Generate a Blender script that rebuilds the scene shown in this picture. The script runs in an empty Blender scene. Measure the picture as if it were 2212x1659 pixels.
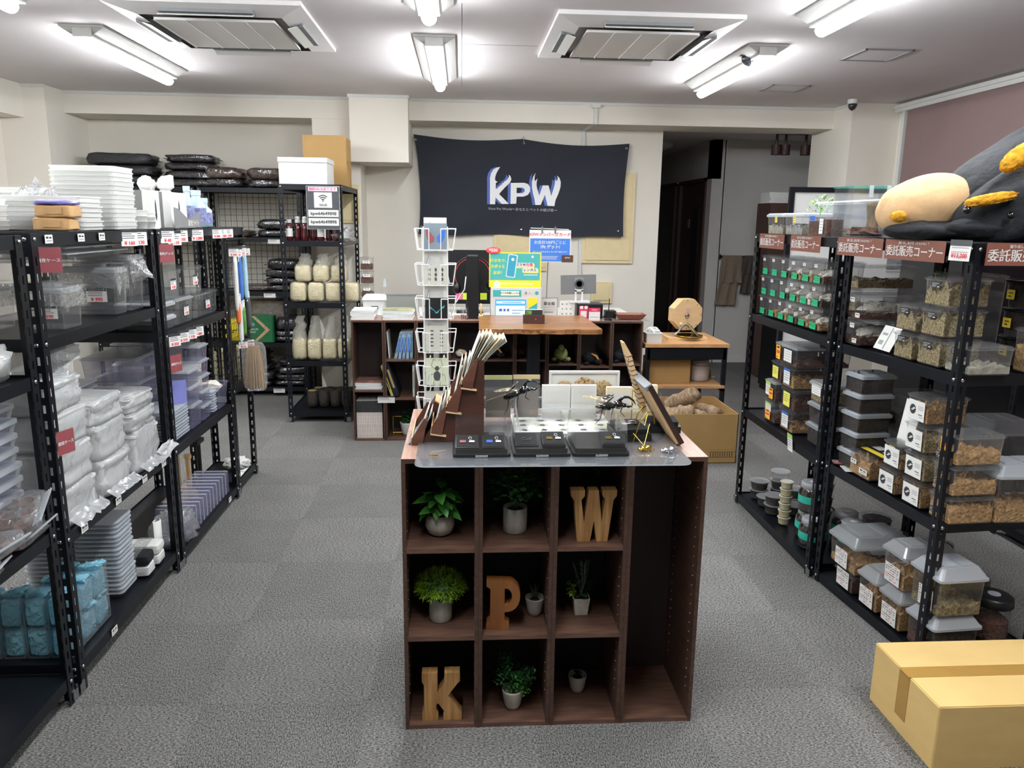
import bpy, math, random
from mathutils import Vector, Matrix, noise
from mathutils.geometry import tessellate_polygon
PI = math.pi
sc = bpy.context.scene
COL = sc.collection

# ------------------------------------------------------------------ camera
cam_d = bpy.data.cameras.new('camera'); cam = bpy.data.objects.new('camera', cam_d); COL.objects.link(cam)
YAW, PIT, ROL = (math.radians(a) for a in (3.82, 12.02, -0.737))
fw = Vector((math.sin(YAW)*math.cos(PIT), math.cos(YAW)*math.cos(PIT), -math.sin(PIT)))
rt = Vector((math.cos(YAW), -math.sin(YAW), 0)); dn = fw.cross(rt)
r2 = rt*math.cos(ROL) + dn*math.sin(ROL); d2 = -rt*math.sin(ROL) + dn*math.cos(ROL)
cam.matrix_world = Matrix(((r2.x, -d2.x, -fw.x, 0), (r2.y, -d2.y, -fw.y, 0), (r2.z, -d2.z, -fw.z, 1.56), (0, 0, 0, 1)))
cam_d.sensor_width = 36; cam_d.lens = 36*1661/2212; cam_d.clip_start = .05; cam_d.clip_end = 60
sc.camera = cam
# ------------------------------------------------------------------ light and exposure
w = bpy.data.worlds.new('world'); sc.world = w; w.use_nodes = True
w.node_tree.nodes['Background'].inputs[0].default_value = (.6, .65, .75, 1)
w.node_tree.nodes['Background'].inputs[1].default_value = .05
TUBE = 34.0           # radiance of the fluorescent diffusers
vs = sc.view_settings
vs.view_transform = 'Standard'; vs.look = 'None'; vs.gamma = 1; vs.use_curve_mapping = False
vs.exposure = 1.76
sc.cycles.transparent_max_bounces = 28
sc.cycles.max_bounces = 7; sc.cycles.diffuse_bounces = 4; sc.cycles.glossy_bounces = 3; sc.cycles.transmission_bounces = 4
sc.cycles.caustics_reflective = False; sc.cycles.caustics_refractive = False

# ------------------------------------------------------------------ materials
def S(r, g, b):
    f = lambda c: (c/255/12.92 if c <= 10.3 else ((c/255+.055)/1.055)**2.4)
    return (f(r), f(g), f(b), 1)
MATS = {}
def mat(n, c, rough=.6, metal=0., spec=.5, kind=None, a=.12, scale=20, bump=0., emis=0., alpha=None, aniso=(1, 1, 1), coat=0.):
    if n in MATS: return MATS[n]
    m = bpy.data.materials.new(n); m.use_nodes = True; MATS[n] = m
    nt = m.node_tree; N = nt.nodes; L = nt.links; b = N['Principled BSDF']
    b.inputs['Base Color'].default_value = c; b.inputs['Roughness'].default_value = rough
    b.inputs['Metallic'].default_value = metal; b.inputs['Specular IOR Level'].default_value = spec
    b.inputs['Coat Weight'].default_value = coat
    if emis:
        b.inputs['Emission Color'].default_value = c; b.inputs['Emission Strength'].default_value = emis
    tc = N.new('ShaderNodeTexCoord'); mp = N.new('ShaderNodeMapping'); mp.inputs['Scale'].default_value = aniso
    L.new(tc.outputs['Object'], mp.inputs[0])
    tx = N.new('ShaderNodeTexNoise'); tx.inputs['Scale'].default_value = scale; tx.inputs['Detail'].default_value = 3
    L.new(mp.outputs[0], tx.inputs['Vector'])
    if a:
        mr = N.new('ShaderNodeMapRange'); mr.inputs['From Min'].default_value = .3; mr.inputs['From Max'].default_value = .7
        mr.inputs['To Min'].default_value = 1-a; mr.inputs['To Max'].default_value = 1+a
        L.new(tx.outputs['Fac'], mr.inputs[0])
        mx = N.new('ShaderNodeVectorMath'); mx.operation = 'SCALE'; mx.inputs[0].default_value = c[:3]
        L.new(mr.outputs[0], mx.inputs['Scale']); L.new(mx.outputs[0], b.inputs['Base Color'])
    if bump:
        bp = N.new('ShaderNodeBump'); bp.inputs['Strength'].default_value = bump; bp.inputs['Distance'].default_value = .01
        L.new(tx.outputs['Fac'], bp.inputs['Height']); L.new(bp.outputs[0], b.inputs['Normal'])
    return m
def plastic(n, c, clear, gloss=.25, rough=.08, bump=0., scale=30):
    """thin see-through plastic: clear part + tinted film + gloss"""
    if n in MATS: return MATS[n]
    m = bpy.data.materials.new(n); m.use_nodes = True; MATS[n] = m
    nt = m.node_tree; N = nt.nodes; L = nt.links; b = N['Principled BSDF']
    b.inputs['Base Color'].default_value = c; b.inputs['Roughness'].default_value = max(rough, .3)
    tr = N.new('ShaderNodeBsdfTransparent'); tr.inputs[0].default_value = (1, 1, 1, 1)
    tl = N.new('ShaderNodeBsdfTranslucent'); tl.inputs[0].default_value = c
    m0 = N.new('ShaderNodeMixShader'); m0.inputs[0].default_value = .5; L.new(b.outputs[0], m0.inputs[1]); L.new(tl.outputs[0], m0.inputs[2])
    b.inputs['Specular IOR Level'].default_value = 0.
    m1 = N.new('ShaderNodeMixShader'); m1.inputs[0].default_value = clear
    L.new(m0.outputs[0], m1.inputs[1]); L.new(tr.outputs[0], m1.inputs[2])
    gl = N.new('ShaderNodeBsdfGlossy'); gl.inputs['Roughness'].default_value = rough
    fr = N.new('ShaderNodeFresnel'); fr.inputs[0].default_value = 1.45
    mu = N.new('ShaderNodeMath'); mu.operation = 'MULTIPLY_ADD'; mu.inputs[1].default_value = gloss*1.6; mu.inputs[2].default_value = gloss*.05
    mn = N.new('ShaderNodeMath'); mn.operation = 'MINIMUM'; mn.inputs[1].default_value = .15+gloss*.4
    L.new(fr.outputs[0], mu.inputs[0]); L.new(mu.outputs[0], mn.inputs[0])
    m2 = N.new('ShaderNodeMixShader'); L.new(mn.outputs[0], m2.inputs[0]); L.new(m1.outputs[0], m2.inputs[1]); L.new(gl.outputs[0], m2.inputs[2])
    L.new(m2.outputs[0], N['Material Output'].inputs[0])
    if bump:
        tc = N.new('ShaderNodeTexCoord'); tx = N.new('ShaderNodeTexNoise'); tx.inputs['Scale'].default_value = scale
        tx.inputs['Detail'].default_value = 2; tx.inputs['Distortion'].default_value = 1.2
        L.new(tc.outputs['Object'], tx.inputs['Vector'])
        bp = N.new('ShaderNodeBump'); bp.inputs['Strength'].default_value = bump; bp.inputs['Distance'].default_value = .02
        L.new(tx.outputs['Fac'], bp.inputs['Height'])
        L.new(bp.outputs[0], b.inputs['Normal']); L.new(bp.outputs[0], gl.inputs['Normal']); L.new(bp.outputs[0], fr.inputs['Normal'])
    return m
def wood(n, c1, c2, scale=6, stretch=(1, 1, 1), rough=.45, bands=0):
    if n in MATS: return MATS[n]
    m = bpy.data.materials.new(n); m.use_nodes = True; MATS[n] = m
    nt = m.node_tree; N = nt.nodes; L = nt.links; b = N['Principled BSDF']; b.inputs['Roughness'].default_value = rough
    tc = N.new('ShaderNodeTexCoord'); mp = N.new('ShaderNodeMapping'); mp.inputs['Scale'].default_value = stretch
    L.new(tc.outputs['Object'], mp.inputs[0])
    if bands:
        tx = N.new('ShaderNodeTexWave'); tx.inputs['Scale'].default_value = bands; tx.inputs['Distortion'].default_value = 5
        tx.inputs['Detail'].default_value = 2; tx.inputs['Detail Scale'].default_value = .8; tx.bands_direction = 'DIAGONAL'
    else:
        tx = N.new('ShaderNodeTexNoise'); tx.inputs['Scale'].default_value = scale; tx.inputs['Detail'].default_value = 5
    L.new(mp.outputs[0], tx.inputs['Vector'])
    cr = N.new('ShaderNodeValToRGB'); cr.color_ramp.elements[0].color = c1; cr.color_ramp.elements[1].color = c2
    cr.color_ramp.elements[0].position = .3; cr.color_ramp.elements[1].position = .7
    L.new(tx.outputs['Fac'] if 'Fac' in tx.outputs else tx.outputs[0], cr.inputs[0]); L.new(cr.outputs[0], b.inputs['Base Color'])
    return m
def carpet(n, k):
    m = bpy.data.materials.new(n); m.use_nodes = True; MATS[n] = m
    nt = m.node_tree; N = nt.nodes; L = nt.links; b = N['Principled BSDF']; b.inputs['Roughness'].default_value = .95
    b.inputs['Specular IOR Level'].default_value = .1
    tc = N.new('ShaderNodeTexCoord')
    t1 = N.new('ShaderNodeTexNoise'); t1.inputs['Scale'].default_value = 210; t1.inputs['Detail'].default_value = 4; t1.inputs['Roughness'].default_value = .75
    t2 = N.new('ShaderNodeTexNoise'); t2.inputs['Scale'].default_value = 5; t2.inputs['Detail'].default_value = 3
    mp = N.new('ShaderNodeMapping'); mp.inputs['Scale'].default_value = (.55, 1.2, 1)
    L.new(tc.outputs['Object'], mp.inputs[0]); L.new(mp.outputs[0], t1.inputs['Vector']); L.new(tc.outputs['Object'], t2.inputs['Vector'])
    cr = N.new('ShaderNodeValToRGB'); e = cr.color_ramp.elements
    e[0].position = .38; e[0].color = S(46*k, 46*k, 48*k); e[1].position = .645; e[1].color = S(158*k, 156*k, 152*k)
    L.new(t1.outputs['Fac'], cr.inputs[0])
    mr = N.new('ShaderNodeMapRange'); mr.inputs['To Min'].default_value = .85; mr.inputs['To Max'].default_value = 1.15
    L.new(t2.outputs['Fac'], mr.inputs[0])
    mx = N.new('ShaderNodeVectorMath'); mx.operation = 'SCALE'; L.new(cr.outputs[0], mx.inputs[0]); L.new(mr.outputs[0], mx.inputs['Scale'])
    L.new(mx.outputs[0], b.inputs['Base Color'])
    bp = N.new('ShaderNodeBump'); bp.inputs['Strength'].default_value = .35; bp.inputs['Distance'].default_value = .003
    L.new(t1.outputs['Fac'], bp.inputs['Height']); L.new(bp.outputs[0], b.inputs['Normal'])
    return m
wall_m = mat('wall paint', S(224, 218, 207), .85, a=.02, scale=3)
wall_d = mat('hall wall paint', S(212, 209, 205), .85, a=.03, scale=3)
ceil_m = mat('ceiling paint', S(216, 210, 211), .9, a=.03, scale=2)
white = mat('white', S(208, 208, 205), .5, a=.02)
paper = mat('paper white', S(222, 222, 218), .7, a=.02)
offwhite = mat('off white plastic', S(216, 216, 210), .45, a=.02)
black = mat('black', S(13, 14, 17), .4, a=.1)
blk_metal = mat('black powder coat', S(18, 21, 28), .38, .3, a=.08, scale=8)
blk_soft = mat('black velvet', S(10, 11, 15), .9, a=.1)
steel = mat('steel', S(190, 192, 196), .25, 1., a=.04)
grey = mat('grey', S(128, 130, 133), .6, a=.05)
dgrey = mat('dark grey', S(70, 72, 76), .6, a=.08)
red = mat('red ink', S(226, 66, 74), .6, a=0)
ink = mat('black ink', S(48, 48, 50), .6, a=0)
ink2 = mat('grey ink', S(150, 150, 150), .6, a=0)
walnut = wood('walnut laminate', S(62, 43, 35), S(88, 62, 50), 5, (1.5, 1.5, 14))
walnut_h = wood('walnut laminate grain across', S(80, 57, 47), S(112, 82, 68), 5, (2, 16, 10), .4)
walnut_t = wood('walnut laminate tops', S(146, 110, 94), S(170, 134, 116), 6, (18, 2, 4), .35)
brownback = mat('shaded dark cabinet back', S(14, 15, 22), .7, a=.1)  # dark back, with the cubbies' bluish shade put into its colour
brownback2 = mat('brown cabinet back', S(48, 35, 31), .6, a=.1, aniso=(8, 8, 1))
kraft = mat('corrugated cardboard', S(224, 190, 124), .8, a=.05, scale=6, aniso=(1, 1, 3))
kraft_d = mat('cardboard brown', S(176, 140, 88), .8, a=.05, scale=6)
tape = mat('parcel tape', S(180, 140, 72), .3, a=.03)
clear = plastic('clear plastic', S(225, 228, 232), .93, .3, .06)
clear_s = plastic('smoky clear plastic', S(170, 172, 176), .88, .3, .08)
clear_v = plastic('violet tinted plastic', S(186, 184, 226), .84, .35, .08)
frost = plastic('frosted plastic', S(226, 231, 236), .3, .25, .2)
frost_l = plastic('frosted clear lid', S(238, 242, 245), .6, .35, .15)
milk = plastic('milky plastic', S(250, 250, 247), .03, .2, .3)
film = plastic('crumpled clear film', S(238, 240, 242), .78, .6, .1, .6, 22)
bagw = plastic('white poly bag', S(240, 242, 243), .4, .5, .18, .5, 16)
mycbagm = plastic('clear crinkled bag', S(244, 242, 230), .62, .6, .14, 1.0, 30)
bluef = plastic('blue protective film', S(164, 230, 250), .08, .4, .2, 1.0, 30)
acryl = plastic('acrylic', S(235, 237, 240), .98, .3, .03)
soilbag = mat('black soil bag film', S(46, 44, 47), .22, a=.3, scale=24, bump=1., spec=.9)
brownbag = mat('brown soil bag film', S(74, 60, 55), .24, a=.3, scale=24, bump=1., spec=.9)
myc = mat('mushroom substrate', S(224, 208, 160), .6, a=.18, scale=26, bump=.5)
soil = mat('dark soil', S(48, 36, 30), .95, a=.4, scale=120, bump=1.)
soilb = mat('brown bark soil', S(92, 56, 40), .95, a=.5, scale=90, bump=1.)
shav = mat('wood shavings', S(176, 138, 90), .9, a=.4, scale=110, bump=1.)
shav2 = mat('dry moss', S(148, 132, 94), .9, a=.6, scale=120, bump=1.)
tissue = mat('white moss and tissue', S(214, 208, 196), .9, a=.2, scale=50, bump=1.)
bark = mat('bark', S(118, 100, 78), .9, a=.45, scale=40, bump=1., aniso=(1, 1, .3))
logend = mat('cut log end', S(204, 176, 122), .8, a=.2, scale=30)
darkbark = mat('dark log bark', S(66, 58, 52), .9, a=.4, scale=40, bump=1.)
yellow = mat('yellow', S(246, 216, 62), .6, a=.02)
green = mat('green label', S(28, 172, 116), .55, a=.05)
tealt = mat('teal tape', S(42, 170, 148), .45, a=.08)
blue = mat('blue print', S(52, 104, 196), .5, a=.02)
teal = mat('teal print', S(60, 172, 176), .5, a=.02)
maroon = mat('dull red card', S(146, 72, 78), .5, a=.06)
brownsign = mat('brown sign card', S(124, 76, 62), .45, a=.05, scale=5)
gold = mat('gold', S(222, 190, 92), .2, 1., a=.03)
pine = wood('pine', S(132, 90, 46), S(186, 144, 92), 4, (18, 3, 1.5), .5)
pine2 = wood('stained pine', S(120, 72, 34), S(150, 96, 48), 4, (10, 3, 1.5), .45)
beech = mat('beech', S(212, 178, 132), .5, a=.06, aniso=(3, 3, 12), scale=4)
oakt = wood('oak table top', S(176, 128, 84), S(204, 158, 112), 5, (2, 14, 4), .4)

# ------------------------------------------------------------------ mesh builder
class M:
    def __init__(s): s.v = []; s.f = []; s.m = []
    def add(s, vs, fs, m=0, mx=None):
        b = len(s.v)
        s.v += [tuple(mx @ Vector(p)) for p in vs] if mx is not None else [tuple(p) for p in vs]
        s.f += [tuple(b+i for i in f) for f in fs]; s.m += [m]*len(fs); return s
    def box(s, x0, y0, z0, x1, y1, z1, m=0, mx=None):
        vs = [(x0, y0, z0), (x1, y0, z0), (x1, y1, z0), (x0, y1, z0), (x0, y0, z1), (x1, y0, z1), (x1, y1, z1), (x0, y1, z1)]
        return s.add(vs, [(0, 3, 2, 1), (4, 5, 6, 7), (0, 1, 5, 4), (1, 2, 6, 5), (2, 3, 7, 6), (3, 0, 4, 7)], m, mx)
    def cbox(s, c, d, m=0, mx=None):
        return s.box(c[0]-d[0]/2, c[1]-d[1]/2, c[2]-d[2]/2, c[0]+d[0]/2, c[1]+d[1]/2, c[2]+d[2]/2, m, mx)
    def loft(s, rings, m=0, cap=True, mx=None):
        n = len(rings[0]); vs = [p for r in rings for p in r]; fs = []
        for i in range(len(rings)-1):
            for j in range(n):
                k = (j+1) % n; fs.append((i*n+j, i*n+k, (i+1)*n+k, (i+1)*n+j))
        if cap: fs.append(tuple(range(n-1, -1, -1))); fs.append(tuple((len(rings)-1)*n+j for j in range(n)))
        return s.add(vs, fs, m, mx)
    def lathe(s, prof, n=16, c=(0, 0, 0), m=0, mx=None, cap=True):
        return s.loft([[(c[0]+r*math.cos(2*PI*j/n), c[1]+r*math.sin(2*PI*j/n), c[2]+z) for j in range(n)] for r, z in prof], m, cap, mx)
    def cyl(s, p0, p1, r0, r1=None, n=10, m=0, mx=None):
        return s.tube([p0, p1], [r0, r0 if r1 is None else r1], n, m, mx)
    def tube(s, path, r, n=6, m=0, mx=None):
        P = [Vector(p) for p in path]; rings = []
        R = r if isinstance(r, (list, tuple)) else [r]*len(P); u = None
        for i, p in enumerate(P):
            t = (P[min(i+1, len(P)-1)]-P[max(i-1, 0)]).normalized()
            if u is None: u = t.orthogonal().normalized()
            else: u = (u-t*u.dot(t)).normalized() if (u-t*u.dot(t)).length > 1e-6 else t.orthogonal().normalized()
            q = t.cross(u)
            rings.append([p+(u*math.cos(2*PI*j/n)+q*math.sin(2*PI*j/n))*R[i] for j in range(n)])
        return s.loft(rings, m, True, mx)
    def prism(s, poly, z0, z1, m=0, mx=None, holes=()):
        """polygon in XY extruded z0..z1"""
        loops = [poly]+list(holes); allp = [p for l in loops for p in l]
        tris = tessellate_polygon([[Vector((p[0], p[1], 0)) for p in l] for l in loops])
        n = len(allp); vs = [(p[0], p[1], z0) for p in allp]+[(p[0], p[1], z1) for p in allp]
        fs = [tuple(t) for t in tris]+[tuple(n+i for i in reversed(t)) for t in tris]; b = 0
        for l in loops:
            k = len(l)
            for i in range(k): fs.append((b+i, b+(i+1) % k, n+b+(i+1) % k, n+b+i))
            b += k
        return s.add(vs, fs, m, mx)
    def rbox(s, w, d, z0, z1, r=.01, n=3, m=0, mx=None, w1=None, d1=None, c=(0, 0), cap=True):
        """upright box with rounded corners, may taper to w1,d1 at the top"""
        w1 = w if w1 is None else w1; d1 = d if d1 is None else d1
        def ring(W, D, z):
            o = []
            for cx, cy, a0 in ((1, 1, 0), (-1, 1, 90), (-1, -1, 180), (1, -1, 270)):
                for k in range(n+1):
                    a = math.radians(a0+90*k/n); o.append((c[0]+cx*(W/2-r)+r*math.cos(a), c[1]+cy*(D/2-r)+r*math.sin(a), z))
            return o
        return s.loft([ring(w, d, z0), ring(w1, d1, z1)], m, cap, mx)
    def blob(s, rx, ry, rz, seed=0, amp=.1, fr=3., nu=14, nv=9, pw=1., flat=0., m=0, mx=None, c=(0, 0, 0)):
        """lumpy superellipsoid; pw<1 boxier; flat: clip the underside at -rz*flat"""
        rnd = Vector((seed*7.31, seed*3.17, seed*1.9)); rings = []
        e = lambda q: math.copysign(abs(q)**pw, q)
        for i in range(nv+1):
            t = -PI/2+PI*i/nv; t = max(-PI/2+.02, min(PI/2-.02, t)); ring = []
            for j in range(nu):
                a = 2*PI*j/nu
                d = Vector((e(math.cos(t))*e(math.cos(a)), e(math.cos(t))*e(math.sin(a)), e(math.sin(t))))
                k = 1+amp*noise.noise(d*fr+rnd)*1.6
                z = d.z*rz*k
                if flat and z < -rz*flat: z = -rz*flat
                ring.append((c[0]+d.x*rx*k, c[1]+d.y*ry*k, c[2]+z))
            rings.append(ring)
        return s.loft(rings, m, True, mx)
    def mesh(s, name, mats, smooth=False):
        me = bpy.data.meshes.new(name); me.from_pydata(s.v, [], s.f)
        for x in (mats if isinstance(mats, (list, tuple)) else [mats]): me.materials.append(x)
        if any(s.m): me.polygons.foreach_set('material_index', s.m)
        if smooth: me.polygons.foreach_set('use_smooth', [True]*len(s.f))
        me.update(); return me
def T(x=0, y=0, z=0, rx=0, ry=0, rz=0, s=1):
    m = Matrix.Translation((x, y, z))
    if rz: m = m @ Matrix.Rotation(math.radians(rz), 4, 'Z')
    if ry: m = m @ Matrix.Rotation(math.radians(ry), 4, 'Y')
    if rx: m = m @ Matrix.Rotation(math.radians(rx), 4, 'X')
    if s != 1: m = m @ Matrix.Scale(s, 4)
    return m
def link(name, data, parent=None, mx=None):
    o = bpy.data.objects.new(name, data); COL.objects.link(o)
    if parent: o.parent = parent
    if mx is not None: o.matrix_local = mx
    return o
def tag(o, label=None, cat=None, group=None, kind=None):
    if label: o['label'] = label
    if cat: o['category'] = cat
    if group: o['group'] = group
    if kind: o['kind'] = kind
    return o
def thing(name, label, cat, mx=None, group=None):
    return tag(link(name, None, None, mx), label, cat, group)
def obj(name, b, mats, parent=None, mx=None, smooth=False):
    me = b if isinstance(b, bpy.types.Mesh) else b.mesh(name, mats, smooth)
    return link(name, me, parent, mx)
def struct(name, b, mats, parent=None, smooth=False):
    o = obj(name, b, mats, parent, None, smooth)
    if not parent: o['kind'] = 'structure'
    return o
def copy_tree(o, parent=None):
    c = o.copy(); COL.objects.link(c)
    if parent: c.parent = parent
    for ch in o.children: copy_tree(ch, c)
    return c
CACHE = {}
def text_mesh(s, size, m, bold=0., align='CENTER', sx=1., ext=.0004, font_line=.95):
    k = ('t', s, size, m.name, bold, align, sx)
    if k in CACHE: return CACHE[k]
    cjk = any('\u4e00' <= ch <= '\u9fff' for ch in s); shift = bold*size*.8 if cjk else 0
    if cjk: bold = 0.
    cu = bpy.data.curves.new('text', 'FONT'); cu.body = s; cu.size = size; cu.align_x = align; cu.align_y = 'CENTER'
    cu.offset = bold*size; cu.extrude = ext; cu.resolution_u = 2; cu.space_line = font_line
    o = bpy.data.objects.new('text', cu); COL.objects.link(o)
    dg = bpy.context.evaluated_depsgraph_get(); dg.update()
    me = bpy.data.meshes.new_from_object(o.evaluated_get(dg)); bpy.data.objects.remove(o)
    me.name = 'lettering'; me.materials.clear(); me.materials.append(m)
    if shift:      # embolden characters by doubling the strokes sideways
        v = [tuple(q.co) for q in me.vertices]; f = [tuple(p.vertices) for p in me.polygons]; n = len(v); d = M()
        d.add([(x-shift, y, z) for x, y, z in v]+[(x+shift, y+shift*.6, z+.0001) for x, y, z in v], f+[tuple(i+n for i in q) for q in f]); me = d.mesh('lettering', m)
    if sx != 1: me.transform(Matrix.Diagonal((sx, 1, 1, 1)))
    CACHE[k] = me; return me
def lettering(s, size, m, parent, mx, bold=.02, sx=1., name='lettering', align='CENTER'):
    return link(name, text_mesh(s, size, m, bold, align, sx), parent, mx)
# faces: text plane local XY -> facing -y (to the camera), -x (right aisle racks) or +x (left aisle racks)
FY = lambda x, y, z, tilt=0, rz=0: T(x, y, z, 90-tilt, 0, rz)
FXm = lambda x, y, z, tilt=0: T(x, y, z, 0, 0, -90) @ T(rx=90-tilt)
FXp = lambda x, y, z, tilt=0: T(x, y, z, 0, 0, 90) @ T(rx=90-tilt)
ORD = ['first', 'second', 'third', 'fourth', 'fifth', 'sixth', 'seventh', 'eighth', 'ninth', 'tenth', 'eleventh', 'twelfth']
# ================================================================== SETTING
# floor: sub-slab and 0.5 m carpet tiles, pile direction turned tile by tile
fl = struct('floor', M().box(-3.6, -2.6, -.1, 5.2, 12.2, -.012), dgrey)
c1 = carpet('carpet tile grey', 1.0); c2 = carpet('carpet tile grey turned', .955)
tm = []
for cm in (c1, c2):
    tm.append(M().rbox(.5329, .5329, -.012, 0, .003, 1).mesh('carpet_tile', cm))
for i in range(17):
    for j in range(28):
        x = -.84+.2665+.533*(i-5); y = 2.30+.2665+.533*(j-9)
        if (x > 3.9 and y < 8.2) or x > 5.1 or y > 12.2: continue
        o = link('carpet_tile', tm[(i+j) % 2], fl, T(x, y, 0, 0, 0, 90*((i+j) % 2)))
H = 2.55
struct('ceiling', M().box(-3.7, -2.7, H, 3.8, 7.3, H+.1).box(1.3, 7.25, 2.44, 5.2, 12.3, 2.6), ceil_m)
for k, (x0, y0, x1, y1) in enumerate([(2.32, 4.58, 2.61, 4.90), (2.26, 5.78, 2.54, 6.06)]):
    h = M()
    for a, b, c, d in ((x0, y0, x1, y0+.01), (x0, y1-.01, x1, y1), (x0, y0, x0+.01, y1), (x1-.01, y0, x1, y1)): h.box(a, b, H-.006, c, d, H)
    h.box(x0+.012, y0+.012, H-.002, x1-.012, y1-.012, H, 1)
    struct('trim_%d' % (k+1), h, [grey, ceil_m])
struct('trim_3', M().box(-.0, 3.9, H-.0012, .003, 6.2, H).box(0, 4.75, H-.0012, .44, 4.753, H), grey)
struct('wall_left', M().box(-3.7, -2.7, 0, -3.6, 7.6, H), wall_m)
struct('wall_front', M().box(-3.7, -2.8, 0, 3.8, -2.7, H), wall_m)
wb = M().box(-3.7, 7.25, 0, -1.25, 7.35, H)
wb.box(-.87, 7.25, 0, 1.84, 7.35, H)
struct('wall_back_beam', M().box(-3.25, 6.86, 2.376, 3.25, 7.3, H), wall_m)
struct('wall_back_pilaster', M().box(-1.255, 6.87, 0, -.86, 7.35, 2.376), wall_m)
struct('wall_back', wb, wall_m)
struct('wall_left_pillar', M().box(-3.6, 6.56, 0, -3.25, 7.3, H).box(-3.6, -2.7, 2.30, -3.42, 6.57, H), wall_m)
struct('wall_right_pillar', M().box(3.25, 6.54, 0, 3.66, 7.28, H), wall_m)
struct('wall_column_box', M().box(-.92, 6.70, 2.02, -.44, 7.27, H), wall_m)
struct('trim_4', M().box(-3.27, 6.845, H-.022, -.93, 6.862, H).box(-.43, 6.845, H-.022, 3.25, 6.862, H).box(-.93, 6.685, H-.022, -.43, 6.702, H)
       .box(-.44, 6.69, H-.022, -.43, 6.86, H).box(-3.6, 6.545, H-.022, -3.24, 6.562, H).box(3.24, 6.53, H-.02, 3.252, 6.86, H), white)
# right side: window with its glass, brown roller blind in front of it
wr = M().box(3.66, -2.7, 0, 3.8, -1.5, H).box(3.66, -1.5, 0, 3.8, 6.3, .5).box(3.66, -1.5, 2.45, 3.8, 6.3, H).box(3.66, 6.3, 0, 3.8, 7.35, H)
struct('wall_right', wr, wall_m)
wn = struct('window_1', M().box(3.68, -1.5, .5, 3.74, 6.3, .54).box(3.68, -1.5, 2.41, 3.74, 6.3, 2.45).box(3.68, 2.4, .5, 3.74, 2.46, 2.45).box(3.68, -1.5, .5, 3.74, -1.46, 2.45).box(3.68, 6.26, .5, 3.74, 6.3, 2.45), steel)
obj('pane', M().box(3.705, -1.46, .54, 3.71, 2.4, 2.41), acryl, wn); obj('pane', M().box(3.705, 2.46, .54, 3.71, 6.26, 2.41), acryl, wn)
bm_ = mat('brown roller blind cloth', S(132, 110, 108), .8, a=.04, scale=3)
bl = thing('roller_blind', 'large brown roller blind covering the whole right-hand window', 'blind', T(3.62, 0, 0))
obj('blind_cloth', M().box(-.002, -1.4, .45, .002, 6.35, 2.47), bm_, bl)
obj('headrail', M().box(-.03, -1.5, 2.47, .04, 6.5, 2.53).box(-.045, -1.5, 2.50, -.03, 6.5, 2.515), white, bl)
obj('side_rail', M().box(-.02, 6.36, .4, .03, 6.40, 2.5), white, bl)
obj('bottom_bar', M().box(-.01, -1.4, .43, .01, 6.35, .455), blk_metal, bl)
# hall behind
wh = M().box(2.85, 8.5, 0, 5.3, 8.6, 2.6).box(2.72, 8.5, 0, 2.86, 8.66, 2.6).box(2.72, 8.5, 2.03, 2.82, 12.2, 2.6).box(2.72, 11.2, 0, 2.82, 12.2, 2.6)
wh.box(1.74, 7.35, 0, 1.84, 12.2, 2.6).box(1.7, 12.2, 0, 2.9, 12.3, 2.6).box(5.2, 7.0, 0, 5.3, 8.6, 2.6).box(3.66, 7.2, 0, 5.3, 7.3, 2.6)
struct('wall_hall', wh, wall_d)
struct('baseboard_hall', M().box(2.86, 8.488, 0, 5.2, 8.5, .06), offwhite)
dwood = mat('dark brown door wood', S(72, 50, 40), .45, a=.15, aniso=(6, 6, .6)); dpan = mat('door panel grey brown', S(84, 74, 68), .4, a=.05)
d1 = struct('door_1', M().box(2.70, 8.66, 0, 2.80, 8.70, 2.05).box(2.70, 9.68, 0, 2.80, 9.72, 2.05).box(2.70, 8.66, 2.01, 2.80, 9.72, 2.05), dwood)
obj('door_leaf', M().box(2.74, 8.70, .01, 2.78, 9.68, 2.01), dwood, d1)
obj('glass_panel', M().box(2.734, 8.95, .5, 2.742, 9.2, 1.72), black, d1)
obj('door_plate', M().box(2.732, 9.3, 1.5, 2.742, 9.38, 1.6), grey, d1)
d2_ = struct('door_2', M().box(2.70, 9.9, 0, 2.80, 9.94, 2.05).box(2.70, 10.96, 0, 2.80, 11, 2.05).box(2.70, 9.9, 2.01, 2.80, 11, 2.05), dwood)
obj('door_leaf', M().box(2.74, 9.94, .01, 2.78, 10.96, 2.01), dpan, d2_)
# wall duct (cable trunking) over the beam and down the wall
cd = thing('cable_trunking', 'white cable trunking running down the beam and wall beside the black flag', 'trunking', T(1.13, 6.85, 0))
obj('channel', M().box(0, -.008, 2.38, .03, .012, H-.02).box(-.04, .38, 1.0, -.01, .402, 2.36), white, cd)
obj('elbow', M().cyl((.015, 0, 2.385), (-.025, .39, 2.365), .014, n=6), white, cd)
obj('cap', M().box(-.02, -.025, H-.045, .05, .005, H-.015), offwhite, cd)
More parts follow.
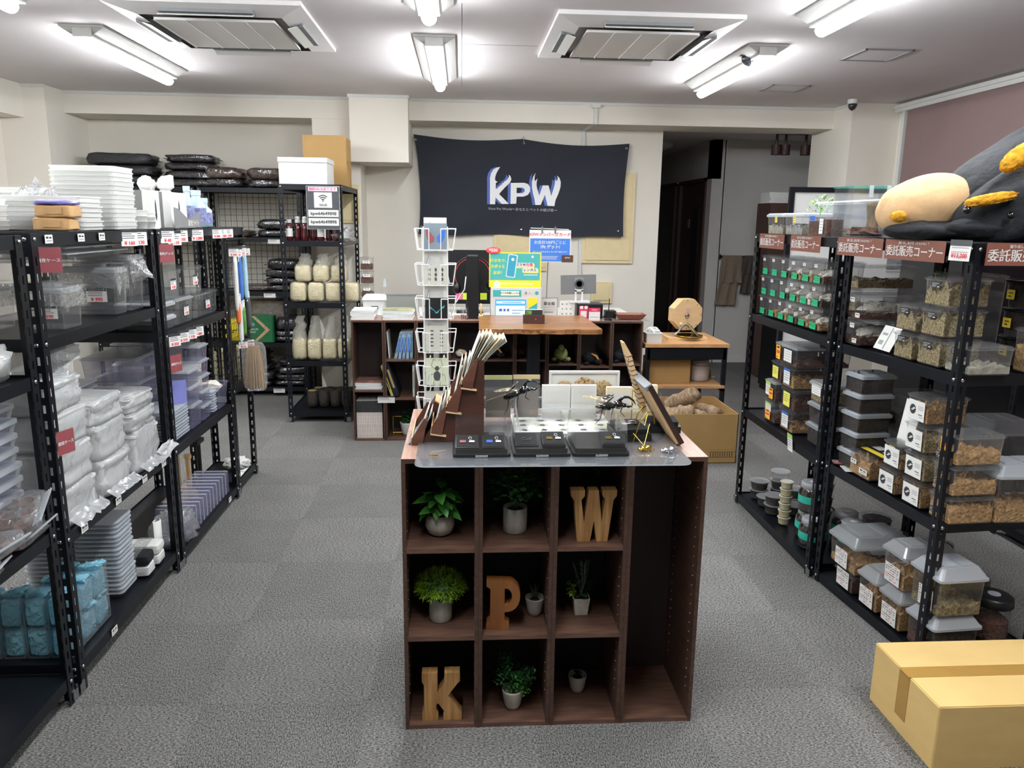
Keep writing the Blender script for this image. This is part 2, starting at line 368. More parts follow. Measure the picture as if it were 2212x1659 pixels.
# cream steel doors on the back wall
cream = mat('cream painted steel', S(222, 204, 160), .5, a=.03)
for nm, lb, x0, x1, z0, z1 in (('wall_panel', 'cream steel wall panel showing right of the black flag', 1.12, 1.6, 1.175, 2.0), ('wall_panel', 'cream steel wall panel below the middle of the black flag', .30, .80, 1.10, 1.95),
                               ('wall_panel', 'small cream steel panel low behind the card terminals', 1.22, 1.42, .80, 1.0)):
    t = thing(nm, lb, 'wall panel', T(0, 7.25, 0))
    obj('frame', M().box(x0, -.022, z0, x1, -.001, z1), cream, t)
    obj('door', M().box(x0+.03, -.03, z0+.03, x1-.03, -.0225, z1-.03), cream, t)
t = thing('wall_panel', 'narrow cream steel panel on the wall behind the plastic-bag rack', 'wall panel', T(-1.02, 6.869, 0))
obj('frame', M().box(-.06, -.02, 1.52, .14, -.001, 1.84), cream, t); obj('door', M().box(-.04, -.026, 1.54, .12, -.0205, 1.82), cream, t)

# ================================================================== CEILING FIXTURES
tubem = bpy.data.materials.new('lit tube diffuser'); tubem.use_nodes = True; MATS['tube'] = tubem
b = tubem.node_tree.nodes['Principled BSDF']; b.inputs['Base Color'].default_value = (.9, .9, .9, 1)
b.inputs['Emission Color'].default_value = (.93, .97, 1, 1); b.inputs['Emission Strength'].default_value = TUBE
pan = M(); n = 1
for sx in (-1, 1):
    pan.add([(sx*.045, -.63, -.055), (sx*.045, .63, -.055), (sx*.115, .63, -.012), (sx*.115, -.63, -.012)], [(0, 1, 2, 3)])
pan.box(-.05, -.63, -.06, .05, .63, -.001).box(-.115, -.64, -.012, .115, .64, -.001)
pan.add([(-.115, -.63, -.012), (.115, -.63, -.012), (.045, -.60, -.055), (-.045, -.60, -.055)], [(0, 1, 2, 3)])
pan.add([(-.115, .63, -.012), (.115, .63, -.012), (.045, .60, -.055), (-.045, .60, -.055)], [(3, 2, 1, 0)])
arc = [(.036*math.sin(math.radians(a)), -.072-.036*math.cos(math.radians(a))) for a in range(-78, 79, 12)]
tb = M().loft([[(x*k, y, -.072+(z+.072)*k) for x, z in arc] for y, k in ((-.622, .4), (-.60, 1), (.60, 1), (.622, .4))])
pan.box(-.034, -.60, -.079, .034, .60, -.06)
pm = pan.mesh('housing', white); tbm = tb.mesh('diffuser', tubem, True)
names = {-2.02: 'left', -.15: 'middle', 1.73: 'right'}
for x in (-2.02, -.15, 1.73):
    for y, rw in ((5.17, 'farther'), (3.27, 'nearer'), (1.37, 'overhead')):
        t = thing('ceiling_light', 'lit fluorescent tube light on the ceiling, %s one of the %s row' % (rw, names[x]), 'ceiling light', T(x, y, H), 'fluorescent ceiling lights')
        link('housing', pm, t); link('diffuser', tbm, t)
acm = mat('air conditioner plastic', S(214, 211, 210), .5, a=.02)
for x, y, side in ((-1.21, 4.46, 'left'), (.925, 4.46, 'right')):
    t = thing('ceiling_air_conditioner', 'square cassette air conditioner with four flaps in the %s half of the ceiling' % side, 'air conditioner', T(x, y, H))
    fr = M(); W = .46; D = .515
    fr.loft([[(-W, -D, 0), (W, -D, 0), (W, D, 0), (-W, D, 0)], [(-W, -D, -.02), (W, -D, -.02), (W, D, -.02), (-W, D, -.02)], [(-W+.12, -D+.14, -.045), (W-.12, -D+.14, -.045), (W-.12, D-.14, -.045), (-W+.12, D-.14, -.045)]], 0, False)
    obj('frame', fr, acm, t)
    g = M().box(-.29, -.31, -.052, .29, .31, -.04)
    for k in range(5): g.box(-.29+.58*k/4-.004, -.31, -.055, -.29+.58*k/4+.004, .31, -.0525, 1)
    gm = mat('return grille plastic', S(238, 236, 234), .6, a=.03, scale=200, aniso=(.1, 3, 1))
    obj('grille', g, [gm, acm], t)
    for (cx, cy, a) in ((0, -.42, 0), (0, .42, 0), (-.375, 0, 90), (.375, 0, 90)):
        o = obj('vent_slot', M().box(-.22, -.035, -.046, .22, .035, -.026), grey, t, T(cx, cy, 0, 0, 0, a))
        obj('flap', M().add([(-.22, -.04, -.062), (.22, -.04, -.062), (.22, .02, -.042), (-.22, .02, -.042), (-.22, -.04, -.058), (.22, -.04, -.058), (.22, .02, -.038), (-.22, .02, -.038)], [(3, 2, 1, 0), (4, 5, 6, 7), (0, 1, 5, 4), (2, 3, 7, 6), (1, 2, 6, 5), (3, 0, 4, 7)]), offwhite, t, T(cx, cy, 0, 0, 0, a if cy <= 0 and cx <= 0 else a+180))
for (x, y, r, mb, lb) in ((1.69, 4.72, .055, blk_metal, 'black dome security camera beside the right ceiling tube light'), (3.16, 6.37, .04, white, 'small white dome security camera at the right pillar')):
    t = thing('dome_camera', lb, 'security camera', T(x, y, H))
    obj('mount', M().lathe([(r, 0), (r*1.08, -.01), (r, -.035)], 20), mb, t)
    obj('dome', M().lathe([(r*.88, -.033), (r*.85, -.055), (r*.6, -.075), (r*.2, -.086), (.001, -.088)], 20), mat('smoked dome', S(40, 42, 48), .1, spec=.8, coat=.6), t, None, True)
t = thing('spotlight_cluster', 'ceiling spotlight bar with dark slatted drum shades in the hall opening', 'spotlight', T(3.2, 7.6, 2.44))
obj('bar', M().cyl((-.16, 0, -.03), (.16, 0, -.03), .008).cyl((0, 0, -.03), (0, 0, 0), .02), black, t)
shd = mat('dark wooden shade', S(64, 42, 40), .5, a=.2)
for k, x in enumerate((-.15, -.06, .14)):
    obj('stem', M().cyl((x, 0, -.03), (x, 0, -.13), .012), black, t)
    s_ = M()
    for q in range(4): s_.lathe([(.045, -.13-.025*q), (.048, -.15-.025*q)], 14, (x, 0, 0), 0)
    obj('shade', s_.lathe([(.04, -.13), (.04, -.225)], 14, (x, 0, 0), 0), shd, t)
t = thing('hall_ceiling_lamp', 'unlit round white ceiling lamp in the dark hall', 'ceiling light', T(2.25, 9.0, 2.44))
obj('shade', M().lathe([(.16, 0), (.15, -.04), (.06, -.08)], 20), white, t, None, True); obj('socket', M().lathe([(.04, -.08), (.03, -.12)], 12), offwhite, t)

# ================================================================== BLACK STEEL RACKS
def post_mesh(Hh):
    k = ('post', Hh)
    if k in CACHE: return CACHE[k]
    m = M(); wd, th = .036, .002; s0, s1 = .013, .022
    def strip(a, b, z0, z1):
        m.box(a, 0, z0, b, th, z1); m.box(0, a, z0, th, b, z1)
    strip(0, s0, 0, Hh); strip(s1, wd, 0, Hh)
    z = .01; strip(s0, s1, 0, z)
    while z < Hh-.05:
        strip(s0, s1, z+.026, min(z+.05, Hh)); z += .05
    strip(s0, s1, z, Hh)
    CACHE[k] = m.mesh('post', blk_metal); return CACHE[k]
boltm = M().lathe([(.0075, 0), (.0068, .003), (.003, .005)], 8).mesh('bolt', steel, True)
def rack(label, x0, y0, L, D, Hh, levels, rz=0, faces=('y-',), group=None, flip=()):
    """local frame: length L along +x, depth D along +y, front is y=0"""
    t = thing('steel_rack', label, 'shelving rack', T(x0, y0, 0, 0, 0, rz), group)
    pm = post_mesh(Hh)
    for a, b, sx, sy in ((0, 0, 1, 1), (L, 0, -1, 1), (0, D, 1, -1), (L, D, -1, -1)):
        o = link('post', pm, t); o.location = (a, b, 0); o.scale = (sx, sy, 1)
    lm = M().box(.004, .004, -.012, L-.004, D-.004, -.008)
    for a, b, c, d in ((.003, .0025, L-.003, .006), (.003, D-.006, L-.003, D-.0025), (.0025, .003, .006, D-.003), (L-.006, .003, L-.0025, D-.003)): lm.box(a, b, -.04, c, d, 0)
    sm = lm.mesh('shelf', blk_metal)
    for z in levels:
        link('shelf', sm, t, T(0, 0, z))
        for px in (.018, L-.018): link('bolt', boltm, t, T(px, 0, z-.018, 90))
        if 'x-' in faces: link('bolt', boltm, t, T(0, .018, z-.018, 0, -90))
        if 'x+' in faces: link('bolt', boltm, t, T(L, .018, z-.018, 0, 90))
    for px in (0, L): obj('foot_plate', M().box(px-.016, -.003, .004, px+.016, 0, .04), steel, t)
    return t
# left row (front faces +x -> rotate 90 so local +x runs along +y and depth runs to -x)
rack('black slotted-steel rack at the left edge of the picture', -1.265, 1.44, .90, .45, 1.5, (1.5, 1.09, .60, .10), 90, ('x+',), 'left aisle racks')
rack('black slotted-steel rack with two dull red cards on its near post', -1.262, 2.38, .92, .45, 1.5, (1.505, 1.19, .555, .105), 90, ('x-',), 'left aisle racks')
rack('black slotted-steel rack holding violet clear cases, third along the left aisle', -1.262, 3.335, .90, .45, 1.5, (1.505, 1.07, .555, .075), 90, ('x-',), 'left aisle racks')
rack('narrow low rack with wire grid at the far end of the left aisle', -1.27, 4.27, .40, .26, 1.5, (1.50, .62, .075), 90, ('x-',), 'left aisle racks')
rack('tall black rack with white mycelium bags beside the counter', -1.341, 5.894, .46, .90, 1.8, (1.8, 1.39, .93, .483, .085), 0, ('x+',))
rack('tall black rack of soil bags along the back-left wall, right-hand bay', -2.22, 6.80, .86, .36, 1.8, (1.8, 1.39, .93, .48, .085), 0, ())
rack('tall black rack along the back-left wall, left-hand bay under stacked soil bags', -3.14, 6.80, .90, .36, 1.8, (1.8, 1.39, .93, .48, .085), 0, ())
# right row (front faces -x: rotate -90 -> local +x runs along -y, depth to +x... mirrored with negative rz)
rack('black slotted-steel rack with eighteen slim cases, far unit of the right aisle', 1.56, 4.08, .95, .45, 1.5, (1.505, 1.085, .555, .06), -90, ('x+',), 'right aisle racks')
RN = thing
a_ = math.degrees(math.atan2(1.645-1.578, 3.105-2.405))
rack('black slotted-steel rack under the huge beetle plush, near unit of the right aisle', 1.578, 3.11, .71, .45, 1.5, (1.505, 1.075, .552, .045), -90+a_, ('x+',), 'right aisle racks')
# ================================================================== CUBE SHELVES
def holes(m, x, z0, z1, y0, y1, nx, mi):
    """two rows of small pin holes on a side panel face (nx = face normal sign)"""
    z = z0
    while z < z1:
        for y in (y0, y1): m.box(x-.0006 if nx < 0 else x, y-.0016, z-.0016, x if nx < 0 else x+.0006, y+.0016, z+.0016, mi)
        z += .032
def colour_box(name, label, x0, x1, y0, H, D, shelves, back=brownback, group=None, hole=True, parent=None):
    t = thing(name, label, 'shelf unit', T(x0, y0, 0), group)
    W = x1-x0; th = .012
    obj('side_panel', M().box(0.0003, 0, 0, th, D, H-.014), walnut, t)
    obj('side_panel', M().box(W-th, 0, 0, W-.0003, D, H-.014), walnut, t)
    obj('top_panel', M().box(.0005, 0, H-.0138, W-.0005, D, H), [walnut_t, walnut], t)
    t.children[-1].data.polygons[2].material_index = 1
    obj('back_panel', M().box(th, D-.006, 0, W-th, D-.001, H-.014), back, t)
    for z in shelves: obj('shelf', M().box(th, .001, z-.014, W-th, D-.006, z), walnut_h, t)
    if hole:
        h = M(); holes(h, W-th, .1, H-.08, .04, D-.05, -1, 0); holes(h, th, .1, H-.08, .04, D-.05, 1, 0)
        tag(obj('pin_holes', h, offwhite, t), kind='stuff')
    return t
CX = [(-.176, .05, (.014, .315, .602)), (.05, .274, (.014, .315, .602)), (.274, .498, (.014, .315, .602)), (.498, .729, (.014,))]
cl = ['pothos at its top and letter K below', 'round-leaf plant, letter P and fern', 'letter W at its top', 'tall empty compartment']
for (a, b, s), l in zip(CX, cl):
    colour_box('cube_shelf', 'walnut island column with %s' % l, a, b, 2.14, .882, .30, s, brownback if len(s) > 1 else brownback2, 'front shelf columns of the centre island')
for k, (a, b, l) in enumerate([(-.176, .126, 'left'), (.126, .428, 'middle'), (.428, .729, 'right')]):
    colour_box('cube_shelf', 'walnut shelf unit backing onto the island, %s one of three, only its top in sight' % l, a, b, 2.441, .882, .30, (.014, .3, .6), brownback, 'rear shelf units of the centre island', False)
# counter
ct = [(-.768, -.545, (.014, .371), 'stacked magazines and white journals'), (-.543, -.32, (.014, .313, .591), 'books and a small white-potted plant'), (-.318, -.09, (.014, .31, .591), 'its front behind the wire card rack'),
      (-.088, .145, (.014, .31, .591), 'its front behind the brochure stand'), (.147, .375, (.014, .31, .592), 'a black and orange plush beetle'), (.377, .605, (.014, .31, .592), 'its front behind the black table leg'),
      (.607, .834, (.014, .30, .562), 'a green plush beetle'), (.836, 1.066, (.014, .28, .545), 'an orange-striped plush beetle'), (1.068, 1.290, (.014, .30, .560), 'a dark plush beetle, far right end')]
for a, b, s, l in ct:
    colour_box('counter_shelf', 'walnut counter cube unit with %s' % l, a, b, 5.365, .868, .30, s, brownback2, 'counter cube units', True)
# wooden slab table
t = thing('slab_table', 'small table with a striped live-edge wooden slab on a black post', 'table', T(.49, 4.70, 0))
sl = M(); N_ = 24; r0 = []; 
for i in range(N_+1):
    x = -.385+.77*i/N_; r0.append((x, .008*math.sin(i*1.1)+.006*math.sin(i*2.7)))
poly = r0+[(.37, .72), (-.37, .72)]
obj('slab', sl.prism(poly, .872, .902), wood('striped slab', S(84, 48, 26), S(176, 124, 76), 3, (1.3, 22, 22), .3), t, None)
obj('post', M().box(-.06, .24, .03, .02, .32, .87), blk_metal, t)
obj('foot', M().box(-.22, .08, 0, .22, .5, .03), blk_metal, t)
# work table at right
t = thing('work_table', 'wooden-topped black-framed table with a lower shelf beside the counter', 'table', T(1.32, 5.40, 0))
obj('table_top', M().box(0, 0, .675, .62, .60, .70), oakt, t)
obj('drawer_front', M().box(.02, .01, .585, .60, .03, .672), blk_metal, t)
obj('frame', M().box(.01, .01, .665, .61, .59, .674).box(.01, .01, .35, .04, .59, .37).box(.58, .01, .35, .61, .59, .37).box(.01, .56, .58, .61, .59, .66), blk_metal, t)
for a, b in ((.01, .01), (.58, .01), (.01, .56), (.58, .56)): obj('leg', M().box(a, b, 0, a+.03, b+.03, .674), blk_metal, t)
obj('lower_shelf', M().box(.0, -.01, .375, .60, .58, .393), oakt, t)

# ================================================================== FLAG WITH THE SHOP MARK
FX0, FX1 = -.438, 1.525
def flag_pt(px, py, off=0.):
    """photo-like flag coordinates (zoom pixels 130..2050, 75..1000) -> world on the wall"""
    u = (px-130)/1920; x = -.428+1.951*u
    z = 2.297-(py-75)*.000966*(1-.012*u)+.022*u*0
    y = 7.190-.008*math.sin(u*9)-.014*math.sin(u*4+py*.004)-.006*math.sin((px*.6+py)*.013)*min(1, py/300)-.012*math.sin(py*.012+u*14)*min(1, max(0, (py-500)/400))
    return (x, y-off, z+(.0))
def flag_top(u): return 75+45*u+60*(math.sin(PI*min(1, u/.5)))*(u < .5)*.55+38*math.sin(PI*max(0, (u-.5)/.5))*(u >= .5)*1.0
def flag_bot(u): return 975+20*u+8*math.sin(u*12)
fm = M(); nu, nv = 64, 30; g = []
for j in range(nv+1):
    for i in range(nu+1):
        u = i/nu; v = j/nv; a, b_ = flag_top(u), flag_bot(u)
        px = 130+1920*u; inset = 38*math.sin(PI*v)**.7; px += inset*(1-u)*(1 if u < .5 else 0)*(1-2*u)-(30*v+18*math.sin(PI*v))*(u > .5)*(2*u-1)
        if u < .5: px += 30*v*(1-2*u)
        g.append(flag_pt(px, a+(b_-a)*v))
n1 = len(g); g2 = [(x, y-.002, z) for x, y, z in g]
fs = []
for j in range(nv):
    for i in range(nu):
        q = j*(nu+1)+i; fs.append((n1+q, n1+q+nu+1, n1+q+nu+2, n1+q+1)); fs.append((q, q+1, q+nu+2, q+nu+1))
fm.add(g2+[], [], 0); fm.v = g+g2; fm.f = fs; fm.m = [0]*len(fs)
flagm = mat('navy black flag cloth', S(30, 34, 46), .75, a=.06, scale=3)
fo = thing('flag', 'wide navy-black shop flag with white and blue antlered KPW lettering on the back wall', 'flag', T(0, 0, 0))
obj('cloth', fm, flagm, fo, None, True)
K = [(805, 695), (804, 520), (803, 455), (812, 412), (835, 376), (865, 359), (893, 353), (878, 378), (862, 408), (851, 440), (848, 470), (856, 482), (872, 490), (856, 499), (855, 553), (873, 548), (878, 535), (890, 532), (895, 519), (908, 517), (913, 502), (926, 498), (931, 486), (947, 478), (964, 458), (973, 440), (970, 424), (986, 436), (994, 462), (986, 490), (965, 512), (935, 542), (906, 575), (886, 600), (975, 690), (912, 692), (855, 632), (851, 695)]
P_ = [(990, 690), (990, 498), (1110, 494), (1145, 505), (1165, 535), (1166, 570), (1147, 604), (1108, 621), (1045, 622), (1041, 687)]
Ph = [(1043, 540), (1043, 590), (1098, 589), (1116, 572), (1116, 552), (1096, 539)]
W_ = [(1215, 697), (1206, 640), (1190, 585), (1181, 530), (1180, 480), (1190, 436), (1211, 402), (1204, 430), (1203, 455), (1206, 478), (1230, 453), (1224, 478), (1222, 510), (1228, 545), (1249, 610), (1278, 516), (1331, 515), (1357, 612), (1377, 545), (1387, 500), (1389, 456), (1401, 478), (1413, 452), (1404, 423), (1428, 446), (1440, 482), (1438, 530), (1420, 592), (1396, 650), (1386, 707), (1326, 704), (1300, 602), (1263, 697)]
def flat_on_flag(name, poly, holes_, m, dx, off):
    """subdivide the tessellated outline so that it follows the cloth"""
    loops = [poly]+holes_; allp = [p for l in loops for p in l]
    tri = tessellate_polygon([[Vector((p[0], p[1], 0)) for p in l] for l in loops])
    T_ = [tuple(Vector(allp[i]) for i in t_) for t_ in tri]
    for _ in range(2):
        T_ = [q for a, b, c in T_ for q in ((a, (a+b)/2, (c+a)/2), ((a+b)/2, b, (b+c)/2), ((b+c)/2, c, (c+a)/2), ((a+b)/2, (b+c)/2, (c+a)/2))]
    mm = M()
    for a, b, c in T_:
        n_ = (b-a).x*(c-a).y-(b-a).y*(c-a).x
        mm.add([flag_pt(p[0]+dx, p[1], off) for p in ((a, b, c) if n_ > 0 else (a, c, b))], [(0, 2, 1)])
    obj(name, mm, m, fo)
wprint = mat('white flag print', S(236, 236, 238), .6, a=0); bprint = mat('blue flag print', S(84, 108, 186), .6, a=0)
for nm, p, h in (('letter_k', K, []), ('letter_p', P_, [Ph]), ('letter_w', W_, [])):
    flat_on_flag(nm, p, h, wprint, 0, .0075); flat_on_flag(nm+'_shadow', p, h, bprint, -26, .005)
me = text_mesh('Knot Pet World～あなたとペットの結び目～', 40, wprint, .012)
me2 = me.copy(); xs = [v.co.x for v in me2.vertices]; k_ = 618/(max(xs)-min(xs)); c_ = (max(xs)+min(xs))/2
for v in me2.vertices: v.co = flag_pt(1103+(v.co.x-c_)*k_, 742+(v.co.x-c_)*k_*.02-v.co.y*k_, .006)
link('lettering', me2, fo)
for (px, py) in ((152, 125), (1100, 135), (2020, 165), (190, 905), (1088, 922), (1968, 930)):
    x, y, z = flag_pt(px, py, .006)
    obj('grommet', M().lathe([(.005, 0), (.008, .001), (.011, .003), (.011, 0)], 12), steel, fo, T(x, y, z, 90))
x, y, z = flag_pt(1100, 95, .0)
obj('hook', M().tube([(x, 7.25, z+.012), (x, 7.19, z+.012), (x, 7.18, z-.01), (x, 7.182, z-.03)], .002).lathe([(.012, 0), (.012, .004)], 12, (0, 0, 0), 0, T(x, 7.246, z+.015, 90)), steel, fo)

# ================================================================== CARTONS
def carton(label, x, y, z, w, d, h, rz=0, m=kraft, tapes=(), name='cardboard_box', cat='cardboard box'):
    t = thing(name, label, cat, T(x, y, z, 0, 0, rz))
    obj('body', M().rbox(w, d, 0, h-.003, .006, 2), m, t)
    obj('flap', M().box(-w/2+.003, -d/2+.003, h-.003, w/2-.003, -.0015, h), m, t)
    obj('flap', M().box(-w/2+.003, .0015, h-.003, w/2-.003, d/2-.003, h), m, t)
    return t
t = carton('large closed cardboard carton on the carpet at the lower right corner', 1.70, 2.06, 0, .66, .35, .205, 0)
obj('tape', M().box(-.335, -.028, .2051, .331, .028, .2056).box(-.3312, -.028, .05, -.3304, .028, .2056), tape, t)
# ================================================================== CARDS AND PRICE TAGS (flat, local XY plane)
def card(style, w, h):
    k = ('card', style, w, h)
    if k in CACHE: return CACHE[k]
    m = M(); rnd = random.Random(len(CACHE)); e = .0007
    def strip(x0, y0, x1, y1, mi): m.box(x0*w, y0*h, e, x1*w, y1*h, e+.0003, mi)
    m.box(-w/2, -h/2, 0, w/2, h/2, e, 0)
    if style == 'price':
        mats = [paper, ink, red]; strip(-.5, .3, .5, .5, 1)
        for q in range(3): strip(-.42, .2-.13*q, .1+.3*rnd.random(), .24-.13*q, 1)
    elif style == 'green':
        mats = [green, ink, paper]; strip(-.42, -.05, -.32, .3, 1); strip(-.2, .15, .4, .2, 1); strip(-.2, -.15, .35, -.1, 1)
    elif style == 'mini': mats = [paper, ink]; strip(-.35, .05, -.05, .3, 1); strip(.05, .05, .35, .25, 1); strip(-.35, -.25, .35, -.18, 1)
    elif style == 'black': mats = [ink, paper]; strip(-.4, .2, .35, .26, 1); strip(-.4, -.05, .1, 0, 1); strip(-.4, -.28, .0, -.22, 1); strip(.2, -.35, .42, -.22, 1)
    elif style == 'logo':
        mats = [paper, ink, ink2]
        poly = [((.17 if i % 2 else .21)*w*math.cos(PI*i/12)-.22*w, (.17 if i % 2 else .21)*w*1.1*math.sin(PI*i/12)+.02*h) for i in range(24)]
        m.prism(poly, e, e+.0003, 1)
        for q in range(3): m.box((-.32+.06*q)*w, (-.04+.05*q)*h, e+.0003, (-.2+.06*q)*w, (0+.06*q)*h, e+.0006, 0)
        for q in range(3): strip(.1, .22-.08*q, .42, .25-.08*q, 2)
        strip(.12, -.2, .38, -.16, 1); strip(.2, -.32, .42, -.28, 2)
    elif style == 'grid':
        mats = [paper, ink, red]
        for a in range(6):
            for b_ in range(7):
                if rnd.random() < .85: strip(-.44+.15*a, .4-.13*b_, -.44+.15*a+.1*rnd.random()+.03, .44-.13*b_, 2 if rnd.random() < .25 else 1)
    elif style == 'orange': mats = [mat('orange tag', S(248, 182, 52), .5, a=.02), ink, red]; strip(-.3, .28, .3, .42, 1); strip(-.35, -.1, .35, .12, 2); strip(-.35, -.4, -.1, -.34, 1)
    elif style == 'note': mats = [mat('yellow note', S(228, 222, 104), .6, a=.03), ink]; [strip(-.4, .3-.15*q, .3-.1*(q % 2), .33-.15*q, 1) for q in range(4)]
    elif style == 'bluenote': mats = [paper, blue, ink]; strip(-.5, .35, .5, .5, 1); [strip(-.4, .2-.15*q, .35-.1*(q % 2), .23-.15*q, 2) for q in range(4)]
    elif style == 'greennote': mats = [paper, mat('leaf green print', S(160, 200, 90), .6, a=.02), ink, red]; strip(-.5, .25, .5, .5, 1); [strip(-.4, .12-.14*q, .35, .15-.14*q, 3 if q == 3 else 2) for q in range(4)]
    elif style == 'yellowtag': mats = [yellow, ink]; strip(-.25, .1, .3, .2, 1); strip(-.25, -.25, .1, -.12, 1)
    elif style == 'stripe': mats = [mat('black card', S(36, 36, 40), .4, a=.05), yellow, paper]; strip(-.5, .12, .5, .36, 1); strip(-.4, -.35, -.1, .0, 2); strip(.05, -.4, .4, -.05, 2)
    else: mats = [paper, ink2]; [strip(-.4, .3-.2*q, .4, .34-.2*q, 1) for q in range(4)]
    CACHE[k] = m.mesh('label_card', mats); return CACHE[k]
# ================================================================== CLEAR CASES
def heap(w, d, h, seed=0, amp=.42, n=11):
    k = ('heap', w, d, h, seed)
    if k in CACHE: return k
    m = M(); vs = []; fs = []; 
    for j in range(n+1):
        for i in range(n+1):
            q = noise.noise(Vector((i*.7+seed*9.1, j*.7, seed*3.3)))+.6*noise.noise(Vector((i*1.9+seed, j*1.9, 4.)))
            vs.append((w*(i/n-.5), d*(j/n-.5), h*(1+amp*q*1.7)))
    for j in range(n):
        for i in range(n): q = j*(n+1)+i; fs.append((q, q+1, q+n+2, q+n+1))
    m.add(vs, fs); b = len(m.v)
    edge = [i for i in range(n+1)]+[j*(n+1)+n for j in range(1, n+1)]+[n*(n+1)+i for i in range(n-1, -1, -1)]+[j*(n+1) for j in range(n-1, 0, -1)]
    lo = [(m.v[e][0], m.v[e][1], .0) for e in edge]
    m.v += lo; L_ = len(edge)
    for i in range(L_): m.f.append((edge[i], b+i, b+(i+1) % L_, edge[(i+1) % L_])); m.m.append(0)
    m.f.append(tuple(b+i for i in range(L_-1, -1, -1))); m.m.append(0)
    CACHE[k] = m; return k
def shell(w, d, h, tp=.94, lidst='flat'):
    """see-through tray: open top, rolled rim"""
    k = ('shell', w, d, h, tp)
    if k not in CACHE:
        m = M().rbox(w*tp, d*tp, .003, h, .008, 2, w1=w, d1=d, cap=False)
        m.rbox(w*tp, d*tp, 0, .0035, .008, 2); m.rbox(w+.004, d+.004, h-.006, h, .009, 2, cap=False)
        for sx in (-1, 1):
            for sy in (-1, 1): m.cyl((sx*(w*tp/2-.004), sy*(d*tp/2-.004), 0), (sx*(w/2-.004), sy*(d/2-.004), h), .0018, n=4)
        CACHE[k] = m
    return k
def lid(w, d, st):
    k = ('lid', w, d, st)
    if k not in CACHE:
        m = M()
        if st == 'dome':
            m.rbox(w+.02, d+.02, 0, .009, .014, 2); m.rbox(w+.014, d+.014, .009, .042, .012, 2, w1=w-.03, d1=d-.03)
            m.rbox(w*.28, d*.62, .042, .047, .006, 2, c=(-w*.2, 0)); m.rbox(w*.28, d*.62, .042, .047, .006, 2, c=(w*.2, 0))
        elif st == 'grey':
            m.rbox(w+.012, d+.012, -.008, .004, .012, 3); m.rbox(w+.004, d+.004, .004, .010, .012, 3, w1=w-.006, d1=d-.006)
        else:
            m.rbox(w+.01, d+.01, -.004, .003, .008, 2); m.rbox(w-.006, d-.006, .003, .007, .006, 2)
            for q in range(5): m.box(-w*.3+q*w*.12, -d/2-.004, .003, -w*.3+q*w*.12+.004, -d/2+.002, .0055)
        CACHE[k] = m
    return k
def kobj(name, k, mats, parent, mx=None, smooth=False):
    mm = ('mesh', k, tuple(x.name for x in (mats if isinstance(mats, (list, tuple)) else [mats])))
    if mm not in CACHE: CACHE[mm] = CACHE[k].mesh(name, mats, smooth)
    return link(name, CACHE[mm], parent, mx)
def case(label, x, y, z, w, d, h, body=clear, lidm=clear, st='flat', fill=None, fh=.3, cards=(), group=None, rz=0, seed=0, side='x-', name='plastic_case', cat='plastic case', extra=None):
    """w along x, d along y; (x,y) centre"""
    t = thing(name, label, cat, T(x, y, z+.0005, 0, 0, rz), group)
    hb = h-{'dome': .048, 'grey': .011, 'flat': .008}[st]
    kobj('body', shell(w, d, hb), body, t); kobj('lid', lid(w, d, st), lidm, t, T(0, 0, hb+.001))
    if fill: kobj('substrate', heap(w*.93, d*.93, hb*fh, seed % 5), fill, t, T(0, 0, .004))
    for sty, cw, ch, u, v in cards:      # u: offset along the face, v: height of the centre
        if side == 'x-': link('label_card', card(sty, cw, ch), t, FXm(-w/2-.0015, -u, v, -2))
        elif side == 'x+': link('label_card', card(sty, cw, ch), t, FXp(w/2+.0015, u, v, -2))
        else: link('label_card', card(sty, cw, ch), t, FY(u, -d/2-.0015, v, -2))
    if extra: extra(t, hb)
    return t
# ---- far unit, middle shelf: 3 x 6 (+1 behind the post) slim cases with green tags
rows = ['bottom', 'middle', 'top']
def moss(t, hb, s=0):
    obj('moss_clump', M().blob(.05, .035, .022, s, .35, 4, 10, 6, c=(-.03, 0, hb*.42)), tissue, t)
for r_ in range(3):
    for c in range(6):
        yy = 4.0-.121*c; zz = 1.086+.1045*r_
        f = [soilb, shav2, shav, tissue, shav, soil][(c*2+r_) % 6] if c > 1 or r_ < 1 else None
        case('slim clear case with green tag, %s row, %s from the far end' % (rows[r_], ORD[c]), 1.695, yy, zz, .19, .112, .103, clear_s, clear_s, 'flat', f, .25,
             [('green', .062, .030, 0, .02), ('mini', .03, .014, -.02, .08)], 'slim cases with green tags', seed=c+r_, extra=(lambda t, hb, s=c+r_: moss(t, hb, s)) if 1 < c else None)
for k, zz in enumerate((1.086, 1.19, 1.293)):
    case('smoky clear case behind the rack post joint, %s of three stacked' % ('lowest', 'middle', 'topmost')[k], 1.80, 3.235, zz, .26, .12, .10, clear_s, clear_s, 'flat', shav2 if k else soil, .3, group='cases stacked at the rack joint', seed=k)
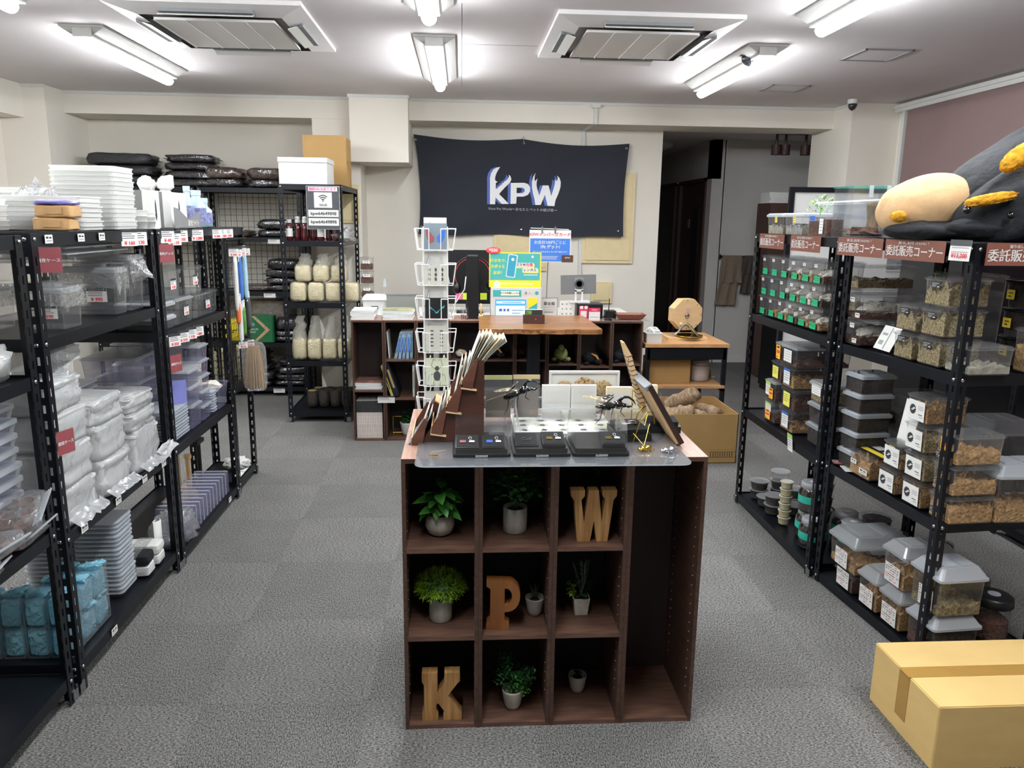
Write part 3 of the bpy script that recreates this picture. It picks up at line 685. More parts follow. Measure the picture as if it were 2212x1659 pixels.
# ---- far unit, lower shelf
N = 'case on the lower far shelf'
case('wide clear case under two white info sheets, topmost in the far stack', 1.74, 3.66, .876, .28, .24, .10, clear_s, frost_l, 'flat', soilb, .2, [('orange', .05, .07, -.085, .05), ('sheet', .09, .06, .03, .05)])
case('clear case with yellow note on its end, second from the top of the far stack', 1.72, 3.76, .770, .24, .11, .105, clear_s, clear_s, 'flat', soilb, .5, [('note', .07, .06, 0, .05)])
case('clear case with blue-headed note, sandy fill, beside the yellow-note case', 1.72, 3.62, .770, .24, .13, .105, clear_s, clear_s, 'flat', shav, .4, [('bluenote', .07, .075, 0, .055)])
case('clear case with red-edged card and orange price, third level at the far end', 1.71, 3.79, .665, .24, .12, .104, clear_s, frost_l, 'flat', soilb, .4, [('greennote', .06, .07, -.02, .06), ('orange', .05, .055, .02, .04)])
case('clear case with square yellow note, third level of the far stack', 1.72, 3.60, .665, .24, .15, .104, clear_s, clear_s, 'flat', soilb, .45, [('note', .075, .07, .0, .05)])
case('clear case with orange price, bottom of the far stack', 1.71, 3.79, .556, .24, .15, .108, clear_s, clear_s, 'flat', soilb, .2, [('greennote', .07, .045, 0, .075), ('orange', .06, .05, .0, .035)])
case('clear case with blue-headed note at the bottom of the far stack', 1.73, 3.60, .556, .26, .15, .108, clear_s, clear_s, 'flat', shav, .25, [('bluenote', .075, .075, 0, .055)])
for k, zz in enumerate((.556, .655, .755)):
    case('pale-lidded soil tub next to the rack joint, %s of three' % ('lowest', 'middle', 'topmost')[k], 1.76, 3.36, zz, .26, .14, .095, clear_s, frost_l, 'grey', [soil, soil, shav2][k], .7, [('sheet', .09, .05, 0, .06)] if k == 2 else (), 'pale-lidded tubs at the rack joint', seed=k)
t = thing('info_card', 'white card with green head hanging off the lower far shelf', 'card', FXm(1.5545, 3.42, .545, -6)); link('label_card', card('greennote', .055, .085), t)
# ---- far unit, bottom shelf: round cups and jars
def cup(label, x, y, z, r, h, fill=soil, fh=.5, group=None, lidm=frost_l, name='round_cup', cat='plastic cup', body=clear_s, tagc=None):
    t = thing(name, label, cat, T(x, y, z+.0005), group)
    k = ('cup', r, h)
    if k not in CACHE: CACHE[k] = M().lathe([(r*.8, 0), (r*.96, h*.92), (r, h*.93), (r, h*.97)], 18, cap=False).lathe([(r*.8, 0), (r*.8, .002)], 18)
    kobj('body', k, body, t, None, True)
    k2 = ('cuplid', r, h)
    if k2 not in CACHE: CACHE[k2] = M().lathe([(r*1.02, h*.93), (r*1.04, h*.97), (r*1.0, h), (r*.93, h), (r*.9, h*.965), (.001, h*.965)], 18, cap=False)
    kobj('lid', k2, lidm, t)
    if fill: 
        k3 = ('cupfill', r, h, fh)
        if k3 not in CACHE: CACHE[k3] = M().lathe([(r*.78, .003), (r*(.78+.15*fh), h*fh), (r*.5, h*fh*1.05), (.001, h*fh*.98)], 14)
        kobj('substrate', k3, fill, t)
    if tagc: link('label_card', card(tagc, min(r, .04), min(r*.8, .034)), t, FXm(-r*.97, 0, h*.5))
    return t
cups = [(1.66, 3.99, 2), (1.655, 3.87, 1), (1.65, 3.755, 2), (1.78, 4.0, 3), (1.80, 3.86, 2), (1.76, 3.745, 1)]
for i, (x, y, n_) in enumerate(cups):
    for j in range(n_):
        cup('round lidded soil cup, bottom far shelf, %s pile from the far end, %s' % (ORD[i], ('lowest', 'middle', 'topmost')[j]), x, y, .061+.05*j, .052, .048, soil if j < 2 else None, .8, 'round soil cups on the bottom shelf')
for j in range(6):
    cup('small yellow-labelled jar in a tight tower, %s up from the shelf' % ORD[j], 1.64, 3.60, .061+.038*j, .032, .037, myc, .9, 'tower of yellow-labelled jars', milk)
jarm = M().lathe([(.060, 0), (.064, .01), (.064, .095), (.055, .112), (.052, .118)], 24)
jarl = M().lathe([(.052, .112), (.055, .114), (.0545, .138), (.050, .142), (.03, .142), (.001, .1415)], 24)
jm = jarm.mesh('body', mat('dark filled jar', S(46, 38, 34), .12, a=.2, coat=1., spec=.8), True); jl = jarl.mesh('lid', mat('grey jar lid', S(150, 152, 156), .4, a=.03), True)
jd = M().lathe([(.018, .1422), (.018, .143)], 16).mesh('filter_disc', white); jb = M().lathe([(.0648, .045), (.0651, .052), (.0651, .074), (.0648, .080)], 24, cap=False).mesh('tape_band', tealt, True)
for i, (x, y, z, l) in enumerate([(1.70, 3.45, .061, 'bottom, beside the yellow jars'), (1.66, 3.32, .061, 'bottom one nearest the rack post'), (1.69, 3.42, .205, 'on top of two others'), (1.86, 3.40, .061, 'standing behind the rack post'), (1.83, 3.27, .061, 'at the back of the bottom shelf')]):
    t = thing('soil_jar', 'dark soil jar with grey lid and teal tape, '+l, 'jar', T(x, y, z+.0005)); link('body', jm, t); link('lid', jl, t); link('filter_disc', jd, t); link('tape_band', jb, t)
for i, z in enumerate((.061, .132, .203, .274)):
    cup('dark ribbed deli tub in the tall tower behind the jars, %s up' % ORD[i], 1.84, 3.62, z, .058, .07, soil, .9, 'tall tower of dark tubs', clear_s)
for i in range(3): cup('wide round soil tub stacked behind the teal-taped jars, %s up' % ORD[i], 1.92, 3.24, .061+.06*i, .07, .06, soil, .8, 'wide soil tubs', clear_s)
# ---- far unit, top
wetm = mat('grey water litter', S(150, 146, 130), .6, a=.3, scale=60)
twig = mat('dark twig', S(70, 60, 48), .8, a=.3)
def twigs(t, hb):
    m = M(); rnd = random.Random(int(hb*1e5))
    for _ in range(16):
        a, b_ = rnd.uniform(-.1, .1), rnd.uniform(-.05, .05); m.tube([(a, b_, .02), (a+rnd.uniform(-.02, .02), b_-.01, .05), (a+rnd.uniform(-.04, .04), b_, .055)], [.003, .002, .001], 4)
    obj('twigs', m, twig, t)
for k, (yc, l) in enumerate([(3.93, 'at the far end of the rack top'), (3.71, 'second from the far end of the rack top')]):
    case('frosted tub with a small yellow tag, '+l, 1.72, yc, 1.506, .24, .20, .105, clear, frost, 'grey', wetm, .35, [('yellowtag', .03, .03, .02, .075)], extra=twigs)
case('large frosted tub standing behind the plant and terrarium', 1.90, 3.50, 1.506, .30, .62, .16, frost_l, frost, 'grey', None)
t = thing('plant_cup', 'clear square cup of bark soil with a bright green leafy sprig', 'potted plant', T(1.64, 3.485, 1.506))
obj('pot', M().rbox(.085, .11, 0, .105, .012, 3, cap=False).rbox(.085, .11, 0, .003, .012, 3), clear, t); obj('soil', M().rbox(.08, .104, .003, .068, .01, 2), soilb, t)
lf = mat('bright green leaf', S(128, 186, 72), .5, a=.25); rnd = random.Random(4); m = M()
for i in range(130):
    a = rnd.uniform(0, 2*PI); rr = rnd.uniform(0, .05); z = .10+rnd.uniform(0, .085)*(1-rr*6); px, py = rr*math.cos(a), .03+rr*math.sin(a)*1.4
    b_ = rnd.uniform(0, 2*PI); L_ = .022; q = Vector((math.cos(b_), math.sin(b_), rnd.uniform(-.2, .9))); s_ = Vector((-math.sin(b_), math.cos(b_), 0))*.0028
    p = Vector((px, py, z)); m.add([p, p+q*L_*.5+s_, p+q*L_, p+q*L_*.5-s_], [(0, 1, 2, 3)])
tag(obj('foliage', m, lf, t), kind='stuff'); obj('stem', M().cyl((0, .02, .06), (0, .03, .13), .002, n=5), lf, t)
obj('blue_label', M().box(-.0445, -.02, .07, -.043, .03, .09), blue, t)
t = thing('soil_cup', 'clear square cup of brown bark chips with a white figure label', 'plastic cup', T(1.635, 3.385, 1.506))
obj('pot', M().rbox(.085, .08, 0, .10, .012, 3, cap=False).rbox(.085, .08, 0, .003, .012, 3), clear, t); obj('soil', M().rbox(.08, .075, .003, .075, .01, 2), soilb, t)
link('label_card', card('sheet', .036, .065), t, FXm(-.0445, 0, .045))
t = thing('glass_terrarium', 'small glass terrarium with green-edged lid and an upright log on bark', 'terrarium', T(1.71, 3.245, 1.506))
g = M()
for a, b_, c, d in ((-.10, -.085, .10, -.082), (-.10, .082, .10, .085), (-.10, -.082, -.097, .082), (.097, -.082, .10, .082)): g.box(a, b_, .003, c, d, .205)
obj('glass_tank', g.box(-.10, -.085, 0, .10, .085, .003), plastic('tank glass', S(230, 236, 236), .975, .25, .03), t)
obj('glass_lid', M().box(-.105, -.09, .206, .105, .09, .211), plastic('green edged glass', S(60, 160, 140), .6, .4, .03), t)
for xx in (-.03, .045): obj('lid_clip', M().box(xx-.009, -.0935, .165, xx+.009, -.091, .212), frost, t)
lg = M(); 
for q in range(7): lg.m = lg.m
obj('log', M().loft([[(.045+(.032+.003*noise.noise(Vector((math.cos(2*PI*j/16)*2, math.sin(2*PI*j/16)*2, i*.8))))*math.cos(2*PI*j/16)+.004*math.sin(i*.6), .0+(.032+.004*noise.noise(Vector((math.cos(2*PI*j/16)*3, 4+math.sin(2*PI*j/16)*3, i*.8))))*math.sin(2*PI*j/16), .012+.135*i/8) for j in range(16)] for i in range(9)]), bark, t, None, True)
obj('bark_litter', M().blob(.085, .07, .022, 3, .5, 5, 16, 6, c=(0, 0, .016), flat=.4), soilb, t)
a_ = math.degrees(math.atan2(1.645-1.578, 3.105-2.405))
# ---- brown corner signs
sgn = [(1.553, 3.83, .31, 'on the far rack at its far end'), (1.5535, 3.445, .31, 'on the far rack next to the rack joint'), (1.575, 2.985, .30, 'on the near rack beside the rack joint'), (1.610, 2.67, .32, 'on the near rack beside the 13,200 tag')]
for i, (x, y, L_, l) in enumerate(sgn):
    t = thing('shelf_sign', 'brown sign reading 委託販売コーナー, '+l, 'sign', T(x-(.010 if i > 1 else .002), y, 1.4735, 0, 0, a_ if i > 1 else 0) @ FXm(0, 0, 0), 'brown consignment corner signs')
    obj('card', M().box(-L_/2, -.036, 0, L_/2, .036, .001), brownsign, t)
    lettering('委託販売コーナー', .041, white, t, T(0, -.007, .0015), .014, 1.0*(L_-.03)/.31); lettering('掘り出し物が見つかるかも！？', .012, white, t, T(0, .024, .0015), .005)
t = thing('shelf_sign', 'brown sign cut off by the right picture edge on the end of the near rack', 'sign', FY(1.83, 2.385, 1.473), 'brown consignment corner signs')
obj('card', M().box(-.16, -.036, 0, .16, .036, .001), brownsign, t); lettering('委託販売コーナー', .042, white, t, T(0.0, -.007, .0015), .014, .92); lettering('掘り出し物が見つかるかも！？', .012, white, t, T(0, .024, .0015), .005)
t = thing('price_tag', 'white 13,200 yen price tag under the beetle plush', 'price tag', T(1.627, 2.452, 1.482, 0, 0, a_) @ FXm(0, 0, 0, 3))
link('tag_card', card('sheet', .095, .068), t); lettering('¥13,200', .022, red, t, T(0, -.018, .0015), .02); obj('header', M().box(-.0475, .014, .0011, .0475, .034, .0016), dgrey, t)
# ================================================================== near unit
def xf(y): return 1.585+(3.11-y)*.0945+.012
def ncase(label, y0, y1, z0, z1, D=.2, **k):
    yc = (y0+y1)/2; return case(label, xf(yc)+D/2+k.pop('dx', 0), yc, z0, D, abs(y1-y0)-.008, z1-z0, rz=a_*.8, **k)
mossf = lambda t, hb: obj('moss_clump', M().blob(.085, .042, .028, int(hb*999), .4, 4, 12, 7, c=(-.01, 0, hb*.45)), tissue, t)
ncase('long clear case of white moss, lower of the pair nearest the rack joint', 3.005, 3.145, 1.076, 1.178, .27, body=clear_s, lidm=clear_s, fill=soilb, fh=.25, cards=[('mini', .03, .018, .02, .08), ('mini', .03, .018, .045, .02)], extra=mossf)
ncase('long clear case of white moss, upper of the pair nearest the rack joint', 3.0, 3.14, 1.18, 1.285, .27, body=clear_s, lidm=clear_s, fill=soilb, fh=.2, cards=[('mini', .03, .018, .0, .08), ('mini', .03, .018, .045, .02)], extra=mossf)
t = thing('leaflet', 'white folded leaflet leaning between the moss cases', 'leaflet', FXm(xf(2.9)+.05, 2.885, 1.125, 25)); obj('sheet', M().box(-.06, -.05, 0, .06, .05, .0015), paper, t); obj('print', M().box(-.045, .01, .0016, -.01, .02, .002).box(.0, -.045, .0016, .008, .045, .002).box(-.045, -.03, .0016, -.015, -.012, .002), ink2, t)
bk = [('black', .045, .022, -.005, .072)]
ncase('dry-moss case with black tag, bottom row, next to the white leaflet', 2.675, 2.79, 1.076, 1.173, .16, body=clear, lidm=clear, fill=shav2, fh=.55, cards=bk, seed=1)
ncase('dry-moss case with black tag, bottom row, middle of three', 2.53, 2.658, 1.076, 1.175, .16, body=clear, lidm=clear, fill=shav2, fh=.6, cards=bk, seed=2)
ncase('sparse moss case with black tag, bottom row, against the near post', 2.385, 2.515, 1.076, 1.172, .16, body=clear, lidm=clear, fill=wetm, fh=.25, cards=bk, seed=3)
ncase('dry-moss case with black tag, second level, farther of two', 2.67, 2.795, 1.181, 1.278, .16, body=clear, lidm=clear, fill=shav2, fh=.5, cards=bk, seed=4)
ncase('dry-moss case with black tag, second level, nearer of two', 2.525, 2.655, 1.181, 1.278, .16, body=clear, lidm=clear, fill=shav2, fh=.65, cards=bk, seed=2)
ncase('dry-moss case with black tag, alone on the third level', 2.52, 2.655, 1.287, 1.385, .16, body=clear, lidm=clear, fill=shav2, fh=.6, cards=bk, seed=1)
case('tall smoky case at the back of the moss shelf', 1.93, 2.83, 1.076, .16, .2, .31, clear_s, clear_s, 'flat', None)
for i in range(3):
    cup('big dark tub at the back right of the moss shelf, %s up' % ORD[i], 2.02, 2.60, 1.077+.1*i, .09, .098, soil, .9, 'big dark tubs at the back', black, body=clear_s, tagc='yellowtag')
case('clear case of wood shavings cut by the right edge, moss shelf', 1.98, 2.43, 1.076, .17, .14, .15, clear, clear, 'flat', shav, .5)
for z, l in ((1.087, 'bottom'), (1.19, 'middle')):
    case('smoky case far back at the rack joint, %s of its stack' % l, 1.93, 3.02, z, .16, .15, .10, clear_s, clear_s, 'flat', soilb, .3)
# z .552 shelf
lo = [('logo', .088, .072, 0, .042)]
cd_ = lambda t, hb: link('cover_card', card('stripe', .18, .12), t, T(0, 0, hb+.0085, 0, 0, 90))
ncase('brown shavings case under black and yellow cards with two white tags', 2.835, 2.985, .553, .655, .17, body=clear, lidm=clear, fill=shav, fh=.7, cards=[('mini', .055, .022, .035, .03), ('mini', .04, .018, -.035, .055)], extra=cd_, seed=1)
ncase('case with white beetle-logo card, bottom row, farthest of three', 2.675, 2.785, .553, .65, .16, body=clear_s, lidm=clear_s, fill=shav, fh=.3, cards=lo, seed=2)
ncase('case with white beetle-logo card, bottom row, middle', 2.53, 2.645, .553, .65, .16, body=clear_s, lidm=clear_s, fill=shav, fh=.55, cards=lo, seed=3)
ncase('sawdust case with round black sticker, bottom, against the near post', 2.385, 2.5, .553, .65, .175, body=clear, lidm=clear, fill=shav, fh=.6, cards=[('black', .02, .02, -.03, .03)], seed=4)
ncase('case with white beetle-logo card, second level, farthest of three', 2.66, 2.77, .657, .757, .16, body=clear_s, lidm=clear_s, fill=shav, fh=.2, cards=lo, seed=2)
ncase('case with white beetle-logo card, second level, middle', 2.53, 2.65, .655, .752, .16, body=clear, lidm=clear, fill=shav2, fh=.6, cards=lo, seed=3)
ncase('sawdust case with beetle and round sticker, second level, near post', 2.385, 2.5, .655, .76, .175, body=clear, lidm=clear, fill=shav, fh=.4, cards=[('black', .02, .02, -.03, .03)], seed=1)
ncase('case with white beetle-logo card, third level', 2.545, 2.665, .757, .858, .16, body=clear, lidm=clear, fill=shav2, fh=.5, cards=lo, seed=3)
oc = ncase('sawdust case with an orange rare-species tag, third level, near post', 2.385, 2.5, .764, .87, .175, body=clear, lidm=clear, fill=shav, fh=.35, cards=[('orange', .055, .05, 0, .06), ('black', .02, .02, -.035, .02)], seed=2)
lettering('レア種', .017, ink, oc, FXm(-.137, 0, .062, -2), .02)
ncase('case with white beetle-logo card, alone on the fourth level', 2.55, 2.67, .863, .962, .16, body=clear, lidm=clear, fill=shav, fh=.55, cards=lo, seed=1)
t = thing('leaning_sign', 'white tilted card with black foot leaning behind the logo cases', 'card', FXm(1.70, 2.73, .82, 8)); obj('sheet', M().box(-.05, -.09, 0, .05, .09, .0015), paper, t); obj('print', M().box(-.05, -.09, .0016, .05, -.075, .002), ink, t)
for i in range(5):
    case('pale-lidded dark soil tub, %s up in the tall stack by the rack joint' % ORD[i], 1.695, 3.03, .553+.082*i, .15, .12, .08, clear_s, frost, 'grey', soil, .85, (), 'tall stack of pale-lidded soil tubs', rz=a_, seed=i)
case('big smoky case behind the tall stack of soil tubs, lower', 1.90, 2.97, .553, .2, .22, .17, clear_s, clear_s, 'flat', soil, .3); case('big smoky case behind the tall stack of soil tubs, upper', 1.90, 2.97, .724, .2, .22, .16, clear_s, clear_s, 'flat', soil, .3)
for i in range(3): cup('round black pot with yellow label, %s up in its pile' % ORD[i], 1.80, 2.90, .553+.045*i, .055, .044, soil, .9, 'round pots with yellow labels', clear, tagc='yellowtag')
for i in range(2): cup('small clear-lidded cup beside the yellow-label pots, %s' % ('lower', 'upper')[i], 1.715, 2.935, .553+.04*i, .036, .039, soil, .7, 'small cups by the yellow-label pots', clear, tagc='sheet')
t = thing('picture_card', 'black, white and red beetle card lying by the near rack joint', 'card', T(1.64, 3.07, .556, 0, 0, -20)); obj('sheet', M().box(-.05, -.035, 0, .05, .035, .002), black, t); obj('print', M().box(-.045, -.01, .0021, .045, .03, .0026), white, t); obj('red_print', M().box(-.04, -.03, .0021, .045, -.012, .0026).lathe([(.018, .0027), (.018, .003)], 10), red, t)
t = thing('picture_card', 'white card with two black ovals and yellow stripe on the shelf edge', 'card', T(1.65, 2.99, .553, 0, 0, 80)); obj('sheet', M().box(-.04, -.05, 0, .04, .05, .002), white, t); obj('print', M().blob(.012, .03, .001, 0, 0, 1, 10, 4, c=(-.018, 0, .0026)).blob(.012, .03, .001, 0, 0, 1, 10, 4, c=(.018, 0, .0026)), black, t)
case('frost-domed case of shavings behind the near post, cut by the right edge', 1.935, 2.46, .553, .20, .14, .21, clear, frost, 'dome', shav, .35)
case('frost-domed case farther back, level with the near shelf', 2.10, 2.78, .553, .2, .2, .28, clear_s, frost, 'dome', soil, .2)
cup('small clear pot with yellow tag behind the near post', 1.98, 2.66, .553, .045, .055, soil, .3, None, clear, tagc='yellowtag')
# bottom shelf
gr = [('grid', .088, .075, 0, .045)]
def dc(label, y0, y1, z0, z1, D, st='dome', fill=shav, fh=.35, cards=gr, dx=0, lm=frost_l, bd=clear, sd=1):
    return ncase(label, y0, y1, z0, z1, D, body=bd, lidm=lm if st == 'dome' else bd, st=st, fill=fill, fh=fh, cards=cards, seed=sd, dx=dx)
dc('smoky flat case with white script card, under the big domed case', 2.865, 3.0, .047, .128, .2, 'flat', soilb, .7, gr, bd=clear_s)
dc('big domed case with a cup and dark leaf inside, farthest on the bottom shelf', 2.86, 3.06, .13, .295, .25, fh=.3)
dc('domed straw case with white script card, in front of the big domed case', 2.705, 2.835, .047, .215, .22, fh=.5)
dc('domed case with white script card, bottom, middle of the shelf', 2.56, 2.69, .047, .208, .20, fh=.6)
dc('domed straw case standing on the middle one', 2.565, 2.70, .210, .385, .21, fh=.4)
dc('cloudy domed case at the bottom against the near post', 2.375, 2.53, .047, .205, .175, fill=soilb, fh=.4, cards=(), bd=clear_s, lm=frost)
dc('large cloudy domed case on top against the near post', 2.375, 2.535, .208, .39, .175, fill=shav2, fh=.25, cards=[('grid', .075, .075, .01, .05)], bd=clear_s, lm=frost)
for x, y, l in ((1.965, 2.50, 'nearest'), (1.985, 2.66, 'middle'), (1.99, 2.82, 'farthest')):
    t = thing('black_lid_jar', 'round clear jar of bark with wide black lid, %s of three' % l, 'jar', T(x, y, .046))
    obj('body', M().lathe([(.058, .0), (.062, .006), (.062, .15)], 24, cap=False), clear, t, None, True); obj('base_band', M().lathe([(.063, .008), (.063, .028)], 24, cap=False), black, t)
    obj('lid', M().lathe([(.066, .148), (.068, .152), (.066, .178), (.058, .184), (.03, .185), (.001, .184)], 24, cap=False), black, t, None, True); obj('lid_disc', M().lathe([(.022, .1855), (.022, .187)], 16), frost, t)
    obj('substrate', M().lathe([(.057, .01), (.057, .09), (.03, .11), (.001, .09)], 16), soilb, t)
# olive strapped bottles on the floor side between units
ol = mat('olive label', S(96, 104, 66), .6, a=.1)
for i, (x, y, s_) in enumerate(((1.80, 3.0, 1), (1.95, 3.03, 1), (1.93, 3.10, .9), (2.03, 2.95, 1))):
    t = thing('labelled_tub', 'dark round tub topped by an olive label, %s behind the big domed case' % ORD[i], 'plastic cup', T(x, y, .047)); 
    obj('body', M().lathe([(.05*s_, 0), (.06*s_, .12+.02*i)], 18), black, t, None, True); obj('lid', M().lathe([(.062*s_, .12+.02*i), (.062*s_, .13+.02*i)], 18), clear_s, t); link('label_card', card('sheet', .08, .06), t, T(0, 0, .132+.02*i, 12, 0, 30*i))
# ================================================================== BEETLE PLUSH
plushd = mat('navy black plush', S(9, 13, 20), .8, a=.45, scale=18, bump=1.); plushc = mat('cream plush', S(196, 162, 120), .9, a=.08, scale=20, bump=.5); plushy = mat('golden plush tuft', S(200, 142, 24), .9, a=.25, scale=60, bump=1.)
t = thing('beetle_plush', 'huge stuffed beetle toy, cream back, black body, golden tufts, lying on the racks', 'plush toy', T(1.965, 2.72, 1.507, 0, 0, -4))
def pb(name, c, r, m_, seed=1, amp=.06, rot=(0, 0, 0), pw=1., nu=48, nv=30, fr=2.):
    b_ = M().blob(r[0], r[1], r[2], seed, amp, fr, nu, nv, pw, 0, 0, T(c[0], c[1], c[2], *rot)); b_.v = [(q[0], q[1], max(q[2], .002)) for q in b_.v]; obj(name, b_, m_, t, None, True)
pb('back', (-.265, .05, .125), (.175, .18, .112), plushc, 2, .03, (0, -14, 0))
pb('belly', (-.27, -.02, .036), (.165, .18, .040), plushd, 3, .05)
pb('thorax', (.10, -.01, .185), (.46, .21, .225), plushd, 7, .05, (0, -28, 0))
pb('head', (-.02, -.15, .135), (.27, .125, .14), plushd, 9, .08, (0, -26, 0))
pb('horn', (.40, -.05, .36), (.28, .11, .09), plushd, 6, .06, (0, 10, 0))
pb('leg', (-.16, -.19, .045), (.16, .05, .04), plushd, 4, .05, (0, 0, -8)); pb('leg', (.06, -.22, .05), (.15, .06, .045), plushd, 8, .05, (0, -5, -4)); pb('leg', (-.35, -.08, .035), (.06, .08, .035), plushd, 1, .05)
pb('tuft', (-.435, -.09, .082), (.026, .026, .020), plushy, 3, .1, nu=24, nv=16, fr=5.); pb('tuft', (-.225, -.262, .140), (.080, .03, .018), plushy, 5, .12, (0, -11, 0), nu=40, nv=20, fr=6., pw=.8); pb('tuft', (-.15, -.262, .275), (.068, .035, .032), plushy, 6, .1, (0, -40, 0), nu=40, nv=20, fr=5.)
obj('eye', M().blob(.013, .013, .013, 0, 0, 1, 12, 8, c=(-.297, -.262, .105)), mat('glossy black eye', S(10, 10, 12), .05, coat=1.), t, None, True); obj('eye', M().blob(.012, .012, .012, 0, 0, 1, 12, 8, c=(-.155, -.27, .09)), MATS['glossy black eye'], t, None, True)
# ================================================================== LEFT AISLE
def tray_stack(label, x, y, z, w, d, n, pitch, m_=milk, group=None, rz=0, each='tray'):
    """nested shallow trays: every tray of the pile is a thing"""
    k = ('tray', w, d, pitch)
    if k not in CACHE:
        CACHE[k] = M().rbox(w*(.972 if m_ is milk else .94), d*(.972 if m_ is milk else .94), 0, pitch*.68, .02, 3, w1=w*.98, d1=d*.98, cap=False); CACHE[k+(1,)] = M().rbox(w, d, pitch*.70, pitch*.97, .02, 3)
    for i in range(n):
        t = thing(each, '%s, %s' % (label, ('bottom one' if i == 0 else 'top one' if i == n-1 else '%s up' % ORD[i] if i < 12 else '%s from the top' % ORD[n-1-i])), 'tray', T(x+.002*math.sin(i*2.1), y+.002*math.cos(i*1.7), z+.0005+pitch*i, 0, 0, rz+.6*math.sin(i*3)), group)
        kobj('body', k, m_, t); kobj('rim', k+(1,), m_ if m_ is milk else frost, t)  # frosted rims put the clear trays' white edge highlights into the colour
tray_stack('milky lid tray in the tall pile', -1.405, 3.13, 1.507, .235, .20, 14, .0165, milk, 'tall pile of milky trays on the rack top')
tray_stack('milky tray in the low wide pile', -1.50, 2.88, 1.507, .40, .17, 7, .0165, milk, 'low wide pile of milky trays')
tray_stack('milky tray in the pile at the left picture edge', -1.60, 2.60, 1.507, .22, .22, 6, .0165, milk, 'pile of milky trays at the left edge')
tray_stack('milky tray in the farther pile near the left edge', -1.88+.25, 3.12, 1.507, .16, .2, 9, .0165, milk, 'farther pile of milky trays')
def film_sheet(name, label, pts, m_, cat='plastic film', seed=0, amp=.02, n=10):
    """crumpled film hanging between four corners"""
    a, b, c, d = [Vector(p) for p in pts]; m = M(); vs = []
    for j in range(n+1):
        for i in range(n+1):
            u, v = i/n, j/n; p = (a*(1-u)+b*u)*(1-v)+(d*(1-u)+c*u)*v
            q = noise.noise_vector(Vector((u*4+seed, v*4, seed*2.)))*amp; vs.append(p+q)
    fs = [(j*(n+1)+i, j*(n+1)+i+1, (j+1)*(n+1)+i+1, (j+1)*(n+1)+i) for j in range(n) for i in range(n)]
    m.add(vs, fs); m.add([v+Vector((.001, .001, .001)) for v in vs], [tuple(reversed(f)) for f in fs])
    t = thing(name, label, cat, T()); obj('film', m, m_, t, None, True); return t
film_sheet('plastic_film', 'crumpled clear bag lying on the pile of trays at the left edge', [(-1.62, 2.9, 1.60), (-1.42, 2.75, 1.68), (-1.36, 2.8, 1.63), (-1.6, 2.85, 1.57)], film, seed=3, amp=.03)
for k, z in enumerate((1.507, 1.549)):
    t = thing('paper_package', 'brown paper package on the rack top, %s' % ('lower of two', 'upper one under the violet packet')[k], 'package', T(-1.345+.012*k, 2.70, z, 0, 0, 3-4*k))
    obj('wrap', M().blob(.058, .045, .021, 4+k, .06, 2, 20, 9, .25, c=(0, 0, .021)), mat('brown wrapping paper', S(186, 146, 98), .7, a=.1, bump=.2), t)
    obj('fold', M().box(-.02, -.0475, .012, .035, -.0455, .034), MATS['brown wrapping paper'], t)
t = thing('violet_packet', 'flat violet packet on the brown paper packages', 'packet', T(-1.335, 2.70, 1.592)); obj('body', M().blob(.06, .05, .008, 2, .1, 2, 16, 8, .4, c=(0, 0, .006)), mat('violet film', S(128, 122, 200), .3, a=.1), t); obj('seal', M().box(.05, -.04, .004, .066, .04, .006), film, t)
# ---- cases on the upper shelf of the second unit
def tagp(t, mx, price, h=.04, w_=.06, black_head=None):
    o = link('price_card', card('price', w_, h), t, mx); lettering('¥ '+price, h*.36, red, o, T(0, -h*.32, .0012), .03)
    if black_head: lettering(black_head, h*.17, white, o, T(0, h*.40, .0012), .01)
def wrapcase(label, x, y, z, w, d, h, price=None, head=None, body=clear_s, lm=frost_l, rz=0, wrap=True, pw=.06):
    t = case(label, x, y, z, w, d, h, body, lm, 'grey', None, rz=rz)
    obj('carry_ridge', M().rbox(w*.5, d*.4, h, h+.012, .008, 2), lm, t)
    if price: tagp(t, FY(w*.18, -d/2-.004, h*.42, 0), price, pw*.68, pw, head)
    if wrap:
        m = M(); 
        for q in range(4):
            vs = []; n = 8
            for j in range(5):
                for i in range(n+1):
                    u = i/n-.5; v = j/4; o_ = .006+.006*noise.noise(Vector((u*9+q*5, v*4, h*20)))
                    P = {0: (u*w*1.08, -d/2-o_, h*(1.02-v*.45)), 1: (w/2+o_, u*d*1.1, h*(1.02-v*.5)), 2: (u*w, d/2+o_, h*(1-v*.4)), 3: (u*w*1.05, (v-.5)*d*1.05, h*1.04+o_+.003)}[q]; vs.append(P)
            m.add(vs, [(j*(n+1)+i, j*(n+1)+i+1, (j+1)*(n+1)+i+1, (j+1)*(n+1)+i) for j in range(4) for i in range(n)])
        m.add([(w/2, -d/2, h*.95), (w/2+.03, -d/2-.01, h*.75), (w/2+.012, -d/2, h*.4), (w/2, -d/2, h*.8)], [(0, 1, 2, 3)])
        obj('film_wrap', m, film, t, None, True)
    return t
wrapcase('film-wrapped clear breeding case priced 990', -1.415, 3.055, 1.19, .225, .10, .175, '990', '中 コバエシャッター', pw=.075)
wrapcase('largest clear case standing right behind the 990 case', -1.44, 3.20, 1.19, .28, .13, .215, None)
wrapcase('smaller film-wrapped clear case priced 590, partly behind the near post', -1.375, 2.66, 1.19, .155, .13, .135, '590', 'コバエシャッター 小', pw=.062)
wrapcase('clear case with a narrow white label at the left edge, beyond the nearest post', -1.585, 2.62, 1.19, .17, .15, .14)
wrapcase('wide smoky case high under the rack top, at the back', -1.60, 2.95, 1.19, .18, .30, .22, None, wrap=False)
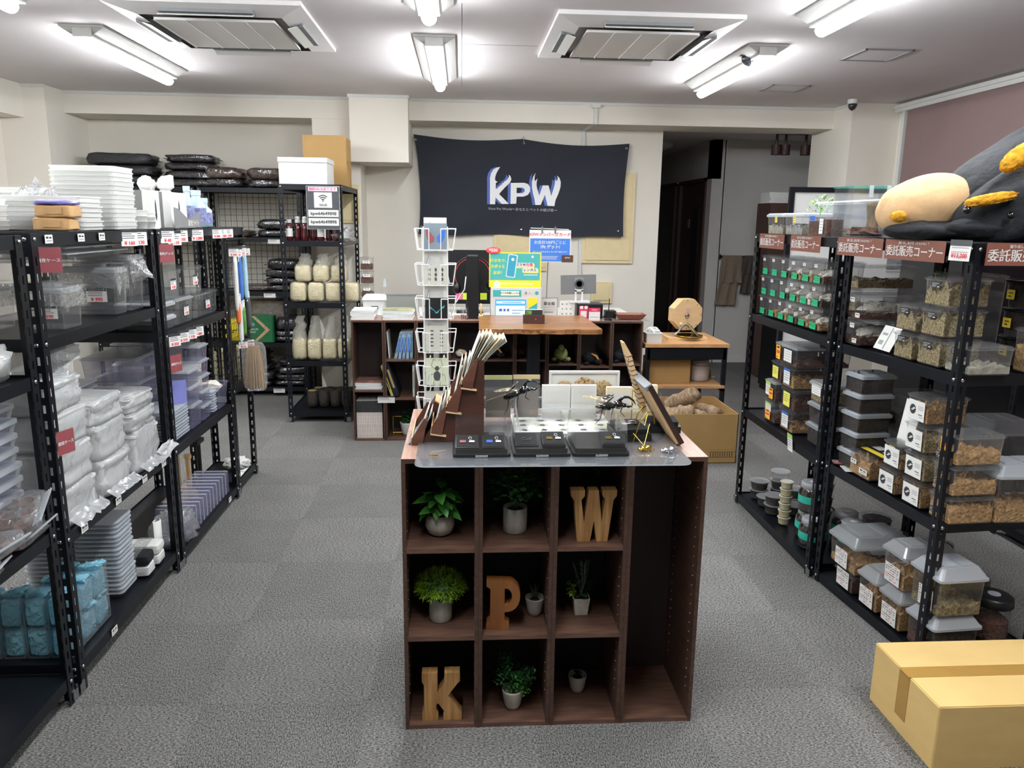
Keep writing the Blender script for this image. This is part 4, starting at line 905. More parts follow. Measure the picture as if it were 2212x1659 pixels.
film_sheet('plastic_film', 'clear film corner sticking out beside the 990 case', [(-1.29, 3.10, 1.40), (-1.262, 3.2, 1.38), (-1.235, 3.2, 1.31), (-1.29, 3.13, 1.33)], film, seed=5, amp=.012)
tray_stack('smoky flat tray under the rack top', -1.48, 2.9, 1.415, .36, .5, 3, .02, clear_s, 'smoky flat trays')
# ---- white bagged cases on the middle shelf
def bagged(label, x, y, z, w, d, h, seed, grp, frill=False):
    t = thing('bagged_case', label, 'bagged case', T(x, y, z+.0005, 0, 0, seed*1.3 % 3-1.5), grp)
    obj('case', M().rbox(w*.9, d*.88, .004, h*.86, .015, 3, w1=w*.95, d1=d*.93).rbox(w*.98, d*.95, h*.86, h*.92, .015, 3), milk, t)
    b_ = M(); n = 22; rings = []
    for j in range(10):
        v = j/9; ring = []
        for i in range(n*2):
            a = 2*PI*i/(n*2); e = lambda q: math.copysign(abs(q)**.35, q)
            q = noise.noise(Vector((math.cos(a)*3+seed, math.sin(a)*3, v*5+seed)))*.014+noise.noise(Vector((math.cos(a)*8+seed, math.sin(a)*8, v*14)))*.006
            sc_ = 1+.03*math.sin(v*9+seed)
            ring.append((e(math.cos(a))*(w/2+q)*sc_, e(math.sin(a))*(d/2+q)*sc_, v*h*(1.0+.03*math.sin(a*3+seed)) if v > 0 else 0))
        rings.append(ring)
    b_.loft(rings, 0, True); obj('bag', b_, bagw, t, None, True)
    if frill:
        f = M(); vs = []
        for i in range(13):
            for j in range(4): vs.append((w/2+.004+.014*noise.noise(Vector((i*.8, j, seed)))+.012*j, (i/12-.5)*d*.9, .03-.008*j+.016*noise.noise(Vector((i*.9, j+3, seed)))))
        f.add(vs, [(i*4+j, i*4+j+1, i*4+j+5, i*4+j+4) for i in range(12) for j in range(3)]); obj('bag_hem', f, bagw, t, None, True)
    return t
cols = [(2.555, .25, [.13, .13, .12, .10], 'nearest'), (2.83, .25, [.14, .13, .09], 'middle'), (3.12, .26, [.17, .07, .065], 'farthest')]
sd = 1
for yc, d, hs, l in cols:
    z = .556
    for i, h in enumerate(hs):
        bagged('white translucent case in a crumpled bag, %s column, %s' % (l, ['bottom', 'second up', 'third up', 'top'][i]), -1.405-(0.006*i), yc, z, .25, d, h-.003, sd, 'bagged white cases', i == 0); z += h; sd += 1
film_sheet('plastic_film', 'white bag peak standing tallest over the bagged cases', [(-1.55, 2.50, .99), (-1.30, 2.55, 1.0), (-1.33, 2.76, 1.13), (-1.5, 2.6, 1.15)], bagw, seed=8, amp=.03)
film_sheet('plastic_film', 'loose bag corner hanging over the shelf edge next to the second post', [(-1.27, 3.16, .60), (-1.262, 3.3, .62), (-1.235, 3.31, .59), (-1.25, 3.18, .555)], bagw, seed=9, amp=.012)
tray_stack('violet clear tray behind the bagged cases', -1.60, 3.08, .86-.14, .19, .30, 8, .022, clear_v, 'violet trays behind the bagged cases')
bagged('grey bagged case tucked behind at the back of the middle shelf', -1.62, 3.1, .556, .17, .3, .16, 31, None)
# ---- blue film-covered acrylic boxes on the bottom shelf
def bluebox(label, x, y, z, w, d, h, seed):
    t = thing('acrylic_box', label, 'acrylic box', T(x, y, z+.0005), 'blue film covered acrylic boxes')
    k = ('bluebox', w, d, h)
    if k not in CACHE:
        m = M()
        for sx in (-1, 1):
            for sy in (-1, 1): m.box(sx*w/2-(sx > 0)*.003, sy*d/2-(sy > 0)*.003, 0, sx*w/2+(sx < 0)*.003, sy*d/2+(sy < 0)*.003, h)
        CACHE[k] = m.box(-w/2, -d/2, 0, w/2, d/2, .003).box(-w/2, -d/2, h-.003, w/2, d/2, h).box(-w/2, -d/2+.003, .003, -w/2+.0015, d/2-.003, h-.003).box(w/2-.0015, -d/2+.003, .003, w/2, d/2-.003, h-.003)
    kobj('box', k, clear, t)
    k2 = ('bluefilm', w, d, h, seed % 4)
    if k2 not in CACHE: CACHE[k2] = M().blob(w*.46, d*.47, h*.47, seed, .07, 3, 16, 10, .3, c=(0, 0, h*.5)).blob(w*.5, d*.3, .012, seed+2, .6, 6, 14, 5, .6, c=(0, 0, h+.004))
    kobj('film_cover', k2, bluef, t, None, True)
ys = [2.465, 2.562, 2.66, 2.757]
for li in range(2):
    for j in range(3 if li else 3):
        for i in range(5 if j == 0 else 2):
            bluebox('blue-filmed acrylic box, %s layer, %s row from the near end, %s from the aisle' % (('lower', 'upper')[li], ORD[j], ORD[i]), -1.335-.077*i, ys[j], .106+.108*li, .070, .090, .104, i+j*3+li)
tray_stack('clear deli tray in the tower beyond the blue boxes', -1.40, 2.915, .106, .17, .15, 17, .018, clear, 'leaning tower of clear trays')
tray_stack('clear deli tray in the shorter tower behind', -1.60, 2.93, .106, .17, .15, 14, .018, clear_s, 'shorter tower of clear trays behind')
for k, (yc, z, m_, l) in enumerate([(3.055, .106, white, 'white, lower, nearer'), (3.055, .152, blk_soft, 'dark, upper, nearer'), (3.165, .106, white, 'white, lower, farther'), (3.165, .152, offwhite, 'cream, upper, farther')]):
    t = thing('filter_pack', 'boxy pack of filter sheets: '+l, 'pack', T(-1.36, yc, z+.0005, 0, 0, 4)); obj('body', M().blob(.075, .045, .0215, k, .03, 2, 20, 8, .25, c=(0, 0, .022)), m_, t); obj('band', M().rbox(.06, .0925, .001, .0445, .008, 2), film, t)
t = thing('paper_sheet', 'curled white sheet standing behind the filter packs', 'paper', T(-1.33, 3.24, .106)); obj('sheet', M().loft([[(.0+.02*math.sin(a*.5), .03*(a-3)/3, z) for a in range(7)]+[(.001+.02*math.sin(a*.5), .03*(a-3)/3, z) for a in range(6, -1, -1)] for z in (0, .16)]), paper, t, None, True); obj('fold', M().box(-.002, -.03, .16, .002, .0, .162), paper, t)
# ---- unit 1 (left edge)
for i, (x, y, z) in enumerate([(-1.38, 2.22, 1.092), (-1.50, 2.12, 1.092), (-1.40, 2.0, 1.092)]):
    t = thing('poly_bag', 'puffy white poly bag on the left-edge rack, %s' % ('nearest the post', 'at the back', 'cut by the picture edge')[i], 'bag', T(x, y, z)); obj('bag', M().blob(.085, .09, .055, 20+i, .25, 3, 22, 12, .6, c=(0, 0, .052)), bagw, t, None, True); obj('contents', M().blob(.07, .07, .035, 20+i, .2, 3, 14, 8, .6, c=(0, 0, .037)), tissue, t)
tray_stack('grey flat box in a film pile at the left edge', -1.50, 2.22, .602, .34, .22, 9, .045, clear_v, 'flat boxes in film at the left edge')
cupm = mat('brown cup', S(128, 96, 84), .45, a=.08)
for i, (x, y, z, rz, rx) in enumerate([(-1.31, 2.20, .68, 15, 12), (-1.30, 2.02, .64, -20, 8), (-1.34, 2.24, .60, 5, 0), (-1.30, 1.93, .60, 10, 0)]):
    t = thing('zip_bag', 'clear zip bag of brown cups on the left-edge rack, %s' % ['on top, nearest the post', 'lying lower on the left', 'underneath, nearest the post', 'at the picture edge'][i], 'bag', T(x, y, z+.002, rx, -8, rz))
    c = M()
    for q in range(9): c.lathe([(.016, 0), (.022, .022), (.020, .022), (.015, .003)], 12, (-.05+.045*(q % 3), -.05+.048*(q//3), .004+.004*(q % 2)), 0, T(0, 0, 0, 6*(q % 3), 8*(q % 2)))
    obj('cups', c, cupm, t); obj('bag', M().blob(.085, .095, .028, 40+i, .15, 3, 20, 9, .5, c=(0, 0, .024)), film, t, None, True)
    z_ = M()
    for q in range(4): z_.box(.075+.007*q, -.09, .02+.004*q, .079+.007*q, .09, .024+.004*q)
    obj('zip_strip', z_, frost, t)
# ---- shelf-edge tags and hanging signs on the left row
def edge_tag(x, y, z, label, style='mini', w_=.045, h=.026):
    t = thing('shelf_label', label, 'label', FXp(x, y, z)); link('label_card', card(style, w_, h), t)
for q, (y, l) in enumerate([(2.475, 'nearest'), (2.68, 'second'), (2.83, 'third'), (3.19, 'fourth')]): edge_tag(-1.2588, y, 1.486, 'small white shelf label on the top beam, %s of four' % l)
for q, (y, z, l) in enumerate([(2.50, .536, 'nearest'), (2.76, .536, 'second'), (3.0, .536, 'third'), (3.25-.05, .536, 'fourth')]): edge_tag(-1.2588, y, z, 'small white shelf label on the middle beam, %s from the near post' % l)
edge_tag(-1.2588, 2.63, .085, 'small white shelf label on the bottom beam of the second unit'); edge_tag(-1.2588, 4.05, .055, 'small white shelf label on the bottom beam of the third unit')
def redsign(y, z, s, label, rz=0):
    t = thing('shelf_sign', 'dull red card reading '+label, 'sign', FXp(-1.245, y, z) @ T(0, 0, 0, 0, rz, 0)); obj('card', M().rbox(.088*.8, .075, 0, .0012, .004, 2), maroon, t); obj('sleeve', M().rbox(.096*.8, .082, -.0008, .0, .004, 2), acryl, t); lettering(s, .0128, white, t, T(0, -.002, .0016), .04)
redsign(2.433, 1.425, '飼育ケース', '飼育ケース, upper one on the near post', -55); redsign(2.415, .86, '飼育ケース', '飼育ケース, lower one on the near post', -15)
redsign(3.375, 1.405, '便利グッズ', '便利グッズ, upper one on the second post', -40); redsign(3.39, .93, '便利グッズ', '便利グッズ, lower one on the second post', -20)
def ptag(x, y, z, price, label, w_=.06, rz=0, face=FXp):
    t = thing('price_tag', label, 'price tag', face(x, y, z) @ T(0, 0, 0, 0, rz, 0)); link('tag_card', card('price', w_, w_*.9), t); lettering('¥ '+price, w_*.27, red, t, T(0, -w_*.3, .0013), .03)
for y, p, l in [(3.035, '160', 'pair on the top beam, nearer'), (3.125, '130', 'pair on the top beam, farther'), (3.42, '40', 'top beam of the third unit, nearest'), (3.50, '110', 'top beam of the third unit, second'), (3.585, '100', 'top beam of the third unit, third'), (3.80, '1,080', 'top beam of the third unit, middle'), (4.10, '880', 'top beam, first of the far three'), (4.19, '1,780', 'top beam, second of the far three'), (4.30, '680', 'top beam, last of the far three')]:
    ptag(-1.250, y, 1.478-.012*(p in ('110',)), p, 'hanging price tag '+p+' yen, '+l, .07 if y < 3.9 else .062, -30)
for y, p, l in [(3.41, '350', 'nearest'), (3.52, '370', 'second'), (3.62, '770', 'third'), (3.72, '480', 'fourth')]:
    ptag(-1.250, y, 1.03, p, 'hanging price tag '+p+' yen on the upper beam, %s of four' % l, .06, -30)
# ---- third unit
for i in range(9):
    r_, c_ = divmod(i, 3)
    cup('small white deli pot on the rack top beside the tall pile, row %s, %s' % (ORD[r_], ('bottom', 'middle', 'top')[c_]), -1.31-.085*(r_ == 1), 3.285+.04*r_, 1.507+.022*c_*(1 if r_ < 2 else .8), .037, .03, None, 0, 'white deli pots', milk, 'deli_pot', 'pot', milk)
gbox = mat('grey printed box', S(128, 128, 128), .5, a=.05)
for k, (yc, dd) in enumerate(((3.46, .09), (3.74, .20))):
    t = thing('light_box', 'grey and white boxed insect light, %s of two' % ('nearer', 'farther')[k], 'box', T(-1.37, yc, 1.507))
    obj('box', M().box(-.065, -dd/2, 0, .065, dd/2, .158), gbox, t); obj('white_panel', M().box(.03, -dd/2-.0008, .0, .0658, dd/2, .1575), paper, t)
    obj('print', M().prism([(.045, .03), (.055, .05), (.052, .10), (.045, .125), (.038, .10), (.035, .05)], .0662, .0666, 0, FXp(0, -.045, 0)), ink, t)
t = thing('display_tray', 'grey counter display tray printed 殺虫ライト in front of the light boxes', 'display tray', T(-1.284, 3.70, 1.507, 0, 0, 90))
obj('tray', M().box(-.17, -.03, 0, .17, .03, .003).prism([(-.17, 0), (.17, 0), (.17, .075), (.12, .06), (.0, .04), (-.12, .085), (-.17, .09)], .029, .031, 0, T(0, 0, 0, 90)), gbox, t); lettering('殺虫ライト', .030, white, t, FY(.07, -.0315, .02), .02)
for k, (x, y, h) in enumerate([(-1.56, 3.40, .235), (-1.55, 3.52, .235), (-1.54, 3.64, .23), (-1.50, 3.88, .235), (-1.42, 3.90, .24)]):
    t = thing('spray_bottle', 'spray bottle with white film-wrapped head behind the light boxes, %s from the near end' % ORD[k], 'spray bottle', T(x, y, 1.507)); obj('body', M().lathe([(.03, 0), (.033, .01), (.033, .16), (.014, .185)], 14), white, t, None, True)
    obj('head', M().blob(.035, .03, .035, k, .3, 4, 12, 8, .7, c=(.005, 0, h-.035)), milk, t, None, True); obj('red_label', M().lathe([(.0335, .12), (.0335, .155)], 14, cap=False), red, t)
sprb = mat('pale blue bottle', S(176, 200, 214), .3, a=.2, scale=40)
for k, (y, h, r) in enumerate([(3.93, .17, .03), (4.06, .155, .045), (4.17, .12, .04)]):
    t = thing('refill_bottle', 'pale blue labelled bottle at the far end of the rack top, %s' % ('nearest', 'middle', 'farthest')[k], 'bottle', T(-1.33, y, 1.507)); obj('body', M().lathe([(r, 0), (r, h*.7), (r*.5, h*.85), (r*.5, h)], 14), sprb, t, None, True); obj('cap', M().lathe([(r*.55, h), (r*.55, h+.025)], 12), mat('blue white cap', S(196, 216, 236), .4, a=0), t); obj('label', M().lathe([(r+.001, h*.15), (r+.001, h*.6)], 14, cap=False), mat('violet label', S(132, 136, 178), .5, a=.5, scale=60), t)
def soilbagm(label, x, y, z, w, d, h, seed, m_=soilbag, grp=None, rz=0):
    t = thing('soil_bag', label, 'soil bag', T(x, y, z+.0005, 0, 0, rz), grp)
    obj('bag', M().blob(w/2, d/2, h/2, seed, .10, 2.6, 26, 12, .45, c=(0, 0, h*.47)), m_, t, None, True)
    e = M()
    for sx in (-1, 1):
        vs = []
        for i in range(7):
            yy = (i/6-.5)*d*.7; vs += [(sx*w*.47, yy, h*.45), (sx*(w*.5+.02), yy*1.1, h*.42+.006*math.sin(i*2.3+seed))]
        e.add(vs, [(2*i, 2*i+1, 2*i+3, 2*i+2) for i in range(6)])
    obj('seam', e, m_, t); return t
for k, z in enumerate((1.072+.14, 1.262, 1.315)): pass
for k in range(5): soilbagm('black packet lying at the back of the upper shelf, %s up' % ORD[k], -1.58, 3.70, 1.072+.062*k, .20, .42, .065, 50+k, soilbag, 'black packets on the third unit')
def pc(label, y0, y1, z0, z1, D, price=None, body=clear_s, lm=clear_s, st='flat', x=-1.29, **k):
    t = case(label, x-D/2, (y0+y1)/2, z0, D, abs(y1-y0)-.006, z1-z0, body, lm, st, None, **k)
    if price: tagp(t, FXp(D/2+.003, .01, (z1-z0)*.5), price, .048, .062)
    return t
pc('clear case tagged 330, upper row, nearest on the third unit', 3.42, 3.65, 1.2, 1.325, .17, '330'); pc('clear case tagged 580 with a smoky lid, upper row', 3.70, 3.95, 1.195, 1.325, .17, '500')
pc('clear case tagged 790, lower row', 3.56, 3.79, 1.072, 1.19, .2, '790', lm=frost_l); pc('clear case tagged 880 under a red-printed lid', 3.81, 4.16, 1.072, 1.19, .2, '880')
pc('small clear case, lower row, against the second post', 3.40, 3.55, 1.072, 1.13, .2, None, lm=frost, st='grey'); pc('small clear case, upper of two against the second post', 3.40, 3.55, 1.132, 1.19, .2, None, lm=frost, st='grey')
pc('clear open bin low beside the second post', 3.36, 3.47, .935+.137, 1.12, .12, None, x=-1.52)
tray_stack('violet thin tray, dense low pile nearest the second post', -1.375, 3.525, .556, .17, .22, 10, .0145, clear_v, 'dense pile of violet trays')
pc('violet-tinted clear case, bottom, beyond the dense pile', 3.66, 3.81, .556, .67, .19, None, clear_v, frost_l); pc('violet-tinted clear case, second up, beyond the dense pile', 3.655, 3.81, .672, .76, .19, None, clear_v, frost_l); pc('violet-tinted clear case, third up', 3.655, 3.81, .762, .84, .19, None, clear_v, frost_l)
for k in range(5): pc('violet-tinted clear case in the tall middle stack, %s up' % ORD[k], 3.82, 3.955, .556+.076*k, .556+.076*k+.075, .19, None, clear_v, frost_l, group='tall middle stack of violet cases')
pc('wide violet-tinted case at the back of the middle shelf, lower', 3.45, 3.70, .72, .83, .24, None, clear_v, frost_l, x=-1.44); pc('wide violet-tinted case at the back of the middle shelf, upper', 3.45, 3.75, .832, .94, .24, None, clear_v, frost_l, x=-1.44)
for k in range(4): pc('clear lidded case at the back, %s up, third unit' % ORD[k], 3.78, 3.98, .556+.10*k, .556+.10*k+.099, .19, None, clear_v, frost_l, group='clear cases at the back of the third unit', x=-1.50)
tray_stack('violet thin tray beside the violet bin', -1.36, 4.0, .556, .15, .08, 8, .0145, clear_v, 'small pile of violet trays')
t = thing('open_bin', 'violet-tinted open bin at the far end of the middle shelf', 'bin', T(-1.35, 4.13, .556)); kobj('body', shell(.15, .15, .13, .8), clear_v, t); obj('contents', M().blob(.06, .06, .03, 3, .3, 3, 12, 8, c=(0, 0, .11)), tissue, t); obj('rim', M().rbox(.158, .158, .127, .131, .01, 2, cap=False), clear_v, t)
t = thing('plastic_sheet', 'blue-violet translucent sheet standing behind the dense pile', 'plastic sheet', T(-1.33, 3.58, .704, 0, 0, 30)); obj('sheet', M().box(-.05, -.001, 0, .05, .001, .11), mat('violet sheet', S(140, 144, 214), .3, a=.05), t); obj('edge', M().box(-.05, -.0012, .108, .05, .0012, .11), film, t)
cream_j = mat('cream substrate', S(216, 206, 176), .5, a=.06)
for k, (x, y) in enumerate([(-1.43, 4.09), (-1.50, 4.16), (-1.56, 4.05)]):
    t = thing('substrate_jar', 'tall cream jar with a milky lid behind the violet bin, %s' % ('front', 'right', 'back')[k], 'jar', T(x, y, .556)); obj('body', M().lathe([(.045, 0), (.05, .01), (.052, .2), (.05, .22)], 18), cream_j, t, None, True); obj('lid', M().lathe([(.054, .22), (.055, .238), (.05, .241)], 18), milk, t)
# bottom shelf of the third unit
rib = M()
for q in range(11): rib.add([(-.17, -.28+.052*q, .0), (.0, -.28+.052*q, .0), (.0, -.28+.052*q, .115), (-.17, -.28+.052*q, .115), (-.17, -.254+.052*q, .006), (.006, -.254+.052*q, .006), (.006, -.254+.052*q, .124), (-.17, -.254+.052*q, .124)], [(0, 1, 2, 3), (1, 5, 6, 2), (3, 2, 6, 7), (0, 4, 5, 1)])
EDG = M()
for q in range(11): EDG.box(-.17, -.281+.052*q, .114, .002, -.277+.052*q, .118).box(-.17, -.256+.052*q, .122, .007, -.251+.052*q, .126).box(.0, -.281+.052*q, 0, .003, -.278+.052*q, .116)
t = thing('ribbed_container', 'long ribbed clear container on the bottom shelf of the third unit', 'container', T(-1.285, 3.83, .077)); obj('body', rib, clear_v, t); obj('rib_edges', EDG, frost, t); obj('end_panel', M().box(-.17, .28, 0, .006, .283, .12).box(-.17, -.284, 0, .006, -.281, .12), clear_v, t)
t = thing('poly_bag', 'shiny crumpled violet-clear bag on the bottom shelf by the second post', 'bag', T(-1.33, 3.45, .077)); obj('bag', M().blob(.09, .085, .075, 9, .35, 4, 26, 14, .8, c=(0, 0, .068)), film, t, None, True); obj('contents', M().blob(.07, .06, .05, 2, .2, 3, 14, 8, .7, c=(0, 0, .052)), clear_v, t, None, True)
for k, (x, y, r, h, m_, cap) in enumerate([(-1.50, 3.93, .045, .16, beech, 0), (-1.46, 4.03, .042, .22, beech, 0), (-1.54, 4.10, .048, .24, beech, 0), (-1.45, 4.175, .03, .27, black, 1)]):
    t = thing('press_stand', ('wooden tamper stand with round base, %s from the near side' % ORD[k]) if not cap else 'black T-shaped tamper stand beside the wooden ones', 'tamper', T(x, y, .077)); obj('base', M().lathe([(r, 0), (r, .03), (r*.9, .034)], 20) if k else M().cbox((0, 0, .017), (.1, .09, .034)), m_, t); obj('pole', M().cyl((0, 0, .03), (0, 0, h), .012, n=10), m_, t)
    obj('handle', M().cbox((0, 0, h), (.03, .11, .022)) if cap else M().lathe([(.02, h), (.02, h+.02)], 12), m_, t)
# ---- narrow rack: wire grid, hanging tools
gm_ = M()
for q in range(13): gm_.cyl((-.0, .02+.03*q, .65), (0, .02+.03*q, 1.44), .0016, n=4)
for q in range(20): gm_.cyl((0, .02, .65+.0415*q), (0, .38, .65+.0415*q), .0016, n=4)
t = thing('wire_grid', 'black wire grid panel facing the aisle on the narrow rack', 'wire grid', T(-1.262, 4.27, 0)); obj('wires', gm_, black, t); obj('top_rail', M().cyl((0, .0, 1.44), (0, .40, 1.44), .004, n=6).cyl((0, .0, .65), (0, .40, .65), .004, n=6), black, t)
g2 = M()
for q in range(9): g2.cyl((-.25+.03*q, 0, .65), (-.25+.03*q, 0, 1.47), .0016, n=4)
for q in range(20): g2.cyl((-.25, 0, .66+.0415*q), (-.0, 0, .66+.0415*q), .0016, n=4)
t = thing('wire_grid', 'black wire grid panel on the near end of the narrow rack', 'wire grid', T(-1.268, 4.262, 0)); obj('wires', g2, black, t); obj('top_rail', M().cyl((-.25, 0, 1.47), (0, 0, 1.47), .004, n=6), black, t)
hangs = [('pale soft brush', offwhite, 4.33, 1.05, .30), ('blue-handled tweezers pack', mat('blue tool', S(60, 110, 190), .4, a=.1), 4.42, 1.10, .24), ('light blue syringe pack', mat('light blue tool', S(160, 200, 220), .3, a=.1), 4.52, 1.10, .26), ('orange-tagged packet', mat('orange tool', S(224, 110, 60), .5, a=.1), 4.34, .98, .12), ('green and yellow packet', mat('green packet', S(90, 140, 60), .4, a=.3), 4.44, .90, .16), ('dark tool pack', dgrey, 4.55, .92, .18), ('white long pipette', white, 4.37, .84, .26)]
for k, (l, m_, y, z, h) in enumerate(hangs):
    t = thing('hanging_tool', l+' hanging on the wire grid', 'tool', T(-1.235, y, z)); obj('pack', M().blob(.010, .022, h/2, k, .1, 3, 12, 10, .5, c=(0, 0, h/2)), m_, t, None, True); obj('header', M().box(-.002, -.025, h*.9, .002, .025, h+.04), paper, t); obj('hook', M().cyl((-.026, 0, h+.03), (.012, 0, h+.034), .002, n=5), steel, t)
for k, (y, z, p) in enumerate([(4.30, 1.375, '580'), (4.37, 1.37, '530'), (4.45, 1.375, '370'), (4.53, 1.37, '750')]): ptag(-1.23, y, z, p, 'tilted price tag %s yen on the wire grid, %s from the near end' % (p, ORD[k]), .055, -50)
ptag(-1.225, 4.36, .86, '530', 'lower price tag on the wire grid, nearer', .05, -50); ptag(-1.225, 4.5, .85, '330', 'lower price tag on the wire grid, farther', .05, -50)
st = thing('stick_bundle', 'bundle of long bagged wooden sticks hanging from the end of the wire grid', 'stick bundle', T(-1.18, 4.40, .60)); rnd = random.Random(7)
for k in range(14):
    a = -.045+.0066*k; b_ = rnd.uniform(-.012, .012); obj('stick', M().tube([(a*1.25, b_, 0), (a, b_*.5, .15), (a*.7, 0, .245)], .0042, 6), [beech, mat('tan stick', S(190, 146, 92), .6, a=.1)][k % 2], st)
obj('bag', M().blob(.068, .022, .14, 3, .05, 3, 16, 10, .4, c=(0, 0, .125)), film, st, None, True); obj('hook', M().cyl((-.05, 0, .262), (.02, 0, .27), .002, n=5), steel, st)
t = thing('wire_basket', 'wire basket of pale sticks low on the narrow rack', 'basket', T(-1.33, 4.46, .622)); m = M()
for q in range(8): m.cyl((-.06, -.14+.04*q, 0), (-.06, -.14+.04*q, .15), .0016, n=4).cyl((.05, -.14+.04*q, 0), (.05, -.14+.04*q, .15), .0016, n=4)
for q in range(5): m.cyl((.05, -.15, .0375*q), (.05, .15, .0375*q), .0016, n=4).cyl((-.06, -.15, .0375*q), (.05, -.15, .0375*q), .0016, n=4)
obj('basket', m, black, t); m = M()
for q in range(16): m.cyl((-.045+.09*((q*7) % 16)/16, -.13+.017*q, .004), (-.045+.09*((q*7) % 16)/16, -.13+.017*q, .20), .008, n=6)
obj('sticks', m, mat('cream sticks', S(228, 220, 190), .6, a=.06), t)
t = thing('poly_bag', 'crumpled white cloth bag on the bottom shelf of the narrow rack', 'bag', T(-1.36, 4.55, .077)); obj('bag', M().blob(.07, .06, .03, 6, .4, 4, 20, 10, .8, c=(0, 0, .026)), white, t, None, True); obj('tie', M().blob(.015, .012, .012, 2, .2, 3, 10, 6, c=(.05, 0, .03)), white, t)
for k, y in enumerate((4.40, 4.50)): t = thing('price_tag', 'price card lying flat on the bottom shelf of the narrow rack, %s' % ('nearer', 'farther')[k], 'price tag', T(-1.31, y, .079, 0, 0, 90)); link('tag_card', card('price', .09, .05), t)
# ================================================================== BACK-LEFT RACKS
A = 'soil bags on top of the back-left racks'
for i, (x, z, w_, h, rz) in enumerate([(-2.84, 1.801, .50, .085, 4), (-2.83, 1.888, .50, .085, 0), (-2.86, 1.972, .52, .10, -3)]): soilbagm('flat charcoal soil bag in the left pile above the racks, %s' % ('bottom', 'middle', 'top')[i], x, 6.98, z, w_, .34, h, 60+i, mat('charcoal soil bag', S(50, 50, 52), .5, a=.3, scale=60, bump=.6), A, rz)
for i, z in enumerate((1.801, 1.868, 1.935, 2.0)): soilbagm('shiny black soil bag in the middle pile above the racks, %s up' % ORD[i], -2.29+.01*(i % 2), 6.97, z, .40, .33, .07, 65+i, soilbag, A, 2*i-3)
for i, (x, z) in enumerate([(-2.00, 1.801), (-2.01, 1.872), (-1.66, 1.801), (-1.66, 1.87)]): soilbagm('brown-black soil bag above the racks, %s pile, %s' % (('third', 'rightmost')[i//2], ('lower', 'upper')[i % 2]), x, 6.96, z, .32 if i < 2 else .30, .31, .075 if i % 2 == 0 else .10, 70+i, brownbag if i % 2 else soilbag, A)
soilbagm('brown soil bag peeping between the two left piles above the racks', -2.56, 7.0, 1.801, .3, .25, .06, 76, mat('rust soil bag', S(96, 62, 46), .5, a=.2, bump=.4), None)
soilbagm('dark soil bag above the racks at the left picture edge', -3.45+.42, 6.75+.3, 1.801, .2, .2, .05, 77, soilbag, None)
B = 'soil bags on the back-left rack shelves'
for i, (x, z, w_, h, m_, l) in enumerate([(-1.98, 1.391, .34, .06, brownbag, 'flat, left on the second shelf'), (-1.58, 1.391, .36, .065, soilbag, 'lower one right on the second shelf'), (-1.57, 1.457, .36, .09, soilbag, 'upper one right on the second shelf'),
    (-1.80, .931, .34, .05, brownbag, 'flat brown one on the third shelf'), (-1.55, .931, .30, .055, soilbag, 'bottom of the pile on the third shelf'), (-1.56, .987, .30, .06, soilbag, 'second of the pile on the third shelf'), (-1.55, 1.047, .32, .07, soilbag, 'third of the pile on the third shelf'), (-1.53, 1.117, .32, .09, soilbag, 'top of the pile on the third shelf'),
    (-1.52, .484, .26, .05, soilbag, 'bottom one beside the green moss pack'), (-1.52, .534, .26, .05, soilbag, 'middle one beside the green moss pack'), (-1.50, .584, .28, .12, soilbag, 'slumped one beside the green moss pack'),
    (-1.83, .086, .30, .05, soilbag, 'bottom of the left floor pile'), (-1.82, .136, .30, .085, soilbag, 'second of the left floor pile'), (-1.84, .221, .28, .06, soilbag, 'third of the left floor pile'), (-1.86, .281, .24, .05, soilbag, 'fourth of the left floor pile'), (-1.86, .331, .24, .07, soilbag, 'top of the left floor pile'),
    (-1.52, .086, .30, .05, soilbag, 'bottom of the right floor pile'), (-1.51, .136, .30, .06, soilbag, 'second of the right floor pile'), (-1.50, .196, .30, .065, soilbag, 'third of the right floor pile'), (-1.49, .261, .28, .07, soilbag, 'top of the right floor pile')]):
    soilbagm('dark soil bag, '+l, x, 6.97, z, w_, .30, h, 80+i, m_, B)
t = thing('moss_pack', 'green MAGNUM MOSS pack with a tan chevron on the back-left rack', 'moss pack', T(-1.76, 6.86, .484)); obj('pack', M().rbox(.24, .10, 0, .235, .02, 2), mat('deep green pack', S(28, 104, 62), .4, a=.15), t)
obj('chevron', M().prism([(-.07, .23), (.045, .11), (-.07, .0), (-.04, .0), (.085, .11), (-.04, .23)], .051, .0522, 0, T(0, 0, 0, 90)), mat('tan moss print', S(186, 152, 116), .8, a=.3, scale=80), t)
for s_, z, sz in (('水苔', .155, .028), ('MAGNUM', .115, .024), ('MOSS', .09, .024)): lettering(s_, sz, white, t, FY(-.07, -.053, z), .01)
t = thing('moss_bale', 'tan moss bale lying above the green moss pack', 'moss bale', T(-1.72, 7.05, .484)); obj('bale', M().rbox(.34, .18, .0, .35, .04, 3), mat('tan bale', S(120, 104, 84), .5, a=.3, scale=30, bump=.5), t); obj('wrap', M().blob(.175, .095, .18, 2, .03, 2, 20, 10, .3, c=(0, 0, .18)), film, t, None, True)
t = thing('yellow_bag', 'bright yellow printed bag seen behind the left aisle racks', 'bag', T(-2.02, 6.88, .484)); obj('bag', M().blob(.09, .04, .10, 2, .06, 2, 16, 10, .4, c=(0, 0, .10)), mat('yellow bag film', S(236, 206, 40), .4, a=.1), t, None, True); obj('print', M().box(-.05, -.043, .08, .03, -.040, .085).box(-.04, -.043, .10, .05, -.040, .105), ink, t)
